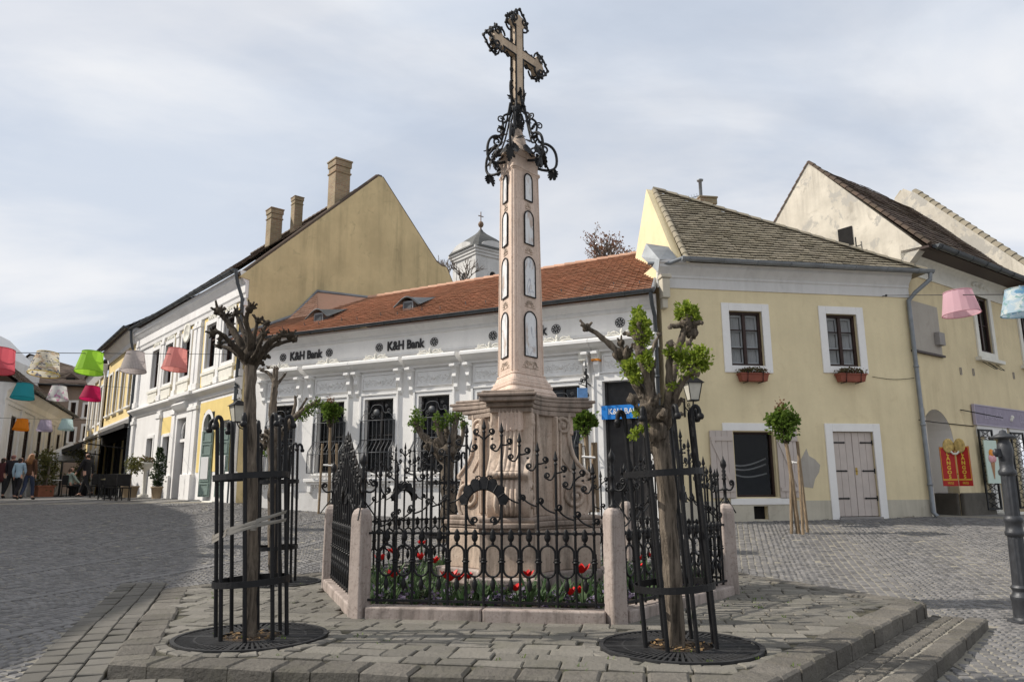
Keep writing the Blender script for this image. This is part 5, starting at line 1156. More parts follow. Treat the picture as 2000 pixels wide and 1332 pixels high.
# ------------------------------------------------------------------ yellow shop house at the right edge
F2 = F((10.47, 19.1), 36)
h2 = F2.thing('shop_house', 'old yellow house with peeling white gable, arched niche and mauve shop sign', 'house')
L2 = 14.0; uw = [(4.1,5.0,5.25,6.95),(7.3,8.2,5.3,7.0)]; arch_ = (.02,1.72,.4,3.35); d2 = (3.75,4.85,.62,2.78); d3 = (5.9,7.2,.7,2.8)
b = MB(); b.wall(0, L2, .2, 7.6, uw+[(.02,1.72,.2,3.35),d2,d3], 0, .3); b.build('wall', M['yellow2'], h2); 
n = 16; c = .87; hw2 = .85; zc = 2.5; b = MB(); rz_ = lambda a: (c+hw2*cos(a), zc+hw2*sin(a))
for q in range(n):                                                 # spandrels close the corners over the arch
    (xa, za), (xb, zb) = rz_(pi*q/n), rz_(pi*(q+1)/n); b.quad((xa,0,za),(xa,0,3.35),(xb,0,3.35),(xb,0,zb))
b.build('arch_spandrel', M['yellow2'], h2)
b = MB(); b.loft([[(c+hw2,y,.2)]+[(rz_(pi*q/n)[0], y, rz_(pi*q/n)[1]) for q in range(n+1)]+[(c-hw2,y,.2)] for y in (.004, 1.3)], False, False, False); b.quad((c-hw2,1.3,.2),(c+hw2,1.3,.2),(c+hw2,1.3,3.4),(c-hw2,1.3,3.4)); b.build('niche', M['white'], h2)
b = MB(); b.box(1.69, 3.62, -.10, .02, .2, 1.18); b.box(c-hw2+.01, c+hw2-.01, 1.0, 1.29, .2, 1.2); b.box(c+hw2-.12, c+hw2-.002, .02, 1.0, .2, 1.18); b.build('stone_base', M['stonebase'], h2, bevel=.04)
b = MB(); b.tube([(-.1,-.02,3.02),(.8,-.02,3.0),(3.0,-.02,3.0)], .012, 5); b.build('wall_cable', M['dark'], h2)
gp = [(0,.2),(0,7.0),(-.35,7.35),(-.55,7.55),(2.45,11.02),(3.9,9.35),(5.4,7.6),(5.4,.2)]
b = MB(); n = len(gp); b.add([(0,y,z) for y, z in gp]+[(.3,y,z) for y, z in gp], [tuple(range(n-1,-1,-1)), tuple(range(n,2*n))]+[(i, (i+1) % n, n+(i+1) % n, n+i) for i in range(n)]); b.T = None; b.build('gable_wall', M['oldwhite'], h2)
b = MB(); b.box(-.03,-.002,1.28,1.70,8.1,8.65); b.build('gable_window', M['dark'], h2)
b = MB(); b.tube([(-.12,1.15,7.7),(-.12,1.15,8.25)], .02, 5); b.tube([(-.12,1.0,7.98),(-.12,1.3,7.98)], .015, 4); b.build('wall_bracket', M['iron_dull'], h2)
rf = MB(); tile_roof(rf, (.02,-.72,7.52), (6.15,-.72,7.58), (6.15,2.45,11.02), (.02,2.45,11.02), .2, .2, .03, 41, .05); tile_roof(rf, (6.55,-.72,7.58), (14,-.72,7.6), (14,2.45,11.0), (6.55,2.45,11.0), .2, .2, .03, 42, .05); rf.quad((14,5.6,7.5),(0,5.6,7.5),(0,2.45,11.0),(14,2.45,11.0)); roof = rf.build('roof', M['tile_dark'], h2)
rg = MB(); ridge(rg, (.06,-.72,7.58), (.06,2.45,11.06), 20, .085); ridge(rg, (.06,5.4,7.62), (.06,2.45,11.06), 20, .085); rg.build('verge_tiles', M['tile_dark'], roof)
gp = [(-.75,7.3),(-.75,8.05),(2.2,11.45),(2.6,11.75),(3.0,11.4),(5.4,8.2),(5.4,7.3)]; n = len(gp)
b = MB(); b.add([(6.18,y,z) for y, z in gp]+[(6.52,y,z) for y, z in gp], [tuple(range(n-1,-1,-1)), tuple(range(n,2*n))]+[(i, (i+1) % n, n+(i+1) % n, n+i) for i in range(n)]); fw = b.build('fire_wall', M['oldwhite'], h2)
rg = MB(); ridge(rg, (6.35,-.78,8.08), (6.35,2.3,11.58), 18, .15); ridge(rg, (6.35,5.4,8.2), (6.35,2.7,11.7), 14, .15); rg.build('coping_tiles', M['tile_old'], fw)
b = MB(); b.xprism([(.02,6.95),(-.04,6.95),(-.04,7.35),(-.10,7.42),(-.2,7.47),(.02,7.5)], 0.0, L2); b.build('cornice', M['stucco'], h2); b = MB(); b.xprism([(.0,7.47),(-.72,7.47),(-.72,7.53),(0,7.56)], .0, L2); b.build('eave_board', M['wood_brown'], h2)
gutter(h2, (.15,-.82,7.55), (L2,-.82,7.58), .10, 'zinc_dark')
for r in uw:
    o = window(h2, *r, 'wood_brown', .09, 2, 2, .07, 'glass', (.2, 'stucco', .05)); cx = (r[0]+r[1])/2
    s = MB(); s.box(cx-.82, cx+.82, -.16, 0, r[2]-.30, r[2]-.2); s.cut(); s.T = Matrix.Translation((cx, -.05, r[3]+.26)); s.tube([(.55*cos(pi*q/12), 0, .16*sin(pi*q/12)) for q in range(13)], .05, 6); s.ball((0,0,.08), .09, 8); s.ball((-.25,0,.06), .06, 6); s.ball((.25,0,.06), .06, 6); s.T = None; s.build('stucco_crest', M['stucco'], o)
    s = MB(); s.tube([(cx-.5,-.05,r[2]-.32),(cx-.42,-.3,r[2]-.55),(cx-.2,-.3,r[2]-.55),(cx-.12,-.05,r[2]-.32),(cx+.05,-.3,r[2]-.55),(cx+.3,-.3,r[2]-.55),(cx+.4,-.05,r[2]-.32)], .01, 4); s.build('flower_bracket', M['iron'], o)
b = MB(); b.box(-.02, 1.55, -.06, .0, 4.86, 6.2); gp_ = b.build('cement_panel', plaster('pale_cement_panel', (.40,.365,.32), (.18,.16,.14), .6), h2); b = MB(); b.box(-.06, 1.66, -.09, .0, 4.80, 4.855); b.build('panel_ledge', M['wood_brown'], gp_); b = MB(); b.box(1.18,1.5,-.2,-.06,5.1,5.45); b.build('meter_box', M['greyplast'], gp_, bevel=.01)
for r, lb in ((d2, 0), (d3, 1)):
    s = MB(); s.box(r[0]-.6, r[1]+.25, -.05, .02, r[3]-.05, r[3]+.32); s.box(r[0]-.14, r[0], -.05, .02, .5, r[3]-.05); s.box(r[1], r[1]+.14, -.05, .02, .5, r[3]-.05); s.build('door_surround', M['white'], h2, bevel=.01)
    d = MB(); d.box(r[0], r[0]+.42, .1, .16, .62, r[3]-.06); d.build('door', M['greydoor'], h2); back(h2, *r, 1.0); b = MB(); b.box(r[0]+.42, r[1], .22, .26, .62, 1.4); b.build('door_panel', M['wood_white'], h2)
b = MB(); b.box(3.7,4.9,-.4,.1,.3,.64); b.build('door_step', M['stucco'], h2, bevel=.02)
for x0, nm in ((3.02, 0), (5.15, 1)):                               # open iron gate leaves
    g = MB(); w = .66; z0, z1 = .72, 2.92; g.T = Matrix.Translation((x0, -.10, 0)) @ Matrix.Rotation(-.15, 4, 'Z'); g.frame(0, w, z0, z1, .05, -.02, .02)
    for q in range(9):
        for sg in (-1, 1): a0 = z0+q*(z1-z0)/9; g.tube([(.03, 0, a0 if sg > 0 else a0+.24), (w-.03, 0, a0+.24 if sg > 0 else a0)], .012, 4)
        g.tube([(w/2+.12*cos(t), 0, a0+.12+.1*sin(t)) for t in [2*pi*j/8 for j in range(9)]], .01, 4)
    g.build('iron_gate', M['iron'], h2)
b = MB(); b.tube([(2.3,-.02,3.42),(3.6,-.55,3.22)], .015, 5); b.build('flag_bracket', M['iron'], h2)
for x in (2.6, 3.4, 6.2): b = MB(); b.frame(x, x+.1, 4.3+.05*x, 4.5+.05*x, .015, -.02, .0); b.build('wall_plate', M['greyplast'], h2)
# signs on the shop house
t = thing('shop_sign', 'long mauve shop sign board with pale script above the doors of the old yellow house', 'sign', F2.w(4.9, -.03, 3.33), F2.a)
b = MB(); b.box(-1.9, 3.0, -.06, 0, -.27, .27); b.build('board', M['purplesign'], t); b = MB(); b.frame(-1.92, 3.02, -.29, .29, .03, -.075, 0); b.build('board_frame', M['texl'], t)
text_mesh('Levendula', .30, 'lettering', M['texl'], t, (-.75, -.065, 0), (pi/2,0,0), .003, .0, .35); b = MB(); b.ball((.55,-.06,.04), .07, 8); b.ball((.47,-.06,-.04), .06, 8); b.build('emblem', M['stucco'], t); text_mesh('Levendula', .30, 'lettering', M['texl'], t, (1.7, -.065, 0), (pi/2,0,0), .003, .0, .35)
t = thing('food_sign', 'folded red sign with yellow upright letters and fried dough pictures, hung beside the arched niche', 'sign', F2.w(F2.at(1873, 945, .48)[0], -.48, F2.at(1873, 949, .48)[1]), F2.a-1.2); t.scale = (.74, .74, 1.0)
b = MB(); b.tube([(0,.02,.9),(.15,.55,.95)], .02, 5); b.tube([(0,.02,.3),(.15,.55,.35)], .02, 5); b.build('sign_bracket', M['iron_dull'], t)
for sx, w in ((-1, .50), (1, .46)):
    b = MB(); b.T = Matrix.Rotation(-sx*.42, 4, 'Z'); x0, x1 = sorted((sx*.015, sx*w)); b.box(x0, x1, -.015, .015, 0, .98); bo = b.build('board', M['signred'], t)
    c = MB(); c.T = b.T; c.frame(x0+.01, x1-.01, .14, .97, .012, -.02, .0); c.box(x0+.01, x1-.01, -.019, 0, .16, .175)
    c.build('gold_border', M['gold_t'], bo)
    for i, ch in enumerate('LÁNGOS'): p = b.T @ Vector(((x0+x1)/2, -.02, .80-i*.115)); text_mesh(ch, .125, 'letter', M['gold_t'], bo, p, (pi/2, 0, -sx*.42), .003, .004, 0, 1.35)
    p = b.T @ Vector(((x0+x1)/2, -.02, .07)); text_mesh('FRISS', .085, 'letter', M['gold_t'], bo, p, (pi/2, 0, -sx*.42), .003)
    c = MB(); c.T = b.T @ Matrix.Translation(((x0+x1)/2-.05*sx, -.03, 1.0)) @ Matrix.Rotation(pi/2, 4, 'X'); c.lathe([(0,-.01),(.17,-.01),(.19,.015),(.15,.03),(0,.025)], n=14); c.build('dough_picture', simple('fried_dough', (.5,.36,.13), .7, .35, 14), bo)
b = MB(); b.tube([(-.12,-.12,.86),(-.05,-.14,.80),(.05,-.14,.80),(.12,-.12,.86)], .03, 6); b.build('ribbon', M['stucco'], t)
t = thing('ice_cream_poster', 'tall pale green poster of an ice-cream cone hung on the open iron gate', 'poster', F2.w(3.36, -.22, 1.43), F2.a-.15)
b = MB(); b.box(-.29,.29,-.015,.015,0,1.18); b.build('panel', M['signpale'], t)
b = MB(); b.T = Matrix.Translation((0,-.02,0)); b.add([(-.11,0,.62),(.11,0,.62),(.02,0,.12),(-.02,0,.12),(-.11,.01,.62),(.11,.01,.62)], [(0,3,2,1),(0,1,5,4)]); b.build('cone', M['cone'], t)
for mt, (x, z, r_) in (('pinkc', (-.05,.68,.12)), ('pinkc', (.08,.68,.11)), ('orange', (-.01,.82,.12))): b = MB(); b.T = Matrix.Translation((x, -.02, z)) @ Matrix.Rotation(pi/2, 4, 'X'); b.lathe([(0,-.004),(r_,-.004),(r_*.9,.012),(0,.016)], n=14); b.build('scoop', M[mt], t)
# ------------------------------------------------------------------ church tower behind the roofs
M['tower'] = plaster('weathered_tower_plaster', (.56,.55,.53), (.22,.21,.2), .7, None, 0, .15, 1, .4)
tw = thing('church_tower', 'white church tower with grey bell-shaped roof and small cross', 'tower', (-2.75, 63.5, 0), radians(38))
b = MB(); H0, H1 = 8, 21.9; s = 1.75; b.box(-s,s,-s,s,H0,H1)
for z0, z1, e in ((16.9,17.2,.14),(21.2,21.45,.14),(21.45,21.7,.24),(21.7,21.95,.36)): b.box(-s-e,s+e,-s-e,s+e,z0,z1)
for sx in (-1,1):
    for sy in (-1,1): b.box(sx*(s-.25)-.3, sx*(s-.25)+.3, sy*(s-.25)-.3, sy*(s-.25)+.3, 17.2, 21.2)
b.build('wall', M['tower'], tw, bevel=.02, seg=1)
for i in range(4):
    R = Matrix.Rotation(i*pi/2, 4, 'Z'); w_ = MB(); w_.T = R; pts = arch(.42, 18.2, 20.0, 10); w_.add([(x,-s-.012,z) for x, z in pts], [tuple(range(len(pts)))]); o = w_.build('belfry_opening', M['dark'], tw)
    f = MB(); f.T = R; f.tube([(x,-s-.03,z) for x, z in pts], .09, 5); f.build('opening_frame', M['tower'], o); v = MB(); v.T = R
    v.add([(1.5*cos(pi*q/12),-s-.36,21.9+.75*sin(pi*q/12)) for q in range(13)]+[(1.5*cos(pi*q/12),-s+.5,21.9+.85*sin(pi*q/12)) for q in range(13)], [(q,q+1,14+q,13+q) for q in range(12)]+[tuple(range(13))]); v.build('gablet', M['tower'], tw)
b = MB(); prof = [(2.25,21.9),(1.95,22.35),(1.5,22.9),(1.1,23.3),(.72,23.6),(.42,23.85),(.2,24.1),(.1,24.3)]
b.loft([[(r_*x,r_*y,z) for x, y in ((1,.82),(.82,1),(-.82,1),(-1,.82),(-1,-.82),(-.82,-1),(.82,-1),(1,-.82))] for r_, z in prof], False); b.build('tower_roof', simple('grey_slate_roof', (.085,.085,.08), .7, .25), tw)
b = MB(); b.lathe([(.1,24.2),(.06,24.5),(.2,24.6),(.26,24.8),(.2,25.0),(.05,25.1)], n=10); b.box(-.03,.03,-.03,.03,25.0,26.0); b.box(-.28,.28,-.03,.03,25.55,25.62); b.build('cross', simple('dull_bronze', (.16,.10,.06), .6, .2), tw)
# ------------------------------------------------------------------ house out of view on the left: it throws the shade over the street
hs = thing('tall_corner_house', 'tall plain house on the near left side of the street, casting the shade', 'house', (-15.2, 6.6, -.2), 0)
A_ = [(1.0,0),(.6,3.5),(-.4,7.6),(-2.9,14.6),(-8.2,22),(-20,22),(-14,0)]
b = MB(); b.prism(A_[::-1], 0, 9.0); b.build('wall', M['white'], hs); b = MB(); c_ = [(x*.94-.3, y*.94+.6) for x, y in A_]; b.prism([(x*1.0, y) for x, y in A_[::-1]], 9.0, 11.0, [(-7+.15*(x+7), 10+.6*(y-10)) for x, y in A_[::-1]]); b.build('roof', M['tile_dark'], hs)
# ------------------------------------------------------------------ trees
def limb(mb, pts, r0, r1, n=10, rough=.18, seed=0, sub=5):
    pts = [Vector(p) for p in pts]; P = []
    for i in range(len(pts)-1):
        a = pts[max(i-1,0)]; b = pts[i]; c = pts[i+1]; d = pts[min(i+2,len(pts)-1)]
        for q in range(sub):
            t = q/sub; P.append(.5*((2*b)+(c-a)*t+(2*a-5*b+4*c-d)*t*t+(3*b-a-3*c+d)*t**3))
    P.append(pts[-1]); m = len(P); rings = []; up = Vector((.2,1,.1))
    for i, p in enumerate(P):
        t = (P[min(i+1,m-1)]-P[max(i-1,0)]).normalized(); s = t.cross(up).normalized(); u = s.cross(t); r = lerp(r0, r1, i/(m-1)); ring = []
        for k_ in range(n):
            a = 2*pi*k_/n; d = s*cos(a)+u*sin(a); q = noise.noise((p+d*r)*(1.1/max(r,.03))*.45+Vector((seed*3.1,0,0)))+.5*noise.noise((p+d*r)*(2.6/max(r,.03))*.5)
            ring.append(p+d*r*(1+rough*q*1.6))
        rings.append(ring)
    mb.loft(rings, True)
def knob(mb, p, r, seed, stubs=4, rn=None, ln=1.0):
    mb.ball(p, r, 10, 1.0, .55, seed); rn = rn or random.Random(seed)
    for _ in range(stubs):
        d = Vector((rn.uniform(-1,1), rn.uniform(-1,1), rn.uniform(-.2,1))).normalized(); q = Vector(p)+d*r*.8; l = r*rn.uniform(.6,1.3)*ln
        mb.tube([q, q+d*l*.6, q+d*l+Vector((0,0,l*.25))], [r*.34, r*.28, r*.14], 6); mb.ball(q+d*l, r*.26, 6, 1, .4, seed+_)
def leaves(mb, c, r, n, rn, size=.045, sz=1.0, hang=.0):
    c = Vector(c)
    for _ in range(n):
        while True:
            d = Vector((rn.uniform(-1,1), rn.uniform(-1,1), rn.uniform(-1,1)))
            if d.length < 1: break
        q = .70+1.0*noise.noise(d*1.6+c*3); p = c+Vector((d.x, d.y, d.z*sz))*r*q*1.15
        o = (d.normalized()+Vector((rn.uniform(-1,1), rn.uniform(-1,1), rn.uniform(-.4,1.2)))*.8).normalized(); s = o.cross(Vector((rn.uniform(-1,1), rn.uniform(-1,1), rn.uniform(-1,1)))).normalized(); l = size*rn.uniform(.6,1.3); w = l*.34; nn = o.cross(s)*l*.12
        mb.add([p, p+o*l*.5-s*w-nn, p+o*l, p+o*l*.5+s*w-nn], [(0,1,2,3)])
def px_pts(lst, Y): return [atY(q[0], q[1], Y+(q[2] if len(q) > 2 else 0)) for q in lst]
def pollard(name, label, base, Y, trunk, limbs, knobs, clumps, bmat, lean, group, ls=.045, seed=1, lmat='leaf'):
    t = thing(name, label, 'tree', (base.x, base.y, 0), 0, group); T0 = Vector((base.x, base.y, 0)); rn = random.Random(seed)
    b = MB(); tp = [p-T0 for p in px_pts(trunk[0], Y)]; limb(b, tp, trunk[1], trunk[2], 14, .14, seed, 6)
    b.lathe([(trunk[1]*1.55,-.12),(trunk[1]*1.3,.0),(trunk[1]*1.02,.12)], (tp[0].x, tp[0].y, tp[0].z), 14); b.build('trunk', M['bark'], t)
    b = MB(); LT = {'bark_dark': .64}.get(bmat, .64 if lean < -3 else 1)
    for i, (pts, r0, r1) in enumerate(limbs): 
        pp_ = [p-T0 for p in px_pts(pts, Y)]; limb(b, pp_, r0*LT, r1*LT, 9, .26, seed+i)
    for i, (x, y, r_, s, dy) in enumerate(knobs): knob(b, px_pts([(x, y, dy)], Y)[0]-T0, r_, seed*10+i, s, rn, 1.1)
    lm = b.build('limbs', M[bmat], t)
    if clumps:
        lf = MB()
        for x, y, r_, n_, dy in clumps: leaves(lf, px_pts([(x, y, dy)], Y)[0]-T0, r_*.82, int(n_*1.8), rn, ls*.72)
        lf.build('crown', M[lmat], t)
    return t
GRP = 'pollarded trees on the platform'
pollard('pollard_tree', 'bare dark pollarded tree with knobbly fist-like limbs inside an iron guard', GL, GL.y,
 ([(490,1262),(489,1150),(491,1000),(488,850),(489,740),(489,706)], .064, .056),
 [([(488,715),(466,665,.05),(444,628,.1),(428,610,.12)],.075,.03),([(489,715),(488,660,-.1),(480,628,-.15),(487,606,-.18)],.06,.026),([(492,712),(507,660,.12),(521,634,.2)],.05,.024),([(493,715),(524,672,-.1),(552,655,-.14),(566,656,-.15)],.06,.028),
  ([(485,712),(455,674,-.12),(428,650,-.2),(416,652,-.22)],.05,.024),([(484,715),(455,685,.15),(430,676,.22)],.045,.024),([(495,718),(522,684,.15),(548,670,.2),(574,664,.22)],.05,.022),([(489,710),(478,655,.2),(462,615,.3)],.05,.024),([(490,706),(497,655,.0),(503,628,.02)],.045,.022),([(487,712),(500,690,-.2),(515,655,-.3)],.045,.022)],
 [(426,608,.045,7,.12),(440,618,.036,5,.12),(487,604,.04,6,-.18),(480,622,.03,4,-.15),(521,632,.036,6,.2),(566,655,.038,6,-.15),(552,652,.03,5,-.14),(416,651,.036,6,-.22),(430,662,.026,4,-.2),(429,676,.032,5,.22),(575,663,.034,6,.22),(462,612,.036,6,.3),(504,626,.034,6,.02),(516,652,.032,5,-.3),(489,698,.085,9,0),(474,690,.055,6,0),(505,692,.055,6,.0),(545,668,.026,4,.2),(534,664,.024,4,-.1),(448,636,.028,4,.1)],
 [], 'bark_dark', 0, GRP, seed=2)
pollard('pollard_tree', 'large pollarded tree with fresh green tufts and one bare outstretched limb inside an iron guard', GR, GR.y,
 ([(1320,1284),(1316,1180),(1308,1050),(1298,930),(1290,860),(1286,825)], .080, .080),
 [([(1284,840),(1255,772,.02),(1228,728,.05),(1208,690,.05),(1176,660,.05),(1146,640,.05)],.085,.03),([(1284,835),(1266,755,-.1),(1254,700,-.15),(1250,650,-.18)],.07,.045),([(1296,835),(1311,760,.1),(1320,695,.15),(1334,655,.16),(1343,630,.18)],.08,.04),([(1300,830),(1318,775,-.12),(1338,738,-.2),(1356,726,-.25)],.07,.035),
  ([(1288,830),(1270,755,.2),(1266,718,.22),(1274,685,.22),(1287,655,.22)],.05,.02),([(1290,825),(1276,765,.0),(1274,715,0)],.05,.032),([(1304,828),(1306,740,-.2),(1309,688,-.25),(1308,672,-.26)],.06,.03),([(1240,750,.04),(1222,700,.0),(1213,672,0)],.05,.03),([(1318,700,.1),(1336,690,.1),(1345,672,.1)],.04,.026),([(1280,830),(1248,800,-.2),(1236,780,-.25)],.05,.03)],
 [(1146,640,.042,4,.05),(1208,692,.06,3,.05),(1224,690,.05,3,.0),(1213,670,.036,2,0),(1250,655,.075,4,-.18),(1343,632,.09,4,.18),(1350,650,.06,3,.18),(1356,724,.055,4,-.25),(1309,672,.035,2,-.26),(1274,714,.036,2,0),(1288,654,.022,2,.22),(1286,818,.125,5,0),(1264,800,.08,4,-.05),(1308,805,.08,4,.0),(1345,672,.034,2,.1),(1284,846,.115,4,-.03),(1252,690,.06,3,-.15),(1236,780,.05,3,-.25)],
 [(1250,636,.125,420,-.18),(1256,660,.10,200,-.2),(1246,612,.06,70,-.18),(1343,608,.105,340,.18),(1352,622,.08,160,.16),(1330,618,.06,80,.2),(1352,708,.15,420,-.25),(1368,690,.08,140,-.28),(1330,700,.08,130,-.25),(1374,715,.05,60,-.25),(1232,716,.11,260,-.05),(1262,702,.08,170,-.2),(1243,740,.06,80,-.1),(1308,690,.06,60,-.26),(1246,806,.05,45,-.2),(1238,850,.05,40,-.2),(1256,836,.05,40,-.22),(1312,755,.05,30,-.2)],
 'bark', -3.5, GRP, .05, seed=4)
pollard('pollard_tree', 'thin forked pollarded tree with a leafy side limb, behind the bare one', GB, GB.y,
 ([(537,1142),(536,1050),(536,950),(535,880),(535,840)], .10, .09),
 [([(536,850),(532,800),(536,765),(537,742)],.07,.04),([(537,748),(526,730,.05),(512,724,.06)],.035,.022),([(536,746),(536,722,0)],.03,.024),([(538,748),(541,722,-.05)],.03,.022),([(538,755),(548,742,.1),(556,732,.1)],.026,.016),([(540,862),(566,826,-.1),(594,800,-.15),(618,786,-.15)],.06,.03),([(566,826,-.1),(576,796,-.1),(577,778,-.1)],.03,.018),([(577,815,-.1),(592,790,-.1),(598,780,-.1)],.025,.014),([(532,860),(520,845,.1),(514,870,.1)],.04,.02)],
 [(511,723,.03,5,.06),(524,718,.026,4,.03),(536,721,.028,4,0),(541,720,.028,4,-.05),(557,731,.02,3,.1),(577,776,.024,4,-.1),(599,779,.02,3,-.1),(619,786,.04,4,-.15),(534,850,.12,6,0),(517,870,.07,4,.1)],
 [(605,800,.13,170,-.15),(622,788,.09,80,-.15),(520,880,.12,70,.15),(590,815,.09,60,-.15)], 'bark', -2, GRP, .05, seed=6, lmat='leaf_dark')
pollard('pollard_tree', 'stubby pollarded tree with green tufts, seen through the iron fence before a bank window', GC, GC.y,
 ([(876,1045),(875,980),(873,920),(872,885)], .14, .13),
 [([(870,900),(845,870,.1),(825,850,.15),(815,832,.15)],.10,.05),([(872,890),(862,855,-.1),(852,825,-.15)],.09,.04),([(873,890),(873,850,.1),(870,830,.1)],.07,.04),([(876,890),(886,850,-.1),(892,815,-.1)],.09,.045),([(878,895),(900,865,.1),(906,825,.1)],.07,.03)],
 [(873,885,.2,5,0),(815,830,.07,3,.15),(852,824,.05,3,-.15),(892,813,.05,3,-.1),(850,880,.1,4,.1),(905,826,.05,2,.1)],
 [(814,824,.19,260,.15),(812,806,.1,70,.15),(858,832,.16,150,-.1),(853,815,.09,70,-.15),(880,818,.15,150,-.1),(897,812,.12,110,-.1),(905,832,.1,70,.1)], 'bark', 0, GRP, .065, seed=8, lmat='leaf_dark')
# guards and grates
def guard(base, label, lean, rot0, s=1.0):
    t = thing('tree_guard', label, 'tree guard', (base.x, base.y, .02), (0, radians(lean), 0), 'black iron tree guards'); n = 8
    for i in range(n):
        a = rot0+2*pi*i/n; b = MB(); b.T = Matrix.Rotation(a, 4, 'Z'); r0, r1 = .315*s, .320*s
        b.tube([(r0,0,-.06),(lerp(r0,r1,.5),0,1.0),(r1,0,1.93)]+[(r1+.034-.034*cos(q), 0, 1.93+.06*sin(q)) for q in [pi*j/8 for j in range(1,9)]]+[(r1+.070,0,1.905)], .0195, 7)
        b.ball((r1+.072,0,1.895), .033, 8); b.build('bar', M['iron'], t)
    for z, r_ in ((.47,.318*s),(1.43,.320*s)):
        b = MB(); b.loft([[((r_+dr)*cos(2*pi*q/36), (r_+dr)*sin(2*pi*q/36), z+dz) for q in range(36)] for dr, dz in ((.022,-.028),(.03,-.028),(.03,.028),(.022,.028),(.022,-.028))], False, False); b.build('hoop', M['iron'], t)
    return t
guard(GR, 'black iron tree guard round the large green-tufted pollarded tree', -3.2, .25)
guard(GL, 'black iron tree guard wound with pale tape, round the bare pollarded tree', -3.6, .15)
guard(GB, 'black iron tree guard round the thin forked tree', -2, .4)
guard(GC, 'black iron tree guard round the stubby tree beyond the iron fence', 0, .1)
def grate(base, label):
    t = thing('tree_grate', label, 'tree grate', (base.x, base.y, -.010), 0, 'round iron tree grates'); t.scale = (.93, .93, 1); n = 72
    b = MB(); b.lathe([(.70,-.03),(.74,-.03),(.74,.018),(.70,.018),(.70,-.03)], n=48, smooth=False); b.lathe([(.30,-.03),(.335,-.03),(.335,.014),(.30,.014),(.30,-.03)], n=32, smooth=False); b.lathe([(.515,-.02),(.535,-.02),(.535,.011),(.515,.011),(.515,-.02)], n=40, smooth=False); b.build('grate_ring', M['iron_dull'], t)
    b = MB()
    for i in range(n):
        b.T = Matrix.Rotation(2*pi*i/n, 4, 'Z'); w = .0085
        b.box(.33, .71, -w*(1.35 if i % 18 else 3), w*(1.35 if i % 18 else 3), -.02, .012)
    b.build('radial_slats', M['iron_dull'], t); return t
grate(GR, 'round slotted iron grate under the green-tufted pollarded tree'); grate(GL, 'round slotted iron grate under the bare pollarded tree'); grate(GB, 'round iron grate under the thin forked tree'); grate(GC, 'round iron grate under the stubby tree beyond the iron fence')
b = MB(); lt = MB(); rn = random.Random(9)
for gp_c in (GR, GL, GB, GC):
    b.T = Matrix.Translation((gp_c.x, gp_c.y, 0)); b.lathe([(.73,-.028),(.3,-.028),(.28,-.012),(.0,.0)], n=24)
    for _ in range(130):
        a, r_ = rn.uniform(0, 6.3), .27*sqrt(rn.random()); p = Vector((gp_c.x+r_*cos(a), gp_c.y+r_*sin(a), .005+rn.random()*.012)); u = Vector((rn.uniform(-1,1), rn.uniform(-1,1), rn.uniform(-.3,.5)))*.02; v = Vector((-u.y, u.x, rn.uniform(-.01,.01)))*.7
        lt.quad(p-u, p-v, p+u, p+v)
structure(b.build('ground', M['soil'])); o = lt.build('leaf_litter', island('dry_leaf_litter', (.24,.15,.07), (.10,.07,.04))); o['kind'] = 'stuff'; o['label'] = 'dry leaves lying in the tree pits'
tp = MB(); rT = .36
for q, (zz, dz) in enumerate(((1.02,.10),(.985,.06))):
    pts = [(-rT, -.02-.0*q, zz-.14), (-.12, -rT*.9-.01*q, zz-.06), (.15, -rT*.95, zz+.02), (rT*.97, -.1, zz+dz)]
    for a_, c_ in zip(pts, pts[1:]): a_, c_ = Vector(a_), Vector(c_); tp.quad(a_-Vector((0,0,.02)), c_-Vector((0,0,.016)), c_+Vector((.01,0,.014)), a_+Vector((0,.01,.02)))
for x_, y_, z_ in ((-rT, 0, .88), (.13, -rT*.92, .99)): tp.lathe([(.032,-.03),(.034,0),(.032,.03)], (x_*.93, y_*.93, z_), 8)
tag(tp.build('tape', M['tape'], None, (GL.x-.06, GL.y, 0)), 'crumpled pale plastic tape wound across the bare tree\'s guard', 'tape')
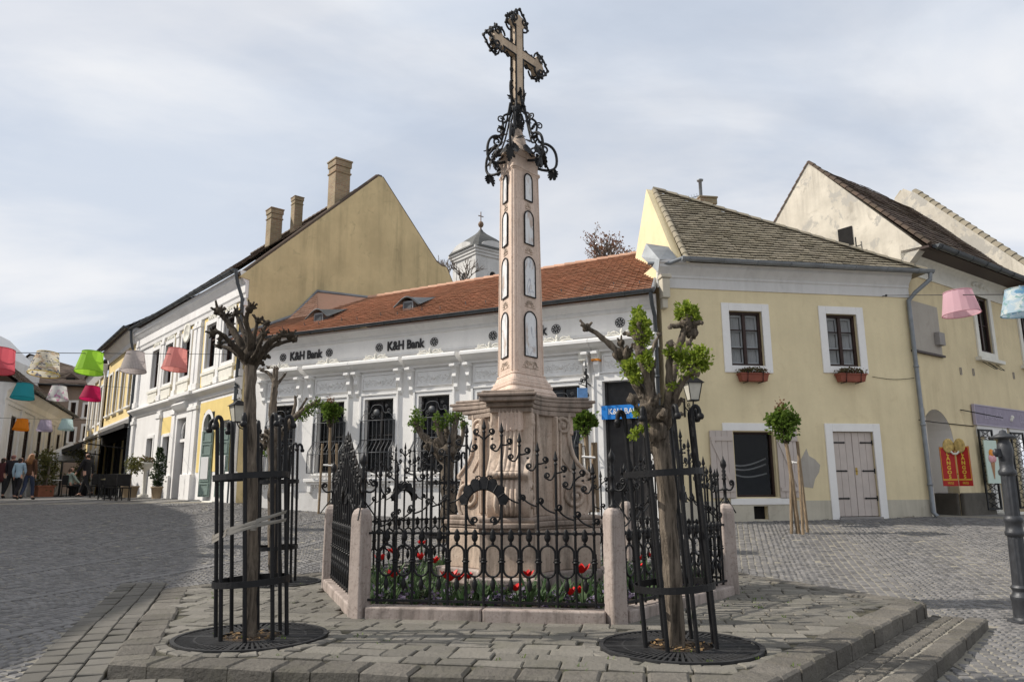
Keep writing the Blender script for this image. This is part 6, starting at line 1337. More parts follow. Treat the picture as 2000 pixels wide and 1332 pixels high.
# young staked trees
def young(label, slabel, base, crown, Y, r_, trunkx, stakes, bar_y, n=420, buds=True):
    T0 = base; t = thing('young_tree', label, 'tree', T0, 0, 'young staked trees'); rn = random.Random(len(label))
    b = MB(); limb(b, [p-T0 for p in px_pts(trunkx, Y)], .05, .04, 8, .12, 3); c0 = px_pts([crown], Y)[0]-T0
    b.build('trunk', M['stake'], t); b = MB(); top = px_pts([trunkx[-1]], Y)[0]-T0
    for q in range(9):
        d = Vector((rn.uniform(-1,1), rn.uniform(-1,1), rn.uniform(.1,1.1)))*r_*.8; limb(b, [top, top+d*.5+Vector((0,0,.05)), c0+d*.6], .025, .008, 5, .1, q, 3)
    b.build('limbs', M['bark_dark'], t); f = MB(); leaves(f, c0, r_*.95, n*3, rn, .085, 1.05); leaves(f, c0+Vector((-r_*.5,0,r_*.45)), r_*.6, n, rn, .08); leaves(f, c0+Vector((r_*.5,0,r_*.25)), r_*.6, n, rn, .08); leaves(f, c0+Vector((0,0,-r_*.9)), r_*.4, n//6, rn, .06)
    f.build('crown', M['leaf_dark'], t)
    if buds: f = MB(); leaves(f, c0+Vector((-.03,0,r_*1.25)), r_*.5, 90, rn, .06); f.build('reddish_shoots', M['bud'], t)
    s = thing('tree_stakes', slabel, 'stakes', T0, 0, 'wooden stakes holding young trees')
    for pts in stakes: b = MB(); b.tube([p-T0 for p in px_pts(pts, Y)], .035, 8); b.build('stake', M['stake'], s)
    a_, c_ = px_pts([(stakes[0][1][0]+2, bar_y), (stakes[-1][1][0]-1, bar_y+2)], Y); b = MB(); a_ -= T0; c_ -= T0
    b.tube([a_+Vector((0,-.05,0)), c_+Vector((0,-.05,0))], .022, 4); m_ = (a_+c_)/2; b.tube([a_, m_+Vector((0,.32,.05)), c_], .02, 4); b.build('crossbar', M['white'], s)
g1 = ground_at(641, 1005); young('young tree with a green ball crown, staked in front of a bank window', 'pale wooden stakes with white crossbar round the young tree before a bank window', g1, (646,806), g1.y, .27, [(641,1007),(643,950),(644,880),(645,835)], [[(622,1005),(630,866)],[(655,1005,-.1),(658,866,-.1)]], 908)
g2 = atY(1150, 985, 14.6); g2.z = gz(g2.x, g2.y); young('small young tree with green tufts, staked near the bank door behind the column', 'pale wooden stakes with white crossbar round the young tree near the bank door', g2, (1141,826), g2.y, .22, [(1152,1000),(1150,940),(1146,880),(1143,850)], [[(1136,1000),(1134,866)],[(1160,1000,.1),(1158,864,.1)],[(1168,1000),(1163,864)]], 892, 260, False)
g3 = ground_at(1560, 1043); young('young tree with a green ball crown, staked in front of the yellow house shutters', 'pale wooden stakes with white crossbar round the young tree before the yellow house', g3, (1530,828), g3.y, .30, [(1560,1046),(1552,980),(1543,910),(1535,865)], [[(1546,1045),(1544,905)],[(1578,1045,.1),(1557,862,.1)],[(1569,1046,-.1),(1560,900,-.1)]], 903, 420)
# bare trees behind the roofs
def bare_tree(label, px, py, Y, h, w, seed, buds):
    p0 = atY(px, py, Y); t = thing('bare_tree', label, 'tree', (p0.x, Y, gz(p0.x, Y))); z0 = p0.z-gz(p0.x, Y); rn = random.Random(seed); tr = MB(); tw_ = MB(); ends = []
    def grow(mb, p, d, l, r_, lev):
        q = p+d*l; m_ = (p+q)/2+Vector((rn.uniform(-1,1), rn.uniform(-1,1), rn.uniform(-.3,.6)))*l*.10
        mb.tube([p, m_, q], [r_, r_*.85, r_*.7], 6 if lev < 2 else 4)
        if lev >= 5: ends.append(q); return
        for _ in range(3 if lev < 4 else 2):
            nd = (d+Vector((rn.uniform(-1,1), rn.uniform(-1,1), rn.uniform(-.35,.75)))*.75).normalized(); grow(tw_, lerp(m_, q, rn.uniform(.3,1)), nd, l*rn.uniform(.6,.82), r_*.66, lev+1)
    tr.tube([(0,0,-.3),(0,0,z0*.5),(0.1,0,z0)], [h*.03, h*.026, h*.022], 8)
    for _ in range(5): grow(tw_, Vector((.1,0,z0-.3)), Vector((rn.uniform(-w,w), rn.uniform(-w,w), rn.uniform(.5,1))).normalized(), h*.26, h*.015, 1)
    tr.build('trunk', M['twig'], t); tw_.build('branches', M['twig'], t)
    if buds:
        f = MB()
        for e in ends: leaves(f, e, .16, 4, rn, .12)
        f.build('buds', M['bud'], t)
bare_tree('bare leafless tree in front of the white church tower', 890, 572, 46, 5.0, .85, 3, False)
bare_tree('bare tree with sparse reddish buds between the bank roof and the yellow gable', 1195, 565, 34, 4.6, 1.0, 12, True)
# ------------------------------------------------------------------ coloured lampshades on cables
def shade(label, px0, px1, py0, py1, A, B, mat, n=40, smooth=True, taper=.68, trim=None):
    # on the cable A-B, where the view through the middle of the shade meets it
    d = ray((px0+px1)/2, py0); nrm = Vector((d.y, -d.x)); ab = B-A; t = -(A.x*nrm.x+A.y*nrm.y)/(ab.x*nrm.x+ab.y*nrm.y); P = A+ab*t
    Y = P.y; w = (px1-px0)/FPX*Y*.95; z1 = atY((px0+px1)/2, py0, Y).z; z0 = atY((px0+px1)/2, py1, Y).z+.20*w*(z1-CZ)/Y*0; R = w/2
    h = (z1-z0)*1.0; rise = R*(z0-CZ)/Y; h = .83*max(.5*w, (z1-(z0+rise*.6)))
    t_ = thing('lampshade', label, 'lampshade', (P.x, Y, z1-h), ((-.10 if P.x < 0 else 0)+RND.uniform(-.04,.04), RND.uniform(-.05,.05), RND.uniform(-.2,.2)), 'coloured lampshades hung over the square')
    b = MB(); b.loft([[(r_*cos(2*pi*q/n), r_*sin(2*pi*q/n), z) for q in range(n)] for r_, z in ((R*taper, h),(R, 0))], smooth, False); b.build('shade', mat, t_)
    b = MB(); b.lathe([(R*taper-.005,h-.004),(R*taper+.006,h-.004),(R*taper+.006,h+.008),(R*taper-.005,h+.008),(R*taper-.005,h-.004)], n=28); b.cut(); b.lathe([(R-.01,-.006),(R+.004,-.006),(R+.004,.008),(R-.01,.008),(R-.01,-.006)], n=28)
    b.cut()
    for a in range(3): b.tube([(R*taper*cos(a*2.094), R*taper*sin(a*2.094), h), (0,0,h*.96)], .006, 4)
    b.tube([(0,0,h*.96),(0,0,h+.06)], .008, 5); b.build('wire_rim', trim or mat, t_)
    return P
def cloth(name, c, var=.05): return thin(simple(name, c, .75, var, 3, .1, 80), c)
def thin(m, c):
    t = m.node_tree; out = [n for n in t.nodes if n.type == 'OUTPUT_MATERIAL'][0]; bs = [n for n in t.nodes if n.type == 'BSDF_PRINCIPLED'][0]
    tr = t.nodes.new('ShaderNodeBsdfTranslucent'); mx = t.nodes.new('ShaderNodeMixShader'); mx.inputs[0].default_value = .5
    src = bs.inputs['Base Color'].links[0].from_socket; t.links.new(src, tr.inputs[0]); t.links.new(bs.outputs[0], mx.inputs[1]); t.links.new(tr.outputs[0], mx.inputs[2]); t.links.new(mx.outputs[0], out.inputs[0]); return m
def cable(label, A, B, sag, r=.008):
    P = [lerp(A, B, i/16)-Vector((0,0,sag*4*(i/16)*(1-i/16))) for i in range(17)]
    b = MB(); b.tube([p-A for p in P], r, 5); tag(b.build('cable', M['iron_dull'], None, A), label, 'cable')
def wire(pa, Ya, pb, Yb): return atY(*pa, Ya), atY(*pb, Yb)
A, B = wire((-90,688), 13.4, (452,692), 23.2); cable('thin dark cable carrying the nearer row of lampshades across the street', A, B, .0)
def plaid():
    m = NT('grey_plaid_cloth'); v = m.obj(); c = (.66,.60,.57)
    sp = m.n('ShaderNodeSeparateXYZ'); m.l(v, sp.inputs[0]); at = m.math('ARCTAN2', sp.outputs[1], sp.outputs[0])
    for s_, sc in ((m.math('MULTIPLY', at, .30), 1), (sp.outputs[2], 1)):
        w = m.n('ShaderNodeTexWave', wave_profile='SIN'); cb = m.n('ShaderNodeCombineXYZ'); m.l(s_, cb.inputs[0]); m.l(cb.outputs[0], w.inputs[0]); w.inputs['Scale'].default_value = 8.5
        c = m.mix(m.math('MULTIPLY', m.ramp(w.outputs[0], .35, .65), .42), c, (.20,.17,.18))
    m.col(c); m.rough(.8); return thin(m.m, c)
shade('coral pink lampshade beside the cream flowered one', -32, 31, 683, 737, A, B, cloth('coral_cloth', (.66,.13,.16)), 14, False, .85)
shade('cream lampshade with dark flower pattern and yellow rim', 60, 120, 689, 742, A, B, thin(patternm('flowered_cloth', (.70,.66,.56), [(.55,.42,.30),(.6,.54,.3),(.13,.14,.19)], 5, .56, .62), 0), trim=simple('yellow_rim', (.62,.42,.05), .7))
shade('lime green lampshade between the flowered and the plaid ones', 150, 205, 688, 738, A, B, cloth('lime_cloth', (.36,.62,.06)), 14, False, .74)
shade('beige and grey plaid lampshade beside the salmon one', 238, 289, 688, 735, A, B, plaid())
shade('plain salmon pink lampshade in front of the white stucco house', 318, 369, 682, 732, A, B, cloth('salmon_cloth', (.72,.31,.28)), 14, False, .72)
A, B = wire((-60,742), 18, (256,757), 31); cable('thin dark cable carrying the middle row of lampshades', A, B, 0, .007)
shade('turquoise lampshade in the middle row', 25, 69, 750, 785, A, B, cloth('turquoise_cloth', (.035,.33,.37)))
shade('white lampshade with small pink flowers in the middle row', 95, 135, 755, 787, A, B, thin(patternm('pink_flowered_cloth', (.62,.62,.6), [(.5,.22,.36)], 9, .56, .62), 0))
shade('crimson lampshade in the middle row, below the lime green one', 158, 199, 755, 787, A, B, cloth('crimson_cloth', (.46,.015,.09)))
A, B = wire((-40,815), 24, (215,822), 40); cable('thin dark cable carrying the lowest row of lampshades', A, B, 0, .007)
shade('small orange lampshade in the lowest row', 28, 58, 819, 844, A, B, cloth('orange_cloth', (.70,.24,.015)), 14, False)
shade('small lilac grey lampshade in the lowest row', 74, 104, 821, 846, A, B, cloth('lilac_cloth', (.42,.37,.46)), 14, False)
shade('small pale mint lampshade in the lowest row', 116, 145, 819, 844, A, B, cloth('mint_cloth', (.52,.66,.66)), 14, False)
A = FY.w(6.13, -.18, 6.25); B = atY(2120, 574, 8.2); cable('thin cable running from the yellow house to the pale pink lampshade', A, B, .0)
shade('pale pink lampshade hanging before the yellow shop house', 1836, 1909, 570, 627, A, B, cloth('pale_pink_cloth', (.72,.47,.52)), 16, False, .74)
shade('blue and white streaked lampshade beside the pale pink one', 1951, 2034, 566, 629, A, B, thin(patternm('blue_streaked_cloth', (.50,.62,.70), [(.16,.34,.52),(.72,.76,.74),(.3,.48,.48)], 6, .54, .62), 0))
# ------------------------------------------------------------------ street furniture
g = ground_at(2003, 1217); t = thing('iron_pillar', 'dark grey cast-iron pillar with ringed fluted shaft and round cap near the shop signs', 'pillar', g, (0, .018, .2)); t.scale = (.76, .76, 1.0); b = MB()
b.prism([(.26*cos(2*pi*q/8+.39), .26*sin(2*pi*q/8+.39)) for q in range(8)], -.1, .035); b.lathe([(.17,.03),(.165,.05),(.15,.06),(.15,.24),(.16,.26),(.165,.30),(.13,.33),(.12,.36),(.15,.40),(.12,.43)], n=24); b.build('base', M['pillar'], t, bevel=.008)
b = MB(); nf = 48
b.loft([[((r_+(.006*cos(12*2*pi*q/nf)))*cos(2*pi*q/nf), (r_+(.006*cos(12*2*pi*q/nf)))*sin(2*pi*q/nf), z) for q in range(nf)] for r_, z in ((.115,.42),(.105,1.0),(.098,1.75))], True)
b.lathe([(.10,.98),(.135,1.0),(.14,1.04),(.12,1.06),(.115,1.14),(.135,1.16),(.14,1.20),(.105,1.23)], n=24); b.lathe([(.098,1.70),(.125,1.72),(.13,1.76),(.10,1.79),(.10,1.84)], n=24); b.build('shaft', M['pillar'], t)
b = MB(); b.lathe([(.095,1.83),(.10,1.90),(.115,2.0),(.105,2.08),(.08,2.13),(.085,2.15),(.19,2.16),(.185,2.18),(.06,2.22),(.045,2.25),(.0,2.27)], n=24); b.box(-.17,-.08,-.03,.03,1.93,2.03); b.ball((-.18,0,1.98), .045, 8); b.build('cap', M['pillar'], t)
def lantern(label, Fx, px, py, out, w, reach):
    s, z = Fx.at(px, py, out); P = Fx.w(s, -out, z); t = thing('wall_lantern', label, 'lantern', P, Fx.a, 'wall lanterns'); h = w*1.15
    b = MB(); a, c = w*.30, w*.5
    for sx, sy in ((-1,-1),(1,-1),(1,1),(-1,1)): b.tube([(sx*a,sy*a,-h/2),(sx*c,sy*c,h/2)], .012, 4)
    b.box(-a-.01,a+.01,-a-.01,a+.01,-h/2-.03,-h/2); e = c+.05; b.add([(-e,-e,h/2),(e,-e,h/2),(e,e,h/2),(-e,e,h/2),(-.07,-.07,h/2+.16),(.07,-.07,h/2+.16),(.07,.07,h/2+.16),(-.07,.07,h/2+.16)], [(0,1,5,4),(1,2,6,5),(2,3,7,6),(3,0,4,7),(4,5,6,7),(3,2,1,0)])
    b.tube([(0,0,h/2+.15),(0,0,h/2+.24)], .012, 5); b.ball((0,0,h/2+.25), .02, 6); b.build('lantern_frame', M['iron'], t)
    g_ = MB(); g_.add([(sx*a,sy*a,-h/2) for sx, sy in ((-1,-1),(1,-1),(1,1),(-1,1))]+[(sx*c*.97,sy*c*.97,h/2-.005) for sx, sy in ((-1,-1),(1,-1),(1,1),(-1,1))], [(0,1,5,4),(1,2,6,5),(2,3,7,6),(3,0,4,7)]); g_.build('lantern_glass', simple('frosted_lantern_glass', (.5,.48,.42), .3, .1), t)
    k_ = MB(); k_.tube(bez((0,0,-h/2-.02), (0,0,-h/2-.25), (0,out*.6,-h/2-.22), 8)+[(0,out-.005,-h/2-.10)], .018, 6); k_.tube([(0,out-.01,-h/2-.35),(0,out-.01,-h/2+.1)], .025, 5); k_.tube([(0,x,z) for x, _, z in scroll(out*.5,-h/2-.12,.09,1.4,0,1,14)], .01, 5); k_.build('bracket', M['iron'], t)
lantern('black wall lantern with pale glass on the yellow house beside the pollarded tree', FY, 1353, 765, .55, .34, .5)
lantern('black wall lantern with pale glass on the corner of the white stucco house', FL, 465, 808, .6, .42, .5)
P = FB.w(11.42, -.62, 3.55); t = thing('hanging_sign', 'small pale blue sign on an ornate iron bracket between the bank window and door', 'sign', P, FB.a)
b = MB(); b.T = Matrix.Rotation(radians(40), 4, 'Z'); b.box(-.13,.13,-.012,.012,-.22,.22); b.build('board', M['paleblue'], t)
b = MB(); b.tube([(0,.30,-1.6),(0,.30,.75)], .022, 6); b.tube([(0,.62,-.5),(0,.30,-.45)], .018, 5); b.tube([(0,.62,.35),(0,.30,.4)], .018, 5); b.tube([(0,.30,.30),(0,-.24,.30)], .014, 5); b.T = Matrix.Translation((0,.30,.75)); spear(b, 0, .12); b.T = Matrix.Rotation(pi/2, 4, 'Z')
for x, z, r_, s_ in ((.12,.42,.10,1),(-.05,.40,.08,-1),(.40,.55,.07,1),(.40,.1,.07,-1),(.22,.62,.06,-1),(.4,-.2,.07,1)): b.tube([(q[0],0,q[2]) for q in scroll(x,z,r_,1.5,0,s_,16)], .011, 5)
b.build('iron_bracket', M['iron'], t)
# ------------------------------------------------------------------ café side on the left
def onF(Fx, px, out, py=960): s = Fx.at(px, py, out)[0]; p = Fx.w(s, -out, 0); p.z = gz(p.x, p.y)+.02; return p
def potted(label, p, r_, h, plant, ph, pr, mat='conif', pm='tanpot', name='potted_plant', sz=1.0, n=500, cone=False):
    t = thing(name, label, 'potted plant', p, 0); b = MB(); b.lathe([(r_*.72,0),(r_*.95,h*.88),(r_*1.06,h*.88),(r_*1.06,h),(r_*.9,h),(r_*.85,h*.85),(0,h*.85)], n=18); b.build('pot', M[pm], t); rn = random.Random(n); f = MB()
    if cone:
        for q in range(9): u = q/8; leaves(f, (0,0,h+ph*(.05+.93*u)), pr*(sin(pi*(.15+.8*u))*.9+.12), int(n/9), rn, .09)
    else:
        for q in range(6): leaves(f, (rn.uniform(-1,1)*pr*.5, rn.uniform(-1,1)*pr*.5, h+ph*(.25+.6*rn.random())), pr*.62, n//6, rn, .09)
    b = MB(); b.tube([(0,0,h*.8),(0,0,h+ph*.6)], .03, 6); b.build('stem', M['twig'], t); f.build('foliage', M[mat], t); return t
potted('dark cone-shaped conifer in a tan pot between the doors of the white stucco house', onF(FL, 306, .7), .21, .44, 0, 1.4, .25, n=1000, cone=True)
potted('leafy shrub in a large tan pot beside the black café awning', onF(FC, 253, .8), .33, .45, 0, 1.25, .36, 'hedge', n=600)
p = onF(FL, 280, .5); t = thing('flower_stand', 'white pedestal bowl of flowers by the first door of the white stucco house', 'flower stand', p); b = MB(); b.lathe([(.2,0),(.2,.08),(.06,.14),(.06,1.0),(.1,1.05),(.36,1.3),(.38,1.36),(.0,1.3)], n=16); b.build('pedestal_bowl', M['stucco'], t); f = MB(); leaves(f, (0,0,1.42), .30, 300, random.Random(3), .09, .6); f.build('foliage', M['dryplant'], t)
def shrub_box(label, p, w, h, bh, mat, n, bm): 
    t = thing('planter', label, 'planter', p, radians(-50)); b = MB(); b.box(-w/2,w/2,-.3,.3,0,bh); b.frame(-w/2-.03,w/2+.03,bh-.08,bh,.04,-.34,.34); b.build('box', M[bm], t); f = MB(); rn = random.Random(n)
    for q in range(14): leaves(f, (rn.uniform(-.42,.42)*w, rn.uniform(-.2,.2), bh+h*rn.uniform(.1,.92)), .38, n//14, rn, .11)
    f.build('foliage', M[mat], t); b = MB(); 
    for q in range(5): b.tube([((q-2)*w*.18,0,bh*.5),((q-2)*w*.22,.05,bh+h*.6)], .03, 5)
    b.build('stems', M['twig'], t)
q = ground_at(82, 962); q = atY(86, 960, 34.0); q.z = gz(q.x, q.y); shrub_box('olive green shrub in a terracotta planter beyond the walking group', q, 1.15, 1.75, .5, 'hedge', 1300, 'terracotta')
q = atY(152, 955, 36.0); q.z = gz(q.x, q.y); shrub_box('brownish shrub in a dark planter by the far café tables', q, .9, 1.7, .5, 'hedge', 800, 'dark')
def table(label, p, cloth_=None):
    t = thing('cafe_table', label, 'table', p, 0, 'café tables under the awning'); b = MB(); b.lathe([(0,.70),(.38,.70),(.38,.735),(0,.735)], n=18); b.build('tabletop', cloth_ or simple('pale_tabletop', (.4,.34,.2), .5), t); b = MB(); b.lathe([(.25,0),(.23,.03),(.03,.06),(.03,.7)], n=10); b.build('leg', M['iron'], t)
def chair(label, p, rot, mat='darkfab'):
    t = thing('cafe_chair', label, 'chair', p, rot, 'dark café chairs under the awning')
    b = MB(); b.box(-.22,.22,-.22,.22,.43,.47); b.build('seat', M[mat], t, bevel=.01); b = MB(); b.box(-.22,.22,.19,.23,.5,.92); b.build('backrest', M[mat], t, bevel=.01)
    for sx in (-1,1):
        for sy in (-1,1): b = MB(); b.tube([(sx*.2,sy*.2,0),(sx*.2,sy*.2,.43 if sy < 0 else .9)], .02, 5); b.build('leg', M['iron'], t)
for px, out, lb in ((197,2.2,'round pale café table beside the dark-coated man'),(214,2.6,'round pale café table in the middle of the awning terrace'),(233,2.0,'round pale café table beside the big potted shrub')):
    table(lb, onF(FC, px, out*.65))
for i, (px, out, ro) in enumerate(((188,2.9,.4),(205,3.0,2.1),(206,1.5,4.0),(222,2.9,1.0),(224,1.5,3.4),(241,2.6,.6),(238,1.3,3.0))):
    chair('dark café chair standing among the tables under the black awning', onF(FC, px, out*.62), ro)
q = atY(115, 958, 34); q.z = gz(q.x, q.y); table('café table with a white cloth in front of the white canopy', q, M['textw'])
q = atY(129, 955, 40); q.z = gz(q.x, q.y); t = thing('market_canopy', 'pale grey peaked canopy far down the street beside the brown house', 'canopy', q, .5); b = MB()
for sx in (-1,1):
    for sy in (-1,1): b.cut(); b.tube([(sx*1,sy*1,0),(sx*1,sy*1,2.0)], .04, 5)
b.build('post', M['zinc'], t); b = MB(); b.add([(-1.15,-1.15,1.75),(1.15,-1.15,1.75),(1.15,1.15,1.75),(-1.15,1.15,1.75),(-1.15,-1.15,2.0),(1.15,-1.15,2.0),(1.15,1.15,2.0),(-1.15,1.15,2.0),(0,0,2.75)], [(0,1,5,4),(1,2,6,5),(2,3,7,6),(3,0,4,7),(4,5,8),(5,6,8),(6,7,8),(7,4,8)]); b.build('canopy_cloth', M['white_grey'], t)
# ------------------------------------------------------------------ people
def skinmesh(name, V, E, R, mat, parent, sub=1):
    me = bpy.data.meshes.new(name); me.from_pydata(V, E, []); o = bpy.data.objects.new(name, me); COL.objects.link(o); o.parent = parent
    sk = o.modifiers.new('skin', 'SKIN'); sk.use_smooth_shade = True
    for i, r_ in enumerate(R): me.skin_vertices[0].data[i].radius = (r_, r_) if not isinstance(r_, tuple) else r_
    me.skin_vertices[0].data[0].use_root = True
    s = o.modifiers.new('smooth', 'SUBSURF'); s.levels = s.render_levels = sub; me.materials.append(mat); return o
SKIN = simple('skin', (.50,.29,.21), .55, .06)
def person(label, p, rot, H, top, legs, hairc, hair_len=.0, stride=.3, arms=(.15,-.15), seated=False, bag=None, coat=0, female=False):
    t = thing('person', label, 'person', p, rot); k_ = H/1.72; hz = .93*k_ if not seated else .50*k_
    J = {}; f = .9 if female else 1.0
    J['pel'] = (0,0,hz); J['wst'] = (0,.0,hz+.16*k_); J['chs'] = (0,.01,hz+.36*k_); J['sh'] = (0,0,hz+.49*k_); J['nk'] = (0,.01,hz+.56*k_); J['hd'] = (0,.03,hz+.66*k_); J['tp'] = (0,.02,hz+.75*k_)
    legJ = {}
    for s, sg in (('L',-1),('R',1)):
        a = stride*sg
        hip = Vector((sg*.09*k_,0,hz-.04*k_))
        if seated: kn = hip+Vector((sg*.03,.42*k_,.01)); an = kn+Vector((0,.02,-.42*k_))
        else: kn = hip+Vector((0, sin(a)*.42*k_+.02, -cos(a)*.42*k_)); an = kn+Vector((0, sin(a-.25*(a < 0)-.08)*.40*k_, -cos(a-.25*(a < 0))*.40*k_))
        toe = an+Vector((sg*.02,.16*k_,-.05*k_)); sh = Vector((sg*.175*k_*f,0,hz+.475*k_)); aa = arms[0 if sg < 0 else 1]
        el = sh+Vector((sg*.05*k_, sin(aa)*.28*k_, -cos(aa)*.28*k_)); wr = el+Vector((-sg*.01, sin(aa+.35)*.24*k_, -cos(aa+.35)*.24*k_)); legJ[s] = (hip, kn, an, toe, sh, el, wr)
    V = [J[n] for n in ('pel','wst','chs','sh','nk','hd','tp')]; E = [(0,1),(1,2),(2,3),(3,4),(4,5),(5,6)]; R = [.125*k_,.115*k_*f,.13*k_*f,.09*k_,.05*k_,.085*k_,.06*k_]
    def ad(v, par, r_): V.append(tuple(v)); R.append(r_); E.append((par, len(V)-1)); return len(V)-1
    ad(Vector(J['hd'])+Vector((0,.10*k_,-.01)), 5, .018*k_)
    for sg in (-1,1): ad(Vector(J['hd'])+Vector((sg*.085*k_,-.01,0)), 5, .016*k_)
    for s, sg in (('L',-1),('R',1)):
        hip, kn, an, toe, sh, el, wr = legJ[s]
        i = ad(hip, 0, .085*k_); i = ad(kn, i, .058*k_); i = ad(an, i, .04*k_); ad(toe, i, .034*k_)
        i = ad(sh, 3, .055*k_); i = ad(el, i, .040*k_); i = ad(wr, i, .026*k_); d = (wr-el).normalized(); pm = ad(wr+d*.06*k_, i, .028*k_)
        for q, ln in enumerate((.075,.085,.08,.065)): v1 = wr+d*.09*k_+Vector((0,(q-1.5)*.016*k_,0)); j = ad(v1, pm, .009*k_); ad(v1+d*ln*k_*.6+Vector((-sg*.012,0,0)), j, .007*k_)
        ad(wr+d*.07*k_+Vector((-sg*.01,.045*k_,0)), pm, .010*k_)
    skinmesh('body', V, E, R, SKIN, t)
    hem = -.10-coat
    V = [(0,0,hz+hem*k_),(0,0,hz+.05*k_),J['wst'],J['chs'],J['sh'],(0,.01,hz+.535*k_)]; E = [(0,1),(1,2),(2,3),(3,4),(4,5)]; R = [.155*k_,.150*k_,.14*k_*f,.155*k_*f,.105*k_,.06*k_]
    for s in 'LR': hip, kn, an, toe, sh, el, wr = legJ[s]; V += [tuple(sh), tuple(el), tuple(wr)]; n = len(V); E += [(4,n-3),(n-3,n-2),(n-2,n-1)]; R += [.072*k_,.058*k_,.042*k_]
    skinmesh('jacket', V, E, R, top, t)
    V = [(0,0,hz+.06*k_),(0,0,hz-.03*k_)]; E = [(0,1)]; R = [.138*k_,.14*k_]
    for s in 'LR': hip, kn, an, *_ = legJ[s]; V += [tuple(hip), tuple(kn), tuple(Vector(an)+Vector((0,0,.03)))]; n = len(V); E += [(1,n-3),(n-3,n-2),(n-2,n-1)]; R += [.10*k_,.072*k_,.056*k_]
    skinmesh('trousers', V, E, R, legs, t)
    for s in 'LR': an, toe = legJ[s][2], legJ[s][3]; skinmesh('shoe', [tuple(an+Vector((0,-.03,-.03*k_))), tuple(lerp(an, toe, .55)+Vector((0,0,-.01))), tuple(toe)], [(0,1),(1,2)], [.048*k_,.05*k_,.038*k_], M['darkfab'], t)
    hd = Vector(J['hd']); V = [tuple(hd+Vector((0,-.015,.05*k_))), tuple(hd+Vector((0,-.035,-.0*k_))), tuple(hd+Vector((0,-.055,-.05*k_-.3*hair_len*k_))), tuple(hd+Vector((0,-.085,-.08*k_-hair_len*k_)))]
    skinmesh('hair', V, [(0,1),(1,2),(2,3)], [.088*k_,.095*k_,(.085+.06*(hair_len > .1))*k_,(.05+.09*(hair_len > .1))*k_], simple('hair_'+str(len(bpy.data.materials)), hairc, .6, .25, 12), t)
    if bag: b = MB(); b.box(-.14*k_,.14*k_,-.30*k_,-.15*k_,hz+.08*k_,hz+.46*k_); o = b.build('bag', bag, None, p, rot, .05, 3); tag(o, 'pale blue rucksack worn by the walker beside the long-haired woman', 'bag')
    return t
def cl(n, c): return simple(n, c, .85, .12, 8, .2, 40)
g = atY(52, 975, 28.6); g.z = gz(g.x, g.y); person('long-haired woman walking away in a brown jacket and blue jeans', g, .1, 1.78, cl('brown_jacket', (.085,.04,.022)), cl('blue_jeans', (.03,.04,.075)), (.22,.10,.035), .30, .22, (.15,-.1), female=True)
g = atY(31, 975, 28.4); g.z = gz(g.x, g.y); person('walker in a pale blue jacket and dark trousers beside the long-haired woman', g, .1, 1.62, cl('pale_blue_jacket', (.33,.45,.55)), cl('dark_trousers', (.014,.013,.017)), (.025,.015,.015), .06, -.28, (-.1,.2), female=True)
g = atY(17, 970, g.y+2.2); g.z = gz(g.x, g.y); person('man in a dark jacket with thin reddish hair walking ahead of the pale blue jacket', g, .05, 1.80, cl('dark_jacket', (.02,.016,.022)), cl('black_trousers', (.012,.012,.014)), (.20,.09,.08), 0, .2, (.1,-.1))
g = atY(-2, 970, g.y+1); g.z = gz(g.x, g.y); person('person in a dark red coat beside the reddish-haired man', g, .1, 1.72, cl('dark_red_coat', (.07,.02,.022)), cl('grey_trousers', (.02,.02,.022)), (.03,.02,.015), .1, .1, (.1,-.1), coat=.2)
g = ground_at(164, 972.5); person('man in a long dark coat striding past the café terrace', g, 1.35, 1.80, cl('long_black_coat', (.016,.015,.017)), cl('charcoal_trousers', (.013,.013,.015)), (.03,.02,.015), 0, .42, (.35,-.3), coat=.12)
g = onF(FC, 150, 3.2); g = atY(134, 962, 33); g.z = gz(g.x, g.y); chair('dark café chair under the seated person in the pale green top', g, 2.6); person('seated person in a pale green top at the far café table', g+Vector((0,0,.0)), 2.6+pi, 1.72, cl('pale_green_top', (.30,.36,.31)), cl('seated_dark_trousers', (.02,.02,.022)), (.10,.06,.04), .05, 0, (.5,.5), seated=True)
# ------------------------------------------------------------------ light
SUN_EL, SUN_DIR = radians(41), Vector((-1.0, .03))                  # towards the sun
w = bpy.data.worlds.new('World'); S.world = w; w.use_nodes = True; t = w.node_tree; t.nodes.clear()
def wn(k_, **kw):
    x = t.nodes.new(k_)
    for a, b_ in kw.items(): setattr(x, a, b_)
    return x
sky = wn('ShaderNodeTexSky', sky_type='NISHITA', sun_disc=False); sky.sun_elevation = SUN_EL; sky.sun_rotation = radians(-90); sky.air_density = 1.0; sky.dust_density = 1.5
tc = wn('ShaderNodeTexCoord'); sp = wn('ShaderNodeSeparateXYZ'); t.links.new(tc.outputs['Generated'], sp.inputs[0])
def wm(op, a, b_=0.0):
    x = wn('ShaderNodeMath', operation=op)
    for v, i in ((a, 0), (b_, 1)):
        if hasattr(v, 'links'): t.links.new(v, x.inputs[i])
        else: x.inputs[i].default_value = v
    return x.outputs[0]
zz = wm('ADD', wm('MAXIMUM', sp.outputs[2], 0), .22); cb = wn('ShaderNodeCombineXYZ'); t.links.new(wm('DIVIDE', sp.outputs[0], zz), cb.inputs[0]); t.links.new(wm('DIVIDE', sp.outputs[1], zz), cb.inputs[1])
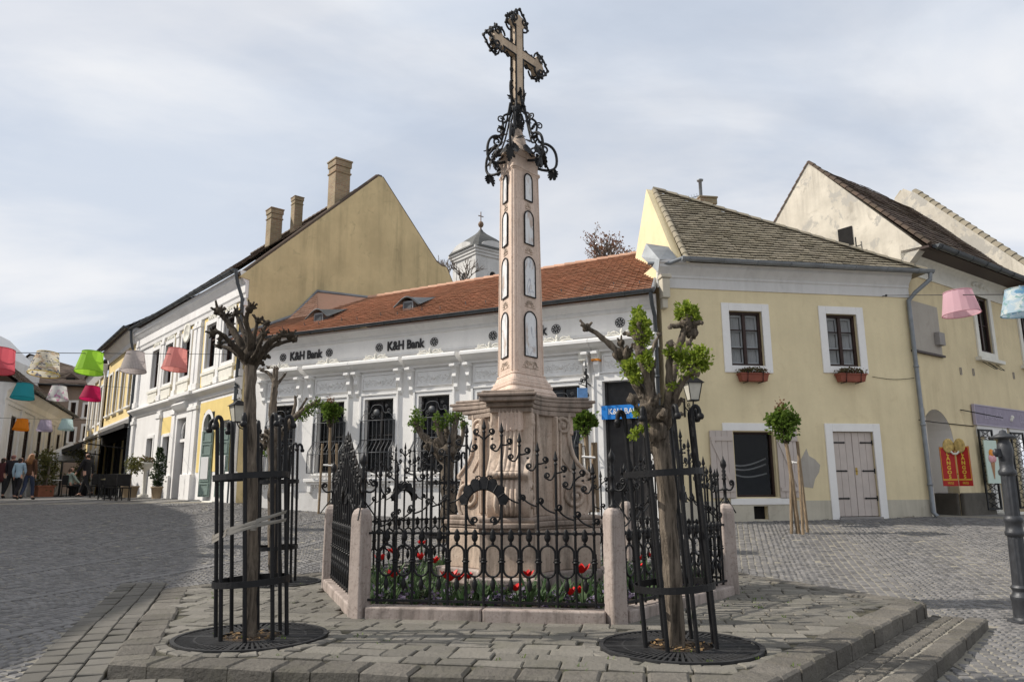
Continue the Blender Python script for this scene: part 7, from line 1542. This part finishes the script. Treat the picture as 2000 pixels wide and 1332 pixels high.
def cn(scale, det, loc, dist=.3, sc=(1,1,1), rot=0):
    mp = wn('ShaderNodeMapping'); t.links.new(cb.outputs[0], mp.inputs[0]); mp.inputs['Location'].default_value = loc; mp.inputs['Scale'].default_value = sc; mp.inputs['Rotation'].default_value = (0,0,rot)
    n = wn('ShaderNodeTexNoise'); t.links.new(mp.outputs[0], n.inputs['Vector']); n.inputs['Scale'].default_value = scale; n.inputs['Detail'].default_value = det; n.inputs['Roughness'].default_value = .55; n.inputs['Distortion'].default_value = dist; return n.outputs['Fac']
def wr(f, a, b_, ca=(0,0,0,1), cc=(1,1,1,1)):
    r_ = wn('ShaderNodeValToRGB'); t.links.new(f, r_.inputs[0]); e = r_.color_ramp.elements; e[0].position = a; e[1].position = b_; e[0].color = ca; e[1].color = cc; r_.color_ramp.interpolation = 'EASE'; return r_.outputs[0]
fac = wm('ADD', wm('MULTIPLY', wr(cn(1.15, 7, (3.2,1.1,0), .5, (1,1.5,1), .5), .36, .60), .22), .78)
cc = wr(cn(.9, 8, (7.7,2.3,0), .4, (1,1.6,1), .4), .34, .62, (5.7,6.25,7.15,1), (7.7,7.8,8.05,1))
mx = wn('ShaderNodeMix', data_type='RGBA'); t.links.new(fac, mx.inputs[0]); t.links.new(sky.outputs[0], mx.inputs[6]); t.links.new(cc, mx.inputs[7])
bg = wn('ShaderNodeBackground'); bg.inputs[1].default_value = .088; t.links.new(mx.outputs[2], bg.inputs[0]); ow = wn('ShaderNodeOutputWorld'); t.links.new(bg.outputs[0], ow.inputs[0])
sl = bpy.data.lights.new('sun', 'SUN'); so = bpy.data.objects.new('sun', sl); COL.objects.link(so); sl.energy = 3.7; sl.angle = radians(.8); sl.color = (1, .935, .84)
d = Vector((SUN_DIR.x, SUN_DIR.y, 0)).normalized()*cos(SUN_EL)+Vector((0,0,sin(SUN_EL))); so.rotation_euler = d.to_track_quat('Z', 'Y').to_euler(); so.location = (-20, 0, 20)
vs = S.view_settings; vs.view_transform = 'Standard'; vs.look = 'None'; vs.exposure = .40; vs.gamma = 1
S.cycles.max_bounces = 6; S.cycles.transparent_max_bounces = 8; S.cycles.use_denoising = True
